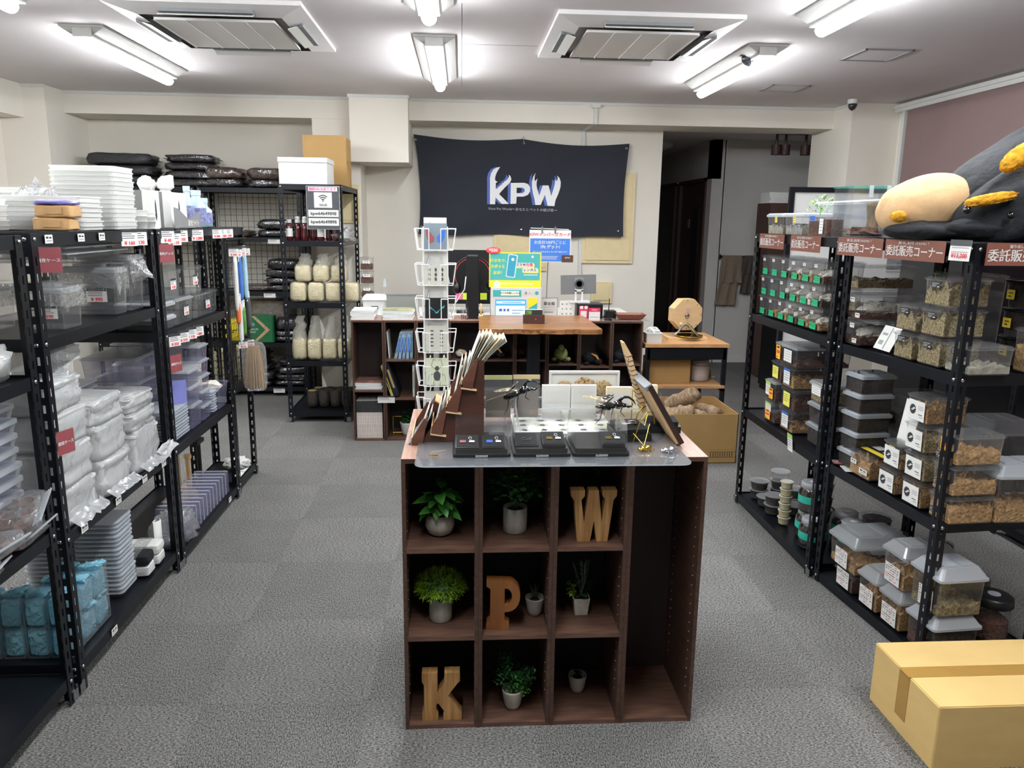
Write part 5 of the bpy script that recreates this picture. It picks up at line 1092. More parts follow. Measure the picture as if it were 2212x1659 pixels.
for k, (x, z) in enumerate([(-1.60, 1.36), (-1.66, .90), (-1.62, .055)]):
    t = thing('price_tag', 'small price tag on the back-left rack, %s beam' % ('upper', 'middle', 'lowest')[k], 'price tag', FY(x, 6.796, z)); link('tag_card', card('price', .10, .045), t)
g3 = M()
for q in range(16): g3.cyl((-2.15+.05*q, 0, .95), (-2.15+.05*q, 0, 1.78), .0022, n=4)
for q in range(17): g3.cyl((-2.15, 0, .95+.052*q), (-1.40, 0, .95+.052*q), .0022, n=4)
t = thing('wire_grid', 'large black wire grid panel at the back of the right-hand soil rack', 'wire grid', T(0, 7.155, 0)); obj('wires', g3, black, t); obj('rim', M().cyl((-2.15, 0, 1.78), (-1.4, 0, 1.78), .004, n=6), black, t)
# ================================================================== MIDDLE RACK CONTENT
t = thing('foam_box', 'white foam box on top of the tall rack beside the wall column', 'foam box', T(-1.165, 6.10, 1.801)); obj('body', M().rbox(.35, .33, 0, .155, .01, 2), white, t); obj('lid', M().rbox(.36, .34, .156, .19, .012, 2), white, t)
t = thing('cardboard_box', 'tall brown cardboard box standing behind the white foam box', 'cardboard box', T(-1.075, 6.50, 1.801, 0, 0, -2)); obj('body', M().box(-.17, -.10, 0, .17, .10, .36), kraft_d, t); obj('flap', M().box(-.17, -.104, .0, .168, -.101, .395), kraft_d, t); obj('flap', M().box(.171, -.10, .2, .174, .08, .375), kraft_d, t); obj('tape', M().box(.1705, -.02, 0, .1715, .02, .2), tape, t)
syr = mat('dark red syrup', S(70, 14, 20), .15, a=.1, coat=.6)
for k in range(7):
    t = thing('syrup_bottle', 'bottle of dark red syrup with white spray cap, %s from the left' % ORD[k], 'bottle', T(-1.285+.058*k, 5.95+.03*(k % 2), 1.391), 'syrup bottles on the tall rack'); obj('body', M().lathe([(.024, 0), (.026, .006), (.026, .11), (.013, .135)], 16), syr, t, None, True); obj('cap', M().lathe([(.02, .13), (.02, .155)], 12), white, t)
    if k in (1, 2, 4): obj('sprayer', M().blob(.018, .012, .014, k, .1, 2, 10, 6, c=(0, 0, .165)), white, t)
    obj('label', M().lathe([(.0265, .03), (.0265, .09)], 16, cap=False), [syr, paper][k in (0, 4)], t)
t = thing('wifi_sign', 'grey free Wi-Fi sign with two password lines hanging on the tall rack', 'sign', FY(-1.013, 5.868, 1.632))
obj('board', M().rbox(.236, .305, 0, .003, .004, 2), dgrey, t); obj('border', M().rbox(.242, .311, -.001, .0005, .004, 2), white, t)
obj('panel', M().box(-.065, .0, .0031, .065, .11, .0036).box(-.105, .118, .0031, .105, .148, .0036).box(-.11, -.065, .0031, .11, -.015, .0036).box(-.11, -.128, .0031, .11, -.075, .0036), white, t)
lettering('無料Wi-Fiあります', .024, mat('pink ink', S(226, 60, 150), .6, a=0), t, T(0, .131, .004), .03); lettering('kpw64649898', .033, ink, t, T(0, -.042, .004), .02); lettering('kpw64649898', .033, ink, t, T(0, -.102, .004), .02); lettering('WI-FI', .024, ink, t, T(0, .018, .004), .02)
m = M()
for r in (.018, .032, .046):
    n = 10; o_ = [(r*math.cos(math.radians(45+90*i/n)), r*math.sin(math.radians(45+90*i/n))) for i in range(n+1)]; i_ = [((r-.007)*math.cos(math.radians(45+90*i/n)), (r-.007)*math.sin(math.radians(45+90*i/n))) for i in range(n, -1, -1)]; m.prism(o_+i_, .0037, .0042, 0, T(0, .046, 0))
obj('wifi_symbol', m.lathe([(.005, .0037), (.005, .0042)], 12, (0, .048, 0)), ink, t)
t = thing('poly_bag', 'clear crumpled bag sticking out at the right of the syrup bottles', 'bag', T(-.90, 6.02, 1.391)); obj('bag', M().blob(.075, .1, .05, 5, .4, 4, 20, 12, .8, c=(0.0, 0, .045)), film, t, None, True); obj('corner', M().add([(.03, -.05, .02), (.11, -.06, .03), (.10, -.08, .0), (.05, -.05, .0)], [(0, 1, 2, 3)]), film, t)
def mycbag(label, x, y, z, w_, d, h, seed, neck=0.):
    t = thing('mycelium_bag', label, 'mycelium bag', T(x, y, z+.0005), 'mycelium bags on the tall rack')
    obj('block', M().blob(w_/2*.93, d/2*.93, h/2*.95, seed, .05, 3, 18, 10, .35, c=(0, 0, h/2)), myc, t, None, True)
    b_ = M().blob(w_/2, d/2, h/2, seed, .05, 4, 22, 12, .4, c=(0, 0, h/2)); rings = []
    for j in range(6):
        v = j/5; rings.append([((w_*.48*(1-.5*v)+.006*math.sin(a*3+seed))*math.cos(2*PI*a/16)+.01*v*seed % .02, (d*.48*(1-.75*v)+.004*math.sin(a*2.3))*math.sin(2*PI*a/16), h*.93+neck*v) for a in range(16)])
    if neck: b_.loft(rings, 0, False)
    obj('bag', b_, mycbagm, t, None, True)
for k in range(4): mycbag('block-shaped mycelium bag, lower row on the third shelf, %s from the left' % ORD[k], -1.24+.133*k, 5.99, .931, .125, .125, .15, 90+k, 0)
for k in range(3): mycbag('block-shaped mycelium bag, upper row on the third shelf, %s from the left' % ORD[k], -1.20+.135*k, 6.0, 1.083, .125, .12, .13, 95+k, .09)
for k in range(4): mycbag('tall-necked mycelium bag on the fourth shelf, %s from the left' % ORD[k], -1.25+.115*k, 5.99, .484, .11, .12, .17, 100+k, .18)
for r_ in range(2):
    for k in range(4):
        t = thing('log_section', 'short upright log with bark, %s row, %s from the left' % (('front', 'back')[r_], ORD[k]), 'log', T(-1.19+.09*k+.03*r_, 6.08+.11*r_, .086), 'short logs on the bottom shelf')
        obj('trunk', M().lathe([(.038, 0), (.04, .05), (.039, .124), (.037, .126)], 16), darkbark, t, None, True); obj('cut_end', M().lathe([(.034, .1262), (.034, .128)], 16), logend if k == 0 else darkbark, t)
t = thing('magazine_basket', 'black wire holder of papers behind the right side of the tall rack', 'basket', T(-.83, 6.35, .0)); m = M()
for q in range(8): m.cyl((0, -.2+.05*q, .3), (.06, -.2+.05*q, .82), .003, n=5)
for q in range(5): m.cyl((.015*q, -.2, .3+.13*q), (.015*q, .15, .3+.13*q), .003, n=5)
obj('wires', m, black, t); obj('legs', M().cyl((0, -.2, 0), (0, -.2, .3), .004).cyl((0, .15, 0), (0, .15, .3), .004), black, t)
# ================================================================== ISLAND: CUBBY CONTENTS
leafg = mat('pothos leaf', S(66, 128, 52), .35, a=.35, scale=30, spec=.6); leafd = mat('dark leaf', S(40, 84, 42), .45, a=.3, scale=30); leafs = mat('sage leaf', S(92, 112, 92), .6, a=.2); leafy = mat('lime leaf', S(140, 176, 48), .5, a=.3, scale=20)
stone = mat('grey stone pot', S(176, 172, 164), .7, a=.15, scale=25, bump=.2)
def leafmesh(L, W, m_, fold=.25, curl=.2):
    k = ('leaf', L, W, m_.name)
    if k not in CACHE:
        m = M(); n = 6; vs = []
        for i in range(n+1):
            t = i/n; w_ = W/2*math.sin(PI*min(1, t*1.02))**.7*(1-.35*t) if 0 < i < n else 0; z = -curl*L*t*t
            vs += [(L*t, -w_, z+w_*fold), (L*t, 0, z), (L*t, w_, z+w_*fold)]
        fs = []
        for i in range(n): a = 3*i; fs += [(a, a+3, a+4, a+1), (a+1, a+4, a+5, a+2)]
        CACHE[k] = m.add(vs, fs).mesh('leaf', m_, True)
    return CACHE[k]
def pot(kind, s=1.):
    k = ('pot', kind, s)
    if k not in CACHE:
        m = M()
        if kind == 'ball': m.lathe([(.022*s, 0), (.036*s, .008*s), (.046*s, .03*s), (.044*s, .05*s), (.034*s, .066*s), (.031*s, .066*s), (.03*s, .058*s), (.001, .056*s)], 24)
        elif kind == 'cyl': m.lathe([(.036*s, 0), (.038*s, .003), (.038*s, .08*s), (.034*s, .08*s), (.033*s, .07*s), (.001, .07*s)], 24)
        elif kind == 'square': m.rbox(.042*s, .042*s, 0, .058*s, .003, 2, w1=.054*s, d1=.054*s)
        else: m.lathe([(.018*s, 0), (.024*s, .012*s), (.031*s, .055*s), (.0315*s, .06*s), (.028*s, .06*s), (.026*s, .052*s), (.001, .05*s)], 20)
        CACHE[k] = m
    return k
def plant(label, x, y, z, pk, s, pm_, top, leaves):
    """leaves: list of (mesh, position, yaw, pitch, roll)"""
    t = thing('potted_plant', label, 'potted plant', T(x, y, z)); kobj('pot', pot(pk, s), pm_, t, None, pk != 'square')
    obj('soil', M().lathe([(.024*s, 0), (.001, .004)], 14, (0, 0, top-.008)), soil, t)
    for me, p, yw, pt, rl in leaves: link('leaf', me, t, T(p[0], p[1], p[2], 0, 0, math.degrees(yw)) @ T(0, 0, 0, math.degrees(rl), -math.degrees(pt)))
    return t
rnd = random.Random(3)
lv = []; lm = leafmesh(.068, .044, leafg, .15, .5); L_ = leafmesh(.058, .04, leafg, .2, .3)
for i in range(36):
    a = 2*PI*i/36*4.3+.3; h = .072+.075*(i/36); lv.append((lm if i % 2 else L_, (.012*math.cos(a), .012*math.sin(a), h), a, .5-1.0*(i % 5)/5, rnd.uniform(-.4, .4)))
plant('glossy pothos in a round grey pot, top left cubby of the island', -.068, 2.255, .6025, 'ball', 1., stone, .066, lv)
lv = []; lr = leafmesh(.022, .020, leafd, .1, .05); lr2 = leafmesh(.02, .019, leafg, .1, .05)
for i in range(230):
    a = rnd.uniform(0, 2*PI); b_ = rnd.uniform(-.15, 1.4); r = .055+.03*rnd.random(); lv.append((lr if i % 3 else lr2, (r*math.cos(a)*math.cos(b_), r*.8*math.sin(a)*math.cos(b_), .125+r*.9*math.sin(b_)), a+rnd.uniform(-.8, .8), rnd.uniform(-.5, .9), rnd.uniform(-.6, .6)))
pp = plant('round-leaved bush in a grey concrete cylinder, top middle cubby', .167, 2.275, .6025, 'cyl', 1., stone, .08, lv); obj('stems', M().tube([(0, 0, .07), (.01, 0, .15)], .003, 5).tube([(0, 0, .07), (-.03, .01, .16)], .002, 5).tube([(0, 0, .07), (.04, -.02, .14)], .002, 5), leafd, pp)
lv = []; lm = leafmesh(.035, .03, leafd)
for i in range(10): a = 2*PI*i/10; lv.append((lm, (.03*math.cos(a), .0, .14+.004*i), a, rnd.uniform(-.3, .6), 0))
plant('dark leafy plant in shadow behind the wooden letter W', .42, 2.37, .6025, 'cyl', .8, dgrey, .064, lv+[(lm, (.01*math.cos(i), .01, .09+.01*i), i*1.3, .8, 0) for i in range(6)])
gr_ = M()
for i in range(520):
    a = rnd.uniform(0, 2*PI); b_ = math.asin(rnd.uniform(-.25, 1)); R_ = .078*(.75+.25*rnd.random()); c = Vector((R_*math.cos(a)*math.cos(b_)*.98, R_*math.sin(a)*math.cos(b_)*.75, .105+R_*.72*math.sin(b_)))
    for q in range(5):
        d = Vector((math.cos(a)*math.cos(b_)+rnd.uniform(-.9, .9), math.sin(a)*math.cos(b_)+rnd.uniform(-.9, .9), math.sin(b_)+rnd.uniform(-.7, .9))).normalized(); s_ = d.cross(Vector((0, 0, 1))).normalized()*.0011
        gr_.add([c-s_, c+d*.009+s_, c+d*.019, c+d*.009-s_*1.4], [(0, 1, 2, 3)])
t = thing('potted_plant', 'lime-green spiky grass bush in a grey cylinder pot, middle left cubby', 'potted plant', T(-.068, 2.255, .3155)); kobj('pot', pot('cyl', .96), stone, t, None, True); tag(obj('foliage', gr_, leafy, t), kind='stuff'); obj('core', M().blob(.055, .045, .045, 3, .3, 4, 16, 10, c=(0, 0, .105)), leafd, t)
t = thing('potted_plant', 'dark spiky succulent in a small grey cup beside the letter P', 'potted plant', T(.234, 2.27, .3155)); kobj('pot', pot('cup'), stone, t, None, True); lm = leafmesh(.05, .009, leafd, .5, -.1); [link('leaf', lm, t, T(0, 0, .055, 0, 0, 40*i) @ T(0, 0, 0, 0, -70+8*(i % 4))) for i in range(9)]; obj('soil', M().lathe([(.025, .05), (.001, .053)], 12), soil, t)
t = thing('potted_plant', 'sage and ivy arrangement in a square white embossed pot, middle cubby', 'potted plant', T(.384, 2.275, .3155)); kobj('pot', pot('square'), mat('white embossed pot', S(196, 192, 182), .6, a=.1, scale=60, bump=.6), t)
obj('soil', M().rbox(.048, .048, .05, .0585, .003, 2), soil, t); lm = leafmesh(.038, .034, leafd)
for p, yw, pt in (((.01, 0, .075), .2, .2), ((.02, 0, .09), .5, .5), ((0, -.01, .07), 5.0, .3), ((.02, .02, .13), .6, .4), ((.0, .02, .15), 2.2, .6), ((-.02, .01, .08), 3.0, .3)): link('leaf', lm, t, T(*p, 0, 0, math.degrees(yw)) @ T(0, 0, 0, 0, -math.degrees(pt)))
m = M()
for q in range(9):
    a = rnd.uniform(-.6, .7); p0 = Vector((0, 0, .055)); p1 = Vector((.05*a, rnd.uniform(-.02, .02), .16+.03*rnd.random())); m.tube([p0, p0.lerp(p1, .5)+Vector((.005, 0, 0)), p1], .001, 4)
    for k in range(16):
        c = p0.lerp(p1, .35+.65*k/16); d = Vector((math.cos(k*2.4), math.sin(k*2.4), .8)).normalized()*.012; s_ = Vector((-math.sin(k*2.4), math.cos(k*2.4), 0))*.002; m.add([c, c+d*.5+s_, c+d, c+d*.5-s_], [(0, 1, 2, 3)])
tag(obj('sprigs', m, leafs, t), kind='stuff'); m = M()
for q in range(60):
    c = Vector((-.03+rnd.uniform(-.012, .012), -.012+rnd.uniform(-.012, .012), .062+rnd.uniform(0, .05))); a = rnd.uniform(0, 6.3); d = Vector((math.cos(a), math.sin(a), rnd.uniform(-.3, .9)))*.013; s_ = Vector((-math.sin(a), math.cos(a), 0))*.0022; m.add([c, c+d*.5+s_, c+d, c+d*.5-s_], [(0, 1, 2, 3)])
tag(obj('lime_sprig', m, leafy, t), kind='stuff')
t = thing('potted_plant', 'fern and bright herb arrangement in a white cup, bottom middle cubby', 'potted plant', T(.163, 2.22, .0145)); kobj('pot', pot('cup', 1.12), stone, t, None, True); obj('soil', M().lathe([(.028, .054), (.001, .058)], 12), soil, t)
for nm, m_, cnt, cx, w_, h0, h1, sz in (('herb_foliage', leafg, 260, .02, .032, .06, .115, .012), ('fern_fronds', leafd, 240, -.025, .028, .09, .20, .014), ('dark_foliage', leafd, 160, .04, .028, .10, .14, .013)):
    m = M()
    for q in range(cnt):
        u = rnd.random(); c = Vector((cx+rnd.uniform(-w_, w_)*(1-.5*u*(nm == 'fern_fronds')), rnd.uniform(-.03, .02), h0+(h1-h0)*u)); a = rnd.uniform(0, 6.3); d = Vector((math.cos(a), math.sin(a), rnd.uniform(-.4, .8)))*sz; s_ = Vector((-math.sin(a), math.cos(a), 0))*.0032; m.add([c, c+d*.5+s_, c+d, c+d*.5-s_], [(0, 1, 2, 3)])
    tag(obj(nm, m, m_, t), kind='stuff')
t = thing('potted_plant', 'tiny succulent in a small grey cup, bottom right cubby', 'potted plant', T(.386, 2.30, .0145)); kobj('pot', pot('cup'), stone, t, None, True); lm = leafmesh(.022, .01, leafd, .5, -.2); [link('leaf', lm, t, T(0, 0, .055, 0, 0, 37*i) @ T(0, 0, 0, 0, -20-10*(i % 6))) for i in range(16)]; obj('soil', M().lathe([(.025, .05), (.001, .053)], 12), soil, t)
# wooden letters
def wletter(ch, label, x, y, z, poly, hole, m_, d=.035, rz=0):
    t = thing('wooden_letter', label, 'wooden letter', T(x, y, z, 0, 0, rz)); obj('letter', M().prism(poly, -d/2, d/2, 0, T(0, 0, 0, 90), hole), m_, t); return t
h = .165
Wp = [(-.068, h), (-.068, h-.018), (-.058, h-.032), (-.046, 0), (-.006, 0), (.004, .07), (.014, 0), (.048, 0), (.062, h-.032), (.072, h-.018), (.072, h), (.028, h), (.028, h-.018), (.036, h-.03), (.028, .062), (.016, h), (-.014, h), (-.026, .062), (-.036, h-.03), (-.026, h-.018), (-.026, h)]
wletter('W', 'light pine slab letter W in the top right cubby', .396, 2.195, .6025, Wp, (), pine)
Pp = [(-.052, h), (-.052, h-.02), (-.04, h-.028), (-.04, .03), (-.052, .022), (-.052, 0), (.018, 0), (.018, .022), (.004, .03), (.004, .06)]+[(.012+.04*math.cos(math.radians(a)), h-.052+.052*math.sin(math.radians(a))) for a in range(-85, 91, 18)]
Ph_ = [(.004, .085)]+[(.010+.017*math.cos(math.radians(a)), .112+.027*math.sin(math.radians(a))) for a in range(-80, 81, 20)]+[(.004, .139)]
wletter('P', 'stained pine slab letter P in the centre cubby', .128, 2.19, .3155, Pp, (Ph_,), pine2, .035, -4)
Kp = [(-.062, h), (-.062, h-.03), (-.056, h-.04), (-.056, .035), (-.062, .028), (-.062, 0), (-.012, 0), (-.012, .025), (-.018, .035), (-.018, .055), (-.012, .06), (.008, .03), (.004, .025), (.004, 0), (.062, 0), (.062, .025), (.052, .038), (.018, .085), (.05, .13), (.056, .135), (.056, h), (.008, h), (.008, .135), (.002, .12), (-.014, .098), (-.014, h-.04), (-.014, h)]
wletter('K', 'light pine slab letter K in the bottom left cubby', -.063, 2.178, .0145, Kp, (), pine)
# ================================================================== ISLAND TOP
G0 = .882
t = thing('glass_sheet', 'rounded clear glass sheet lying over the front of the island top', 'glass sheet', T(.263, 2.30, G0)); obj('sheet', M().rbox(.79, .49, .0015, .0065, .03, 5), plastic('tinted tabletop glass', S(205, 212, 220), .72, .9, .05), t); obj('edge', M().rbox(.792, .492, .002, .006, .03, 5, cap=False), frost, t)
G = G0+.0068
def jewel_box(x, y, z, w_, d, h, tilt, parent, m_=blk_soft):
    o = obj('jewel_tray', M().rbox(w_, d, 0, h, .003, 2), black, parent, T(x, y, z, tilt)); obj('velvet_pad', M().rbox(w_*.9, d*.88, h, h+.0012, .002, 2), m_, o); return o
def pendant(o, h, c, m_, x=0, y=0, flip=1):
    m = M()
    m.tube([(x+.004*flip*a+.012*math.cos(a*.7), y+.012*math.sin(a*.7)+.008, h+.002) for a in range(7)], .0008, 5); obj('cord', m, paper, o)
    obj('pendant', M().rbox(.018, .014, h+.0012, h+.0022, .002, 2, c=(x-.012*flip, y-.006)), m_, o); obj('price_tab', M().box(x+.006*flip, y-.012, h+.002, x+.022*flip, y-.003, h+.0028), paper, o)
for k, (x, l, trays) in enumerate([(.057, 'left case, two trays with a pink and a blue pendant', [(-.042, 0), (.036, 1)]), (.233, 'middle case, a low tray and a taller tray with a pendant', [(-.042, 2), (.036, 3)]), (.407, 'right case, a single raised tray at its right', [(.038, 3)])]):
    t = thing('jewelry_case', 'clear-covered jewellery case, '+l, 'jewellery case', T(x, 2.228, G))
    obj('base', M().rbox(.168, .20, 0, .008, .012, 3).rbox(.15, .18, .008, .022, .004, 2), black, t)
    obj('cover', M().rbox(.162, .194, .0085, .094, .014, 4, w1=.152, d1=.18).rbox(.166, .198, .0082, .011, .014, 4), acryl, t, None, False)
    obj('front_label', M().box(-.018, -.1025, .001, .018, -.1005, .007), mat('silver label', S(150, 150, 148), .5, a=.6, scale=300), t)
    for (tx, kd) in trays:
        o = jewel_box(tx, -.045 if kd != 2 else -.03, .0225, .068, .075, .012 if kd < 3 else .022, 14, t)
        if kd == 2: obj('brooch', M().tube([(-.015, 0, .0145), (-.005, .008, .0145), (.006, -.004, .0145), (.016, .006, .0145)], .0012, 5).tube([(-.012, -.006, .0145), (.014, -.002, .0145)], .0012, 5), steel, o)
        else: pendant(o, .0135 if kd < 3 else .0235, None, [maroon, blue, gold, gold][kd], 0, 0)
t = thing('name_plate', 'small blank brass plate on the front left of the glass sheet', 'name plate', T(-.082, 2.148, G)); obj('plate', M().rbox(.026, .014, 0, .0012, .001, 2), gold, t); obj('backing', M().rbox(.027, .015, -.0001, .0004, .001, 2), mat('tan plate', S(200, 170, 110), .5), t)
# card of insect pictures under the stands
t = thing('picture_sheet', 'white sheet of small insect pictures lying behind the jewellery cases', 'picture sheet', T(.33, 2.48, G)); obj('sheet', M().box(-.16, -.15, 0, .17, .15, .0008), paper, t); m = M(); m2 = M()
for a in range(5):
    for b_ in range(5):
        cx, cy = -.125+.065*a, -.12+.06*b_; m.blob(.011, .014, .0006, a*5+b_, .4, 3, 10, 4, c=(cx, cy, .001)); [m.box(cx-.018, cy-.01+.009*q, .0009, cx+.018, cy-.009+.009*q, .0012) for q in range(3)]
        if (a+b_) % 3 == 0: m2.box(cx-.028, cy-.025, .0008, cx+.028, cy+.025, .00085)
obj('pictures', m, dgrey, t); obj('tinted_tiles', m2, mat('pale green tile', S(206, 212, 186), .6, a=.1), t)
# flying beetles on rods
bblk = mat('glossy beetle black', S(16, 15, 18), .12, a=.2, coat=.8, spec=.8); wingm = plastic('amber wing', S(196, 176, 120), .35, .3, .2, .4, 60)
def beetle(label, x, y, z, rz, pitch, horn=1., spread=1.):
    t = thing('beetle_specimen', label, 'beetle specimen', T(x, y, z, 0, 0, rz) @ T(0, 0, 0, 0, pitch))
    obj('body', M().blob(.036, .017, .014, 1, .04, 2, 16, 10, c=(-.012, 0, 0)).blob(.017, .018, .015, 2, .04, 2, 14, 8, c=(.026, 0, .003)).blob(.010, .010, .008, 3, .04, 2, 10, 6, c=(.044, 0, -.001)), bblk, t, None, True)
    obj('horn', M().tube([(.03, 0, .014), (.045, 0, .026), (.062, 0, .024), (.076, 0, .012), (.082, 0, -.002)], [.006, .0055, .004, .003, .001], 8).tube([(.048, 0, -.001), (.06, 0, -.008), (.07, 0, -.004), (.074, 0, .003)], [.005, .004, .003, .001], 8), bblk, t, None, True)
    for sy in (-1, 1):
        obj('wing_case', M().blob(.030, .010, .003, 4, .05, 2, 12, 6, 1., 0, 0, T(-.005, sy*.03, .024, 35*sy, -18, -42*sy)), bblk, t, None, True)
        obj('wing', M().add([(.008, sy*.008, .010), (-.03, sy*.022, .014), (-.075*spread, sy*.05, .02), (-.09, sy*.075, .022), (-.055, sy*.07, .022), (-.01, sy*.04, .018)], [(0, 1, 2, 3, 4, 5)]), wingm, t)
        for q, (lx, ly, bz) in enumerate(((.03, .045, -.012), (.0, .05, -.022), (-.035, .045, -.028))): obj('leg', M().tube([(.022-.022*q, sy*.010, -.006), (lx+.008, sy*ly*.6, bz*.3+.004), (lx, sy*ly, bz), (lx+.012-.014*q, sy*(ly+.014), bz-.012)], [.0028, .0024, .0016, .0009], 6), bblk, t)
    return t
beetle('black rhinoceros beetle mounted in flight on a clear rod, left of two', .178, 2.42, 1.012, -12, -22)
beetle('black rhinoceros beetle mounted in flight on a clear rod, right of two', .480, 2.40, .975, -8, -6)
for k, (x, y, h, l) in enumerate([(.175, 2.44, .105, 'left'), (.475, 2.42, .07, 'right')]):
    t = thing('specimen_stand', 'clear rod stand with round base under the %s flying beetle' % l, 'stand', T(x, y, G+.0012)); obj('base', M().lathe([(.042, 0), (.042, .004), (.038, .005)], 24), acryl, t); obj('rod', M().tube([(.012, 0, .004), (0, -.01, h*.7), (.0, -.012, h)], .0025, 6), frost, t)
# acrylic card stand
t = thing('acrylic_stand', 'wide clear acrylic rack holding the cards at the back of the island', 'card stand', T(.38, 2.60, G0)); m = M()
for x in (-.308, -.112, .10, .308): m.box(x-.0015, -.05, 0, x+.0015, .06, .10)
for y, hh in ((-.05, .045), (.0, .075), (.055, .10)): m.box(-.308, y-.0015, 0, .308, y+.0015, hh)
obj('shelves', m, acryl, t); obj('rail', M().box(-.308, -.053, .044, .308, -.048, .048).box(-.308, -.003, .074, .308, .002, .078), frost, t)
for k, (x0, x1, z1, m_, l) in enumerate([(.076, .170, 1.049, mat('yellow header card', S(206, 208, 150), .5, a=.05), 'yellow-headed bag card, left of the pair'), (.173, .264, 1.051, mat('tan header card', S(206, 186, 140), .5, a=.05), 'tan-headed bag card, right of the pair')]):
    t = thing('bagged_card', 'hanging '+l, 'card', T((x0+x1)/2, 2.535, G0+.001)); obj('header', M().box(-(x1-x0)/2, -.001, z1-G0-.016, (x1-x0)/2, .001, z1-G0-.001), m_, t); obj('bag', M().box(-(x1-x0)/2, -.002, .0, (x1-x0)/2, .002, z1-G0-.016), clear_s, t); obj('insert', M().box(-(x1-x0)/2*.9, -.0005, .02, (x1-x0)/2*.9, .0005, z1-G0-.05), mat('grey brown insert', S(150, 140, 132), .6, a=.05), t)
for k, (x0, x1, z1, m_, l) in enumerate([(.276, .374, 1.006, paper, 'white, left of the middle pair'), (.376, .466, 1.006, paper, 'white, right of the middle pair'), (.500, .590, .999, mat('cream card', S(226, 214, 184), .7, a=.04), 'cream, left of the right pair'), (.592, .68, 1.006, mat('pale yellow card', S(232, 220, 178), .7, a=.04), 'pale yellow, right of the right pair')]):
    t = thing('greeting_card', 'card pack in the acrylic rack, '+l, 'card', T((x0+x1)/2, 2.57, G0+.002)); hh = z1-G0-.002
    obj('card', M().box(-(x1-x0)/2+.001, 0, 0, (x1-x0)/2-.001, .02, hh), m_, t); obj('print', M().box(-(x1-x0)*.4, -.0008, hh*.5, (x1-x0)*.4, -.0003, hh*.85), offwhite, t)
t = thing('framed_picture', 'white box frame with three bark lumps behind the card rack', 'framed picture', T(.443, 2.705, G0+.001)); m = M()
for a, b_, c, d in ((-.128, .005, .128, .013), (-.128, .14, .128, .148), (-.128, .013, -.12, .14), (.12, .013, .128, .14)): m.box(a, -.008, b_, c, .008, d)
obj('frame', m, white, t); obj('mount', M().box(-.12, -.001, .013, .12, .004, .14), offwhite, t)
for q, (x, z, r) in enumerate([(-.075, .098, .034), (.0, .104, .04), (.065, .098, .036)]): obj('bark_lump', M().blob(r, .012, r*.85, q+2, .15, 4, 18, 12, c=(x, -.012, z-.015)), mat('golden bark', S(160, 132, 88), .7, a=.6, scale=120, bump=.8), t)
# frames seen edge-on
t = thing('insect_display', 'tall thin wooden panel with cord lacing, leaning, seen edge-on', 'wooden panel', T(.597, 2.43, .950) @ T(0, 0, 0, 0, -17.5)); obj('panel', M().prism([(-.007, 0), (.009, 0), (.007, .2), (-.004, .245), (-.009, .245), (-.009, .2)], -.025, .025, 0, T(0, 0, 0, 90)), beech, t)
m = M()
for q in range(12): m.box(-.010, -.0265, .02+.016*q, .010, .0265, .0212+.016*q)
obj('lacing', m, mat('dark cord', S(60, 44, 34), .7), t); obj('cord_tail', M().tube([(-.01, -.06, .2), (-.022, -.062, .17), (-.02, -.062, .14)], .0012, 4), dgrey, t)
t = thing('framed_picture', 'dark-edged wooden picture frame leaning back at the island right end', 'framed picture', T(.672, 2.36, G0+.012) @ T(0, 0, 0, 0, -31)); obj('back_board', M().box(-.012, -.11, .0, -.004, .11, .20), beech, t); obj('frame', M().box(-.0035, -.115, -.006, .012, .115, .206), mat('dark brown frame', S(44, 28, 24), .5, a=.15), t); obj('top_moulding', M().box(-.0125, -.112, .198, .012, .112, .21), grey, t)
for k, (x, y) in enumerate([(.560, 2.27), (.585, 2.40)]):
    t = thing('wire_easel', 'thin gold wire easel, %s one' % ('front' if k == 0 else 'rear'), 'easel', T(x, y, G0+.007)); obj('leg', M().tube([(-.03, 0, 0), (-.012, 0, .06), (.012, 0, .098), (.03, 0, .098), (.035, 0, .06)], .0016, 6), gold, t); obj('foot', M().tube([(-.03, 0, .03), (-.004, -.04, .001), (.02, 0, .06)], .0016, 6), gold, t)
def little_beetle(label, x, y, m_, rz):
    t = thing('beetle_figure', label, 'beetle figurine', T(x, y, G+.008, 0, 0, rz, 1.)); obj('body', M().blob(.020, .0115, .010, 1, .05, 2, 16, 10).blob(.008, .008, .006, 3, .04, 2, 12, 8, c=(-.022, 0, -.001)), m_, t, None, True)
    for sy in (-1, 1):
        for q in range(3): obj('leg', M().tube([(.01-.011*q, sy*.008, 0), (.014-.013*q, sy*.017, .002), (.016-.015*q, sy*.022, -.0075)], [.0015, .0012, .0008], 5), m_, t)
    obj('antenna', M().tube([(-.028, 0, 0), (-.034, .004, .002)], .0008, 4), m_, t)
little_beetle('golden beetle figurine on the glass sheet', .552, 2.185, gold, 25); little_beetle('silver beetle figurine on the glass sheet corner', .618, 2.165, steel, 10)
for k, (x, y, rz, l) in enumerate([(.535, 2.355, 5, 'with a bracelet, in front of the wooden panel'), (.662, 2.335+.09, -4, 'with a ring, behind the leaning frame')]):
    t = thing('ring_box', 'black jewellery box '+l, 'ring box', T(x, y, G, 0, 0, rz)); obj('base', M().rbox(.105, .15 if k == 0 else .10, 0, .022, .004, 2), black, t); obj('pad', M().rbox(.09, .13 if k == 0 else .085, .022, .036, .004, 2), blk_soft, t); obj('bracelet', M().tube([(.022*math.cos(a), .03*math.sin(a)*.6, .042+.002*math.sin(a*3)) for a in [2*PI*i/16 for i in range(17)]], .004, 6), steel if k == 0 else gold, t)
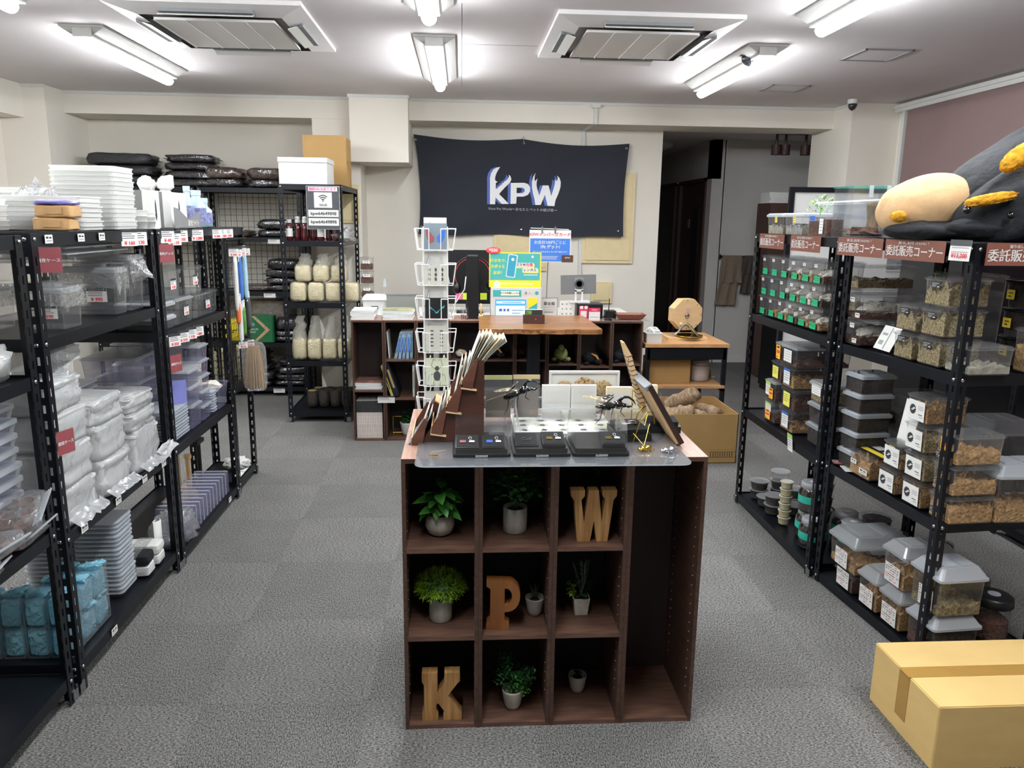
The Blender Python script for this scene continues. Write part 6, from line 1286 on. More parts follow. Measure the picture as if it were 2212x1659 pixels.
# stepped brochure rack
dw = wood('dark plywood', S(62, 34, 26), S(82, 47, 36), 4, (3, 3, 12), .4); dwl = wood('mid plywood', S(84, 50, 38), S(106, 66, 50), 4, (3, 3, 12), .4)
t = thing('brochure_rack', 'dark wooden stepped brochure rack at the left of the island top', 'brochure rack', T(0, 2.29, 0))
obj('side_panel', M().prism([(-.131, G0+.0), (.068, G0), (.068, 1.143), (.044, 1.147), (.0, 1.072), (-.05, .998), (-.10, .925)], -.008, .0, 0, T(0, 0, 0, 90)), dw, t)
obj('side_panel', M().prism([(-.131, G0+.0), (.068, G0), (.068, 1.143), (.044, 1.147), (.0, 1.072), (-.05, .998), (-.10, .925)], -.228, -.22, 0, T(0, 0, 0, 90)), dw, t)
for k, (x, z) in enumerate([(-.155, G0+.001), (-.094, .920), (-.047, .990), (-.001, 1.064)]):
    for yy in (-.0135, .205): obj('pocket_cheek', M().prism([(x, z), (x+.034, z-.003), (x+.050, z+.083), (x+.040, z+.083), (x+.002, z+.02)], -yy-.005, -yy, 0, T(0, 0, 0, 90)), dwl, t)
    obj('pocket_floor', M().prism([(x-.002, z), (x+.046, z-.008), (x+.046, z-.012), (x-.002, z-.005)], -.222, .014, 0, T(0, 0, 0, 90)), beech, t)
    obj('pocket_front', M().prism([(x-.002, z), (x+.001, z), (x+.004, z+.024), (x+.001, z+.024)], -.222, .012, 0, T(0, 0, 0, 90)), beech, t)
    obj('pocket_back', M().prism([(x+.030, z-.004), (x+.0335, z-.004), (x+.0505, z+.085), (x+.047, z+.085)], -.222, .008, 0, T(0, 0, 0, 90)), dw, t)
def brochure(label, x, y, z, L_, ang, m_=paper, w_=.10, bend=0.):
    t = thing('brochure', label, 'brochure', T(x, y, z) @ T(0, 0, 0, 0, ang)); m = M(); n = 5; pr = []
    pts = [(bend*(i/n)**2, L_*i/n) for i in range(n+1)]; m.prism(pts+[(p[0]+.0018, p[1]) for p in reversed(pts)], -w_, 0, 0, T(0, 0, 0, 90)); obj('pages', m, m_, t); obj('cover_print', M().box(-.0008, .01, L_*.1, -.0001, w_-.01, L_*.3), ink2, t)
pg = mat('brochure pages', S(222, 220, 210), .5, a=.06); pg2 = mat('cream brochure pages', S(206, 192, 158), .5, a=.08)
for i in range(9): brochure('thin brochure fanned out of the top pocket, %s from the left' % ORD[i], .004+.0032*i, 2.31+.01*(i % 3), 1.068, .16+.004*(i % 4), 16+.9*i, [pg, pg, pg2, pg][i % 4], .10, .008+.005*i)
for i in range(3): brochure('upright brochure in the second highest pocket, %s from the left' % ORD[i], -.030+.005*i, 2.32, .994, .15+.008*i, 12+2*i, pg)
for i in range(3): brochure('brochure in the third highest pocket, %s from the left' % ORD[i], -.086+.006*i, 2.30+.008*i, .924, .095+.012*(i % 3), 14+2*i, pg)
for i in range(2): brochure('brochure in the lowest pocket, %s from the left' % ORD[i], -.138+.009*i, 2.31, .887, .11-.01*i, 19+2*i, pg)
t = thing('leaflet', 'blue-printed plastic-covered leaflet leaning in front of the lowest pocket', 'leaflet', T(-.165, 2.285, G0+.001) @ T(0, 0, 0, 0, 38)); obj('sheet', M().box(0, 0, 0, .002, .10, .105), mat('pale blue leaflet', S(186, 200, 214), .2, a=.3, scale=25), t); obj('sleeve', M().box(-.0016, -.002, -.001, -.0004, .102, .108), clear, t)
t = thing('wooden_block', 'small dark wooden tilted holder behind the brochure rack', 'holder', T(-.135, 2.50, G0+.022) @ T(0, 0, 0, 0, 32)); obj('block', M().box(0, -.05, 0, .022, .05, .09), dw, t); obj('top_edge', M().box(0, -.051, .09, .023, .051, .094), beech, t)
# ================================================================== WIRE CARD RACK
wht = mat('white coated wire', S(240, 240, 238), .4, a=0)
t = thing('card_rack', 'tall white wire rack of postcards behind the island', 'card rack', T(-.108, 3.25, 0)); m = M()
for sx in (-1, 1):
    for sy in (-1, 1): m.cyl((sx*.048, sy*.048, .04), (sx*.048, sy*.048, 1.53), .003, n=6)
obj('frame', m, wht, t); obj('foot', M().lathe([(.10, 0), (.10, .015), (.03, .03)], 24), wht, t); obj('pole', M().cyl((0, 0, .02), (0, 0, 1.5), .012, n=10), wht, t)
TZ = [1.437, 1.294, 1.155, 1.015, .872, .735]
def wirebasket(par):
    k = 'wb'
    if k not in CACHE:
        b_ = M()
        for z, o_ in ((.0, .0), (.085, .012)): b_.tube([(-.052, 0, z), (-.052, -.022-o_, z), (-.024, -.022-o_, z)], .0022, 5).tube([(.052, 0, z), (.052, -.022-o_, z), (.024, -.022-o_, z)], .0022, 5)
        b_.cyl((-.024, -.022, 0), (-.024, -.034, .085), .0022, n=5).cyl((.024, -.022, 0), (.024, -.034, .085), .0022, n=5).cyl((-.052, -.022, 0), (-.052, -.034, .085), .0022, n=5).cyl((.052, -.022, 0), (.052, -.034, .085), .0022, n=5).cyl((-.024, -.022, 0), (.024, -.022, 0), .0022, n=5)
        CACHE[k] = b_.mesh('wire_pocket', wht)
    return CACHE[k]
for z in TZ:
    for rz in (0, 90, -90): link('wire_pocket', wirebasket(t), t, T(0, 0, z, 0, 0, rz) @ T(0, -.05, 0))
slate = mat('slate card', S(120, 134, 144), .6, a=.03); beige = mat('beige card', S(196, 194, 182), .6, a=.03); palegr = mat('pale green card', S(206, 212, 184), .6, a=.03)
def postcard(label, x, y, z, m_, rz=0, tilt=6, h=.10, w_=.093, draw=None):
    t = thing('postcard', label, 'postcard', T(x, y, z, 0, 0, rz) @ T(0, 0, 0, -tilt)); obj('card', M().box(-w_/2, 0, 0, w_/2, .0015, h), m_, t); obj('edge', M().box(-w_/2, .0016, .002, w_/2, .006, h-.002), paper, t)
    if draw: draw(t, h, w_)
    return t
FYp = lambda p: T(0, -.0006, 0, 90) 
def d_wings(t, h, w_):
    for s_, m_ in ((-1, maroon), (1, blue)): obj('butterfly_wing', M().prism([(s_*.004, h*.45), (s_*.034, h*.80), (s_*.04, h*.72), (s_*.036, h*.45), (s_*.022, h*.22), (s_*.008, h*.30)], 0, .0005, 0, T(0, -.0002, 0, 90)), m_, t)
def d_dots(nx, nz, r, asp=1.4):
    def f(t, h, w_):
        m = M()
        for a in range(nx):
            for b_ in range(nz): m.blob(r, .0006, r*asp, a+b_, .3, 3, 10, 5, c=(w_*(.5/nx+a/nx-.5)*.85, -.0006, h*(.16+.72*(b_+.5)/nz)))
        obj('print', m, dgrey, t)
    return f
def d_moth(t, h, w_): obj('print', M().prism([(0, h*.3), (-.03, h*.62), (-.026, h*.48), (-.012, h*.44), (-.004, h*.25), (.004, h*.25), (.014, h*.44), (.03, h*.5), (.034, h*.66)], 0, .0005, 0, T(0, -.0002, 0, 90)), teal, t)
def d_beetle(t, h, w_):
    m = M().blob(.015, .0006, .021, 1, .05, 3, 16, 8, c=(0, -.0006, h*.34)).blob(.009, .0006, .010, 1, .05, 3, 12, 6, c=(0, -.0006, h*.62))
    for s_ in (-1, 1):
        m.tube([(s_*.008, -.0008, h*.6), (s_*.024, -.0008, h*.72), (s_*.016, -.0008, h*.95), (s_*.006, -.0008, h*.92)], .0009, 4); m.tube([(s_*.014, -.0008, h*.42), (s_*.032, -.0008, h*.38), (s_*.036, -.0008, h*.16)], .0008, 4); m.tube([(s_*.01, -.0008, h*.2), (s_*.016, -.0008, h*.06), (s_*.008, -.0008, h*.04)], .0008, 4)
    obj('print', m, dgrey, t)
yf = 3.25-.062
postcard('slate postcard with a brown and a blue wing, top front pocket', -.106, yf, TZ[0]+.003, slate, h=.105, draw=d_wings); postcard('grey postcard with nine dark beans, second front pocket', -.106, yf, TZ[1]+.003, beige, h=.08, draw=d_dots(3, 3, .005))
postcard('black postcard with a turquoise moth, third front pocket', -.104, yf, TZ[2]+.003, black, h=.085, draw=d_moth); postcard('beige postcard with rows of tiny ants, fourth front pocket', -.104, yf, TZ[3]+.003, beige, h=.108, draw=d_dots(2, 5, .007, .4))
postcard('pale green postcard with a long-armed beetle drawing, fifth front pocket', -.104, yf, TZ[4]+.003, palegr, h=.115, draw=d_beetle); postcard('beige postcard in the lowest front pocket', -.104, yf, TZ[5]+.003, beige, h=.11)
postcard('white backing card rising behind the slate postcard', -.108, yf+.03, TZ[0]+.03, paper, h=.10, tilt=0)
for k, z in enumerate(TZ):
    postcard('dark-edged card leaning out of the left side pocket, tier %s from the top' % ORD[k], -.165, 3.25, z+.003, mat('brown black card', S(74, 68, 62), .5, a=.1), -90, 14 if k else 18, .115, .09)
    postcard('pale card leaning out of the right side pocket, tier %s from the top' % ORD[k], -.05, 3.25, z+.003, [paper, offwhite, paper, beige, beige, palegr][k], 90, 12, .115, .09)
for k, z in enumerate((1.36, 1.22, 1.08)): postcard('plain card stock between the front pockets, gap %s from the top' % ORD[k], -.108, yf+.035, z, paper, h=.07, tilt=0, w_=.088)
# ================================================================== COUNTER TOP
Z0 = .8685
t = thing('back_desk', 'plain desk standing behind the cube counter', 'desk', T(0, 5.69, 0)); obj('top', M().box(-.76, 0, .84, 1.29, .55, .868), offwhite, t)
for x in (-.74, 1.26): obj('leg', M().box(x-.02, .02, 0, x+.02, .53, .84), grey, t)
def pile(label, x, y, z, w_, d, n, th, m_, cov, grp, rz=0, name='magazine', cat='magazine'):
    for i in range(n):
        t = thing(name, '%s, %s' % (label, 'bottom one' if i == 0 else 'top one' if i == n-1 else '%s up' % ORD[i]), cat, T(x+.003*math.sin(i*2), y, z+.0004+th*i, 0, 0, rz+2*math.sin(i*1.7)), grp)
        obj('pages', M().box(-w_/2, -d/2, 0, w_/2, d/2, th*.85), m_, t); obj('cover', M().box(-w_/2-.001, -d/2-.001, th*.85, w_/2+.001, d/2+.001, th*.97), cov if i == n-1 else m_, t)
mag = mat('magazine pages', S(220, 222, 220), .5, a=.1, scale=80, aniso=(1, 1, 8)); magc = mat('magazine cover', S(150, 150, 110), .4, a=.6, scale=14); magp = mat('pink green cover', S(150, 110, 100), .4, a=.6, scale=18)
pile('white-covered magazine in the left pile on the counter', -.69, 5.50, Z0, .16, .22, 5, .013, mag, paper, 'left magazine pile on the counter'); pile('magazine in the green-covered pile on the counter', -.445, 5.49, Z0, .21, .21, 6, .011, mag, magc, 'green-covered magazine pile')
t = thing('label_printer', 'small white printer behind the magazine piles', 'printer', T(-.64, 5.85, Z0)); obj('body', M().rbox(.19, .18, 0, .10, .02, 3), white, t); obj('lid', M().rbox(.20, .2, .10, .13, .01, 2, w1=.17, d1=.18), paper, t); obj('slot', M().box(-.03, -.0925, .03, .02, -.0895, .055), ink, t)
t = thing('grey_box', 'grey upright panel box behind the green-covered magazines', 'box', T(-.44, 5.66+.04, Z0)); obj('body', M().box(-.11, -.02, 0, .11, .02, .15), mat('grey panel', S(132, 134, 130), .5, a=.03), t); obj('rim', M().box(-.115, -.024, .146, .115, .024, .156), grey, t)
for k in range(4): case('stacked clear specimen cup on the desk against the wall, %s up' % ORD[k], -.72, 5.98, Z0+.103*k, .095, .09, .10, clear_s, clear, 'flat', soilb, .35, [('mini' if k else 'sheet', .05, .02, 0, .06)], 'specimen cups against the wall', side='y-', seed=k)
t = thing('spray_bottle', 'clear trigger bottle beside the stacked specimen cups', 'bottle', T(-.58, 5.88, Z0)); obj('body', M().lathe([(.034, 0), (.036, .01), (.036, .11), (.012, .17), (.011, .19)], 16), clear_s, t, None, True); obj('nozzle', M().lathe([(.013, .19), (.005, .25)], 10), frost, t); obj('label', M().box(-.02, -.0375, .05, .02, -.0365, .10), paper, t)
t = thing('monitor', 'large black computer monitor behind the counter', 'monitor', T(.06, 5.85, Z0)); obj('screen', M().box(-.17, -.01, .07, .16, .01, .47), black, t); obj('stand', M().box(-.03, .012, .0, .03, .04, .2).box(-.1, -.05, 0, .1, .08, .012), blk_metal, t); obj('bezel', M().box(-.172, -.012, .068, .162, -.0102, .08), blk_metal, t)
t = thing('speaker_tower', 'narrow black upright box facing the wire card rack', 'speaker', T(.078, 5.52, Z0)); obj('body', M().rbox(.085, .12, 0, .44, .008, 2), black, t); obj('top', M().rbox(.07, .10, .44, .447, .008, 2), dgrey, t)
t = thing('headphones', 'black headphones with a red ring hung on the black box', 'headphones', T(.078, 5.55, Z0+.30)); obj('band', M().tube([(.135*math.cos(a), .0, .135*math.sin(a)) for a in [PI*i/14-.5+.0 for i in range(20)]], .008, 8), black, t, None, True); obj('red_ring', M().tube([(.125*math.cos(a), -.006, .125*math.sin(a)) for a in [PI*i/14-.5 for i in range(20)]], .0022, 6), red, t); obj('ear_cup', M().blob(.03, .03, .04, 1, .02, 1, 14, 10, c=(.125, 0, -.07)).blob(.03, .03, .04, 1, .02, 1, 14, 10, c=(-.11, 0, -.09)), black, t, None, True)
for k, (x, m_, l) in enumerate([(-.02, mat('pink note', S(236, 110, 160), .6, a=0), 'pink'), (.032, mat('lime note', S(196, 214, 60), .6, a=0), 'lime green, left'), (.165, MATS['lime note'], 'lime green, right')]):
    t = thing('sticky_note', l+' sticky note on the black monitor', 'sticky note', T(x, 5.835, Z0+.10)); obj('paper', M().box(-.025, -.001, 0, .025, .0, .05), m_, t); obj('fold', M().box(-.025, -.002, .0, .025, -.001, .003), m_, t)
t = thing('acrylic_cup', 'clear cup of beads beside the black box on the counter', 'cup', T(.02, 5.45, Z0)); obj('cup', M().rbox(.06, .05, 0, .09, .005, 2, cap=False).rbox(.06, .05, 0, .003, .005, 2), clear, t); m = M()
for q in range(12): m.blob(.006, .006, .006, 0, 0, 1, 8, 5, c=(-.02+.013*(q % 4), -.012+.012*(q//4), .01+.008*(q % 3)))
obj('beads', m, maroon, t); obj('hook', M().tube([(-.01, 0, .02), (-.01, 0, .07), (.01, 0, .075), (.012, 0, .05)], .002, 5), white, t)
t = thing('cable', 'white cable curving from the black box down to the counter', 'cable', T(0, 5.44, 0)); obj('cable', M().tube([(.03, 0, 1.17), (.02, 0, 1.08), (-.02, 0, 1.02), (-.06, 0, .96), (-.08, 0, .88)], .004, 6), white, t, None, True); obj('plug', M().box(-.09, -.008, .869, -.07, .008, .885), white, t)
t = thing('wooden_brush', 'small wooden-handled brush standing at the end of the slab', 'brush', T(.135, 5.36+.03, Z0)); obj('handle', M().lathe([(.007, .03), (.009, .08), (.006, .115), (.001, .12)], 10), beech, t, None, True); obj('bristles', M().blob(.02, .012, .022, 2, .1, 2, 12, 8, c=(0, 0, .022)), mat('tan bristle', S(200, 180, 140), .8), t)
# charging kiosk
t = thing('charging_kiosk', 'white phone-charger rental kiosk with a cyan screen on the counter', 'kiosk', T(.385, 5.50, Z0)); obj('body', M().rbox(.36, .14, 0, .225, .01, 2), white, t); ky = -.0712
scrm = bpy.data.materials.new('cyan screen'); scrm.use_nodes = True; MATS['cyan screen'] = scrm; b = scrm.node_tree.nodes['Principled BSDF']; b.inputs['Base Color'].default_value = (.02, .02, .02, 1); b.inputs['Emission Color'].default_value = S(84, 190, 240); b.inputs['Emission Strength'].default_value = .3
obj('screen', M().box(-.15, ky-.001, .02, .07, ky, .145), scrm, t); obj('screen_panel', M().box(-.14, ky-.0016, .115, .06, ky-.0011, .132).box(-.145, ky-.0016, .03, .065, ky-.0011, .10), mat('pale cyan ui', S(200, 228, 246), .4, emis=.12), t)
obj('banner', M().box(-.165, ky-.001, .165, .035, ky, .21), teal, t); obj('banner_panel', M().box(-.11, ky-.0016, .172, .02, ky-.0011, .203), mat('cream print', S(236, 240, 214), .5, a=0), t); lettering('スマホ充電レンタル', .016, mat('dark teal ink', S(20, 96, 110), .5, a=0), t, FY(-.045, ky-.002, .188), .03)
obj('side_sticker', M().box(.085, ky-.001, .03, .15, ky, .155), mat('kiosk yellow', S(236, 220, 40), .5, a=0), t); obj('sticker_teal', M().prism([(.086, .031), (.149, .031), (.149, .12), (.086, .08)], .0724, .0728, 0, T(0, 0, 0, 90)), teal, t); obj('round_mark', M().lathe([(.013, 0), (.013, .001)], 16, (0, 0, 0), 0, T(.145, ky, .19, 90)), teal, t); obj('icons', M().box(.06, ky-.001, .18, .075, ky, .20).box(.09, ky-.001, .187, .10, ky, .192), ink2, t)
obj('screen_print', M().box(-.12, ky-.002, .06, -.1, ky-.0017, .078).box(-.09, ky-.002, .06, -.075, ky-.0017, .078).box(-.065, ky-.002, .06, -.05, ky-.0017, .078).box(-.03, ky-.002, .066, .05, ky-.0017, .07).box(-.1, ky-.002, .121, .04, ky-.0017, .125).box(-.03, ky-.002, .045, .03, ky-.0017, .049), blue, t)
t = thing('rental_poster', 'yellow and teal phone-charger rental poster standing on the kiosk', 'poster', T(.377, 5.47, Z0+.2265)); kyel = MATS['kiosk yellow']
obj('board', M().box(-.184, 0, 0, .184, .004, .245), kyel, t); obj('teal_field', M().box(-.176, -.0006, .05, .176, -.0001, .237), mat('poster teal', S(76, 176, 172), .5, a=.02), t)
obj('phone', M().rbox(.055, .15, 0, .0006, .008, 3, mx=FY(-.025, -.0007, .15) @ T(0, 0, 0, 0, 0, -7)), mat('phone blue', S(52, 158, 186), .5, a=0), t); obj('phone_rim', M().rbox(.067, .162, 0, .0003, .01, 3, mx=FY(-.024, -.0004, .15) @ T(0, 0, 0, 0, 0, -7)), paper, t); obj('dot', M().lathe([(.011, 0), (.011, .0004)], 14, (0, 0, 0), 0, FY(-.017, -.0014, .195)), paper, t)
for s_, x, z in (('行き先で、', -.112, .185), ('スポッと', -.122, .145), ('返却！', -.117, .10)): lettering(s_, .026, kyel, t, FY(x, -.0008, z), .03)
obj('label_back', M().box(.01, -.0009, .135, .136, -.0004, .165).box(.058, -.0009, .10, .166, -.0004, .13), kyel, t); obj('label', M().box(.005, -.0014, .142, .13, -.001, .172).box(.052, -.0014, .106, .158, -.001, .136), paper, t)
lettering('スマホ', .024, ink, t, FY(.04, -.0018, .157), .02); lettering('充電', .026, red, t, FY(.10, -.0018, .157), .03); lettering('レンタル', .024, ink, t, FY(.105, -.0018, .121), .02); obj('logo_mark', M().lathe([(.009, 0), (.009, .0004)], 14, (0, 0, 0), 0, FY(.122, -.0008, .215)), paper, t); obj('small_print', M().box(.06, -.0009, .085, .16, -.0006, .09).box(-.1, -.0006, .022, .13, -.0003, .03), paper, t)
obj('machine_print', M().box(-.15, -.0008, .003, -.105, -.0004, .035).rbox(.02, .02, .03, .045, .004, 2, c=(-.127, 0)), paper, t)
t = thing('price_sticker', 'red oval ¥330 sticker on the corner of the rental poster', 'sticker', T(.222, 5.464, 1.352)); obj('oval', M().blob(.052, .0015, .024, 0, 0, 1, 24, 8), mat('coral sticker', S(236, 70, 84), .5, a=0), t, None, True); lettering('¥330', .03, white, t, FY(0, -.002, 0), .04)
# members sign
t = thing('members_sign', 'white and blue KPWメンバーズカード sign clipped on a thin stand', 'sign', T(.645, 5.68, Z0)); obj('pole', M().cyl((-.02, .01, .01), (-.008, .01, .62), .0035, n=6), steel, t); obj('stand_base', M().lathe([(.05, 0), (.05, .006), (.01, .012)], 16, (-.02, .01, 0)), steel, t); obj('crossbar', M().cyl((-.145, .0, .638), (.135, .0, .63), .003, n=6), white, t)
obj('clip', M().box(-.066, -.004, .6, -.054, .006, .65), steel, t); obj('clip', M().box(.03, -.004, .6, .042, .006, .65), steel, t)
obj('board', M().box(-.152, -.002, .395, .152, .002, .625), paper, t); obj('blue_field', M().box(-.146, -.0028, .40, .146, -.0022, .565), mat('sign blue', S(64, 122, 210), .5, a=0), t)
lettering('KPWメンバーズカード', .030, mat('sign red', S(222, 84, 108), .5, a=0), t, FY(0, -.003, .592), .02, .98); lettering('お会計100円ごとに', .028, white, t, FY(0, -.0032, .535), .03); lettering('1Pt ゲット!', .030, white, t, FY(0, -.0032, .503), .03); lettering('ポイントがたまると1Pt=1円で使えます!', .0145, white, t, FY(0, -.0032, .468), .02); obj('small_print', M().box(-.07, -.0032, .435, .06, -.0029, .438).box(-.08, -.0032, .425, .05, -.0029, .428).box(-.08, -.0032, .415, .05, -.0029, .418), white, t)
t = thing('shop_card', 'dark wood-print KPW card on the corner of the members sign', 'card', T(.775, 5.674, Z0+.42)); obj('card', M().box(-.042, -.001, -.026, .042, .001, .026), mat('wood print card', S(84, 50, 40), .5, a=.4, aniso=(12, 1, 1)), t); lettering('KPW', .018, white, t, FY(0, -.0016, .006), .02); obj('plate', M().box(-.02, -.0014, -.004, .02, -.0011, .016), ink, t)
def standcard(label, x0, x1, y, z1, m_, cat='card', name='stand_card', words=(), z0=Z0):
    t = thing(name, label, cat, T((x0+x1)/2, y, z0+.0005)); w_ = x1-x0; h = z1-z0-.001; obj('sheet', M().box(-w_/2, 0, 0, w_/2, .002, h), m_, t); obj('holder', M().box(-w_/2-.002, .0025, 0, w_/2+.002, .004, h+.002).box(-w_/2, .0025, 0, w_/2, .03, .003), acryl, t)
    for s_, sz, zz, c in words: lettering(s_, sz, c, t, FY(0, -.0006, zz), .01)
    return t
t = standcard('white framed 募金箱 notice behind the slab table', .577, .693, 5.56, 1.012, offwhite, words=(('募金箱', .028, .10, ink),)); obj('print', M().box(-.045, -.0008, .075, .045, -.0003, .078).box(-.045, -.0008, .055, .045, -.0003, .058).box(-.04, -.0008, .035, .03, -.0003, .045), ink2, t); obj('frame', M().box(-.061, -.001, .0, -.057, .003, .145).box(.057, -.001, .0, .061, .003, .145).box(-.061, -.001, .141, .061, .003, .145), grey, t)
t = standcard('white notice with small app icons and a folded corner', .710, .822, 5.55, .995, paper); m = M()
for q in range(9): m.lathe([(.007, 0), (.007, .0005)], 10, (0, 0, 0), 0, FY(-.035+.03*(q % 3), -.0004, .03+.035*(q//3)))
obj('icons', m, mat('icon print', S(150, 170, 150), .5, a=.5, scale=60), t); obj('fold', M().prism([(.005, .125), (.056, .125), (.056, .02)], .0012, .0022, 0, T(0, 0, 0, 90)), white, t)
pk = mat('magenta red card', S(222, 50, 92), .5, a=.02)
t = standcard('red payment card with two round marks, next to the black printer', .842, .908, 5.47, .965, pk); obj('marks', M().rbox(.022, .022, 0, .0006, .006, 3, mx=FY(-.016, -.0004, .085)).rbox(.022, .022, 0, .0006, .006, 3, mx=FY(.016, -.0004, .085)), paper, t); obj('panel', M().box(-.022, -.0006, .015, .022, -.0002, .06), paper, t)
t = standcard('white payment card with a red head, in front of the black printer', .905, .985, 5.42, .955, paper); obj('head', M().box(-.04, -.0006, .06, .04, -.0002, .088), pk, t); lettering('PayPay', .014, white, t, FY(0, -.001, .074), .02); obj('print', M().box(-.03, -.0006, .02, .03, -.0003, .024), ink2, t)
t = thing('receipt_printer', 'black box printer under the tablet on the counter', 'printer', T(.93, 5.60, Z0)); obj('body', M().rbox(.19, .15, 0, .10, .008, 2), black, t); obj('lid', M().rbox(.18, .14, .10, .108, .008, 2), dgrey, t)
t = thing('tablet', 'silver tablet seen from behind on a white swivel stand', 'tablet', T(.855, 5.60, Z0+.109)); obj('back', M().box(-.13, -.003, .06, .13, .003, .20, 0, T(0, 0, 0, 0, -2)), mat('silver tablet back', S(150, 152, 154), .35, .6, a=.02), t); obj('mount_plate', M().box(-.035, -.008, .07, .035, -.0035, .18), mat('tablet plate', S(168, 170, 172), .3, .5, a=0), t)
obj('ring', M().lathe([(.034, 0), (.034, .006), (.022, .006), (.022, .0)], 24, (0, 0, 0), 0, FY(0, -.0085, .135)), dgrey, t); obj('stand', M().box(-.03, -.012, .01, -.018, -.002, .09).box(.018, -.012, .01, .03, -.002, .09).box(-.03, -.012, .08, .03, -.002, .095).rbox(.16, .12, 0, .012, .02, 3), white, t)
t = thing('antenna', 'short black aerial on a round base at the counter', 'antenna', T(1.045, 5.42, Z0)); obj('base', M().lathe([(.028, 0), (.026, .012), (.008, .02)], 16), black, t); obj('rod', M().cyl((0, 0, .015), (.004, 0, .155), .004, .003), black, t)
t = thing('router', 'small black device with cables behind the aerial', 'router', T(1.09, 5.60, Z0)); obj('body', M().rbox(.08, .10, 0, .05, .006, 2), black, t); obj('cable', M().tube([(.04, 0, .03), (.09, -.05, .01), (.13, -.09, .006), (.08, -.13, .004)], .003, 6), black, t)
t = thing('cash_tray', 'brown leather coin tray at the right end of the counter', 'tray', T(1.22, 5.50, Z0)); obj('tray', M().loft([[(-.08, -.05, .003), (.08, -.05, .003), (.08, .05, .003), (-.08, .05, .003)], [(-.105, -.07, .04), (.105, -.07, .04), (.105, .07, .04), (-.105, .07, .04)], [(-.10, -.066, .04), (.10, -.066, .04), (.10, .066, .04), (-.10, .066, .04)], [(-.078, -.048, .006), (.078, -.048, .006), (.078, .048, .006), (-.078, .048, .006)]]), mat('brown leather', S(134, 80, 62), .45, a=.06), t); obj('corner_stud', M().lathe([(.003, 0), (.003, .002)], 8, (-.1, -.066, .04)), gold, t)
t = thing('counter_sheet', 'clear hard sheet lying over the right end of the counter', 'sheet', T(1.16, 5.51, Z0-.0004)); obj('sheet', M().rbox(.36, .29, -.0, .0003, .01, 2), clear_s, t); obj('edge', M().rbox(.362, .292, -.0, .0002, .01, 2, cap=False), frost, t)
# on the slab table
t = thing('card_holder', 'dark leather name-card holder on the striped slab', 'card holder', T(.47, 4.99, .9025)); obj('box', M().rbox(.138, .06, 0, .055, .004, 2), mat('dark leather holder', S(74, 44, 36), .5, a=.05), t); obj('stud', M().lathe([(.006, 0), (.006, .002)], 10, (0, 0, 0), 0, FY(.01, -.031, .03)), steel, t)
obj('front_card', M().box(-.058, -.01, .03, .056, -.007, .088), ink, t); obj('card_print', M().box(-.052, -.0112, .058, -.015, -.0104, .083), mat('green card print', S(110, 150, 70), .5, a=.5, scale=80), t); obj('cards', M().box(-.058, -.006, .03, .058, .015, .090), paper, t)
# counter cubbies
def spine(label, x, y, z, w_, d, h, m_, ry=0, name='book', cat='book', grp=None, ttl=None):
    t = thing(name, label, cat, T(x, y, z+.0005) @ T(0, 0, 0, 0, ry), grp); obj('cover', M().box(0, 0, 0, w_, d, h), m_, t); obj('pages', M().box(w_*.12, .004, h, w_*.88, d-.002, h+.0006), paper, t)
    if ttl: obj('spine_print', M().box(w_*.3, -.0006, h*.25, w_*.7, -.0001, h*.8), ttl, t)
    return t
for i in range(5): spine('blue and white book leaning in the upper left cubby, %s from the left' % ORD[i], -.478+.028*i, 5.40, .592, .02, .19, .19, mat('blue white spine', S(140, 160, 196), .5, a=.5, scale=30, aniso=(1, 1, 4)) if i % 2 else mat('teal grey spine', S(120, 150, 156), .5, a=.5, scale=30), 13-3*i, grp='blue and white books', ttl=blue)
spine('thin white booklet leaning at the far left of the upper cubby', -.515, 5.41, .592, .007, .19, .19, paper, -4)
spine('yellow-spined big book leaning left in the lower cubby', -.500, 5.385, .314, .017, .24, .235, mat('olive yellow spine', S(186, 178, 92), .5, a=.1), -18, ttl=ink); spine('thick navy big book leaning on the yellow-spined one', -.478, 5.385, .319, .036, .24, .25, mat('navy book', S(22, 24, 40), .4, a=.1), -18, ttl=mat('gold print', S(170, 150, 90), .5, a=0)); spine('pale upright folder at the right of the lower cubby', -.350, 5.40, .314, .014, .22, .23, offwhite, 0, ttl=ink2)
jr = mat('journal spine', S(216, 204, 196), .5, a=.2, scale=40, aniso=(3, 1, 2)); 
for i in range(15):
    t = spine('black-headed white journal in the bottom left cubby, %s' % ('leftmost' if i == 0 else 'rightmost' if i == 14 else (('%s from the left' % ORD[i]) if i < 8 else ('%s from the right' % ORD[14-i]))), -.750+.0122*i, 5.385, .0145, .0112, .21, .272, jr, 0, 'journal', 'journal', 'row of white journals'); obj('black_head', M().box(-.0002, -.0008, .19, .0114, .05, .2725), ink, t)
pile('magazine with a pink and green cover in the tall left cubby', -.66, 5.50, .3715, .19, .22, 4, .012, mag, magp, 'magazines in the tall left cubby')
t = thing('price_tag', 'price card between the journals and the lower cubby', 'price tag', FY(-.535, 5.359, .335-.03)); link('tag_card', card('price', .12, .05), t)
t = plant('small green plant in a white pot, lower cubby beside the journals', -.40, 5.47, .0145, 'cup', 1.6, white, .09, [(leafmesh(.05, .03, leafd), (.01*math.cos(i), .01*math.sin(i), .10+.012*(i % 7)), i*1.9, .8-.25*(i % 6), 0) for i in range(30)])
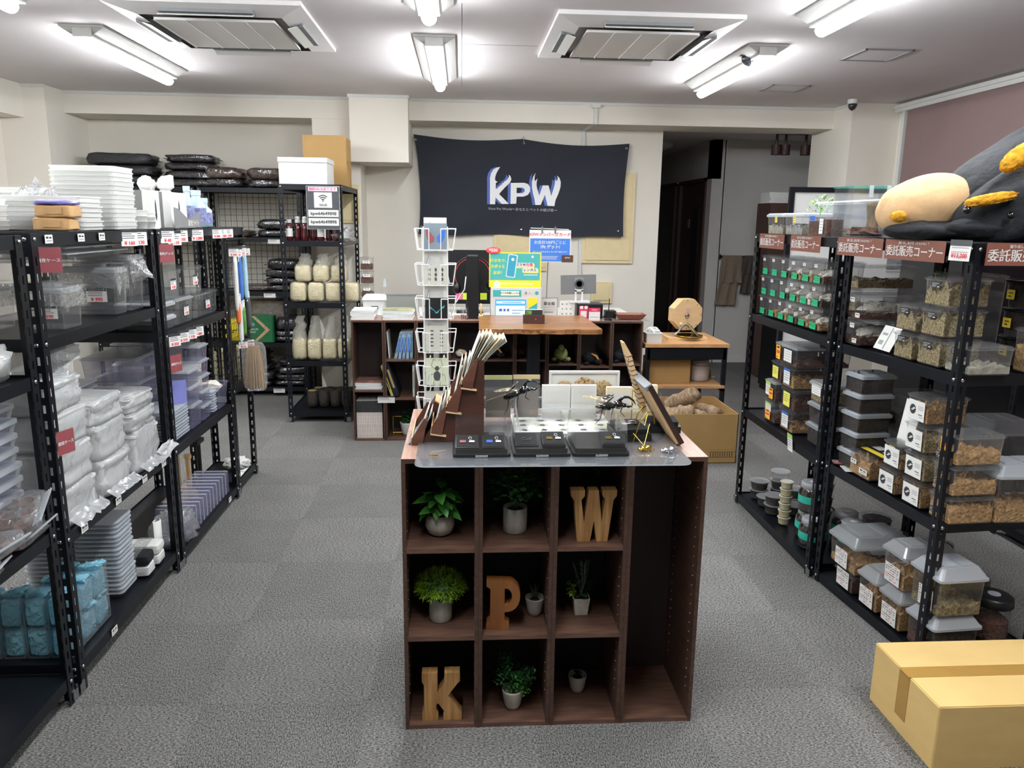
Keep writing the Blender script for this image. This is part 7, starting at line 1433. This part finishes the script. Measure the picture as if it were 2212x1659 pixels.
t = thing('brass_stand', 'small brass wire stand behind the white-potted plant', 'wire frame', T(-.47, 5.46, .0145)); obj('wire', M().tube([(-.03, 0, 0), (-.03, 0, .14), (.03, .0, .14)], .003, 5).tube([(-.03, 0, .02), (.09, 0, .02)], .003, 5), gold, t); obj('foot', M().tube([(-.03, -.04, .003), (-.03, .04, .003)], .003, 5), gold, t)
# plush beetles in cubbies
def mini(label, x, y, z, c1, c2, s=1.):
    t = thing('beetle_plush', label, 'plush toy', T(x, y, z+.001, 0, 0, 10, s)); obj('body', M().blob(.058, .06, .042, 3, .08, 2, 20, 12, c=(0, 0, .042)), c1, t, None, True); obj('head', M().blob(.03, .03, .022, 2, .08, 2, 14, 8, c=(.035, -.055, .026)), plushd, t, None, True)
    obj('stripe', M().tube([(-.01, -.05, .075), (.02, -.062, .06), (.045, -.08, .02)], [.004, .008, .005], 8), c2, t, None, True); obj('leg', M().blob(.02, .012, .01, 1, .1, 2, 10, 6, c=(-.04, -.05, .012)), plushd, t, None, True)
ora = mat('orange plush', S(222, 150, 84), .8, a=.1); grn = mat('green plush', S(168, 180, 112), .85, a=.25, scale=30)
mini('small black plush beetle with an orange patch and golden back, counter cubby', .235, 5.47, .5925, plushd, ora, 1.05); mini('small black plush beetle with an orange stripe, counter cubby', .93, 5.46, .5455, plushd, ora, 1.1); mini('small dark plush beetle in the rightmost counter cubby', 1.15, 5.47, .5605, plushd, plushd, 1.15)
t = thing('beetle_plush', 'green and cream plush beetle in the middle right counter cubby', 'plush toy', T(.715, 5.46, .5625)); obj('body', M().blob(.052, .055, .05, 4, .06, 2, 20, 12, c=(0, 0, .055)), grn, t, None, True); obj('head', M().blob(.022, .03, .022, 4, .06, 2, 14, 8, c=(0, -.02, .105)), grn, t, None, True)
for s_ in (-1, 1): obj('leg', M().blob(.022, .02, .016, 2, .1, 2, 12, 7, c=(s_*.05, -.03, .022)), grn, t, None, True); obj('claw', M().blob(.018, .02, .012, 2, .1, 2, 12, 7, c=(s_*.025, -.055, .012)), plushd, t, None, True)
mini('brown plush figure half hidden by the black table post', .43, 5.50, .5925, mat('brown plush', S(92, 64, 52), .85, a=.2), plushd, .8); mini('pale plush figure behind the brochures, counter cubby', -.005, 5.46, .5915, mat('pale plush', S(206, 196, 180), .85, a=.2), ora, .7)
plant('dark leafy plant in the lowest right counter cubby', 1.14, 5.45, .2805, 'cup', 1.2, dgrey, .066, [(leafmesh(.04, .03, leafd), (.02*math.cos(i), .02*math.sin(i), .07+.012*(i % 6)), i*1.7, .7-.2*(i % 5), 0) for i in range(26)])
obj('shelf', M().box(.012, .001, .266, .21, .294, .28), walnut_h, [o for o in bpy.data.objects if o.get('label', '').endswith('far right end')][0])
# ================================================================== WORK TABLE
t = thing('tissue_box', 'white box of crumpled wipes at the left of the work table', 'tissue box', T(1.395, 5.50, .7005)); obj('box', M().rbox(.115, .10, 0, .065, .006, 2, w1=.12, d1=.105), white, t); obj('lid', M().rbox(.125, .11, .065, .072, .008, 2), offwhite, t); obj('tissue', M().blob(.045, .035, .025, 6, .5, 5, 18, 10, c=(0, 0, .085)), paper, t)
t = thing('raffle_drum', 'octagonal wooden raffle drum with a round hub on bent metal legs', 'raffle drum', T(1.68, 5.68, .7005)); R8 = .125
oc8 = [(R8*math.cos(math.radians(22.5+45*i)), R8*math.sin(math.radians(22.5+45*i))+.185) for i in range(8)]
obj('drum', M().prism(oc8, -.045, .045, 0, T(0, 0, 0, 90) @ T(0, 0, 0, 0, 12)), beech, t); m = M()
for i in range(8): m.lathe([(.004, 0), (.004, .001)], 8, (0, 0, 0), 0, FY(.105*math.cos(PI*i/4), -.047, .185+.105*math.sin(PI*i/4)))
obj('screw', m, dgrey, t); obj('hub', M().lathe([(.018, 0), (.016, .006), (.006, .009)], 16, (0, 0, 0), 0, FY(.0, -.048, .18)), steel, t); obj('knob', M().lathe([(.012, 0), (.014, .012), (.008, .02)], 12, (0, 0, 0), 0, FY(-.045, -.046, .115)), beech, t)
obj('caption', M().box(-.02, -.0478, .225, .03, -.047, .232).box(-.01, -.0478, .21, .02, -.047, .216), mat('pink ink pale', S(206, 150, 170), .6, a=0), t)
obj('legs', M().tube([(-.10, -.06, .035), (-.06, -.06, .06), (-.03, -.055, .11), (.0, -.05, .12)], .009, 8).tube([(.09, -.06, .035), (.06, -.06, .06), (.03, -.055, .10), (.0, -.05, .12)], .009, 8).tube([(.09, .06, .035), (.0, .055, .18)], .009, 8), steel, t)
obj('base', M().box(-.15, -.11, 0, .15, .09, .022), beech, t); obj('catch_plate', M().lathe([(.07, .023), (.105, .03), (.106, .034), (.07, .026)], 24, (0, 0, 0), 0, T(.02, -.05, 0)), gold, t, None, True)
carton('brown cardboard box on the lower shelf of the work table', 1.535, 5.60, .394, .31, .22, .175, 0, kraft_d)
t = thing('ceramic_pot', 'pale lidded ceramic pot on the lower shelf of the work table', 'pot', T(1.79, 5.60, .3935)); obj('pot', M().lathe([(.06, 0), (.072, .012), (.074, .10), (.07, .12), (.072, .16), (.066, .162)], 24), mat('speckled pot', S(190, 182, 176), .6, a=.08), t, None, True); obj('rim', M().lathe([(.071, .118), (.073, .122), (.071, .126)], 24), grey, t)
t = thing('cardboard_roll', 'short brown cardboard roll behind the ceramic pot', 'roll', T(1.895, 5.75, .3935)); obj('roll', M().cyl((-.03, 0, .028), (.03, 0, .028), .028, n=16), kraft_d, t); obj('loose_end', M().box(.02, -.05, .0, .055, -.01, .004), paper, t)
# open carton with driftwood
t = thing('open_carton', 'open cardboard carton full of driftwood on the carpet', 'cardboard box', T(1.555, 5.045, 0)); m = M(); W, D, h = .26, .26, .335
for a, b_, c, d in ((-W, -D, W, -D+.005), (-W, D-.005, W, D), (-W, -D, -W+.005, D), (W-.005, -D, W, D)): m.box(a, b_, 0, c, d, h)
obj('walls', m.box(-W, -D, .0, W, D, .004), kraft_d, t); obj('fold_line', M().box(-W, -D-.001, .095, W, -D, .098), tape, t); m = M()
for q in range(10): m.box(.085+.016*q, -D-.0012, .045, .089+.016*q, -D-.0002, .075)
obj('barcode_print', m.box(.075, -D-.0012, .04, .255, -D-.0003, .042).box(.075, -D-.0012, .078, .255, -D-.0003, .08), ink, t); obj('side_flap', M().box(W+.001, -.02, .03, W+.005, .23, .32, 0, T(0, 0, 0, 0, 7)), kraft_d, t)
dr = mat('driftwood', S(146, 122, 96), .85, a=.5, scale=22, bump=1., aniso=(1, 1, 3))
for k, (x, y, z, rx, ry, rz, L_, r) in enumerate([(1.53, 5.14, .345, 55, 30, 20, .26, .055), (1.47, 4.98, .285, 80, 10, 60, .2, .055), (1.60, 5.0, .275, 85, 0, 10, .22, .040), (1.72, 5.12, .27, 88, 0, 20, .20, .045), (1.38, 4.97, .265, 80, 0, 10, .18, .045), (1.71, 4.91, .265, 85, 10, 80, .16, .035)]):
    t = thing('driftwood', 'gnarled driftwood piece in the carton, %s' % ['the big upright one', 'pale one under the upright one', 'splintered one in the middle', 'short one at the right back', 'dark one at the left', 'low one at the right front'][k], 'driftwood', T(x, y, z, rx, ry, rz), 'driftwood pieces in the carton')
    obj('wood', M().loft([[(r*(1+.35*noise.noise(Vector((math.cos(2*PI*j/14)*2+k, math.sin(2*PI*j/14)*2, i*.6))))*math.cos(2*PI*j/14), r*(1+.35*noise.noise(Vector((math.cos(2*PI*j/14)*2, 5+math.sin(2*PI*j/14)*2+k, i*.6))))*math.sin(2*PI*j/14), (i/9-.5)*L_) for j in range(14)] for i in range(10)]), dr, t, None, True); obj('knot', M().blob(.02, .02, .03, k, .4, 3, 10, 7, c=(r*.8, 0, .02)), dr, t, None, True)
# ================================================================== BEHIND THE RIGHT AISLE
t = thing('standing_whiteboard', 'big black-framed white notice board behind the far right rack', 'whiteboard', T(2.82, 5.55, 0, 0, 0, -3)); m = M()
for a, b_, c, d in ((-.46, .62, .46, .655), (-.46, 1.785, .46, 1.82), (-.46, .655, -.425, 1.785), (.425, .655, .46, 1.785)): m.box(a, -.015, b_, c, .015, d)
obj('frame', m, blk_metal, t); obj('board', M().box(-.425, -.004, .655, .425, .004, 1.785), white, t); obj('stand', M().box(-.44, -.2, 0, -.40, .2, .04).box(.40, -.2, 0, .44, .2, .04).box(-.44, -.02, .04, -.41, .02, .63).box(.41, -.02, .04, .44, .02, .63), blk_metal, t)
obj('blue_sign', M().box(-.10, -.007, 1.60, .22, -.0045, 1.70), mat('faded blue sign', S(96, 110, 160), .5, a=.02), t); lettering('管理生体', .06, white, t, FY(.06, -.0078, 1.65), .02)
for q in range(5): o = obj('photo', M().box(.30, -.006, 1.38-.14*q, .42, -.0045, 1.46-.14*q), mat('black and white photo', S(120, 122, 126), .5, a=.8, scale=18), t); obj('caption', M().box(.30, -.0062, 1.36-.14*q, .42, -.0046, 1.368-.14*q), ink2, o)
obj('card_print', M().box(-.36, -.006, 1.40, -.2, -.0045, 1.42).box(-.18, -.006, 1.40, -.13, -.0045, 1.42), dgrey, t)
t = thing('brown_cabinet', 'dark brown and pale wood cabinet against the hall wall', 'cabinet', T(3.24, 7.62, 0)); obj('body', M().box(-.19, 0, 0, .05, .35, 1.76), mat('dark brown cabinet', S(74, 52, 44), .5, a=.08), t); obj('pale_side', M().box(.051, .0, 0, .30, .35, 1.76), mat('pale cabinet wood', S(180, 150, 114), .5, a=.06), t); obj('door', M().box(-.18, -.012, .05, .04, -.001, 1.70), MATS['dark brown cabinet'], t)
pile('paper-wrapped magazine pack on top of the brown cabinet', 3.24, 7.78, 1.7605, .38, .24, 4, .026, mag, mag, 'packs on the brown cabinet')
t = thing('towel_rail', 'dark wall rail in the hall holding two towels', 'towel rail', T(3.05, 8.45, 1.20)); obj('rail', M().cyl((-.2, 0, 0), (.25, 0, 0), .008, n=8), blk_metal, t); obj('bracket', M().box(-.2, 0, -.03, -.185, .05, .02).box(.235, 0, -.03, .25, .05, .02), blk_metal, t)
def towel(label, x, m_, hs, rz=0):
    t = thing('towel', label, 'towel', T(x, 8.44, 1.212)); 
    for (w_, dz, ox, nm) in hs:
        vs = []
        for j in range(9):
            for i in range(9): vs.append(((i/8-.5)*w_*(1+.05*math.sin(j))+ox*(j/8), -.010-.02*math.sin(i*1.5+j*.3)*(j/8)-(.012 if nm == 'fold' else 0), -dz*j/8))
        n1 = len(vs); vs += [(a, b_+.012, c) for a, b_, c in vs]; fs = [(j*9+i, j*9+i+1, (j+1)*9+i+1, (j+1)*9+i) for j in range(8) for i in range(8)]; fs += [(n1+j*9+i, n1+(j+1)*9+i, n1+(j+1)*9+i+1, n1+j*9+i+1) for j in range(8) for i in range(8)]; fs += [(j*9, (j+1)*9, n1+(j+1)*9, n1+j*9) for j in range(8)]+[(j*9+8, n1+j*9+8, n1+(j+1)*9+8, (j+1)*9+8) for j in range(8)]+[(72+i, n1+72+i, n1+73+i, 73+i) for i in range(8)]
        obj(nm, M().add(vs, fs), m_, t, None, True)
towel('taupe bath towel folded double over the hall rail', 2.99, mat('taupe terry', S(138, 122, 106), .95, a=.1, scale=50, bump=.5), [(.22, .30, 0, 'fold'), (.22, .55, -.06, 'cloth')]); towel('dark brown towel at the right of the taupe one', 3.19, mat('dark terry', S(84, 76, 70), .95, a=.1, scale=50, bump=.5), [(.13, .42, -.03, 'cloth'), (.12, .2, .0, 'fold')])
t = thing('black_cabinet', 'black cabinet seen through the far right rack', 'cabinet', T(3.05, 6.95, 0)); obj('body', M().box(-.17, -.22, .04, .18, .22, 1.12), black, t); obj('door', M().box(-.165, -.232, .06, .175, -.221, 1.1), blk_metal, t); obj('plinth', M().box(-.16, -.2, 0, .17, .2, .04), black, t)
t = thing('black_cabinet', 'tall black cabinet behind the near right rack and the plush', 'cabinet', T(3.2, 4.75, 0)); obj('body', M().box(-.22, -.3, .03, .3, .35, 1.52), black, t); obj('door', M().box(-.215, -.312, .05, .295, -.301, 1.5), blk_metal, t); obj('plinth', M().box(-.2, -.28, 0, .28, .33, .03), black, t)
rack('black steel rack of tubs farther right, seen through the near right rack', 2.75, 3.2, .80, .40, 1.5, (1.5, 1.05, .55, .08), 0, (), 'right side back racks')
for k in range(3): case('clear tub of soil on the farther right rack, %s' % ['left', 'middle', 'right'][k], 2.90+.25*k, 3.38, .551, .22, .28, .16, clear_s, frost_l, 'dome', soilb, .3, group='tubs on the farther right rack')
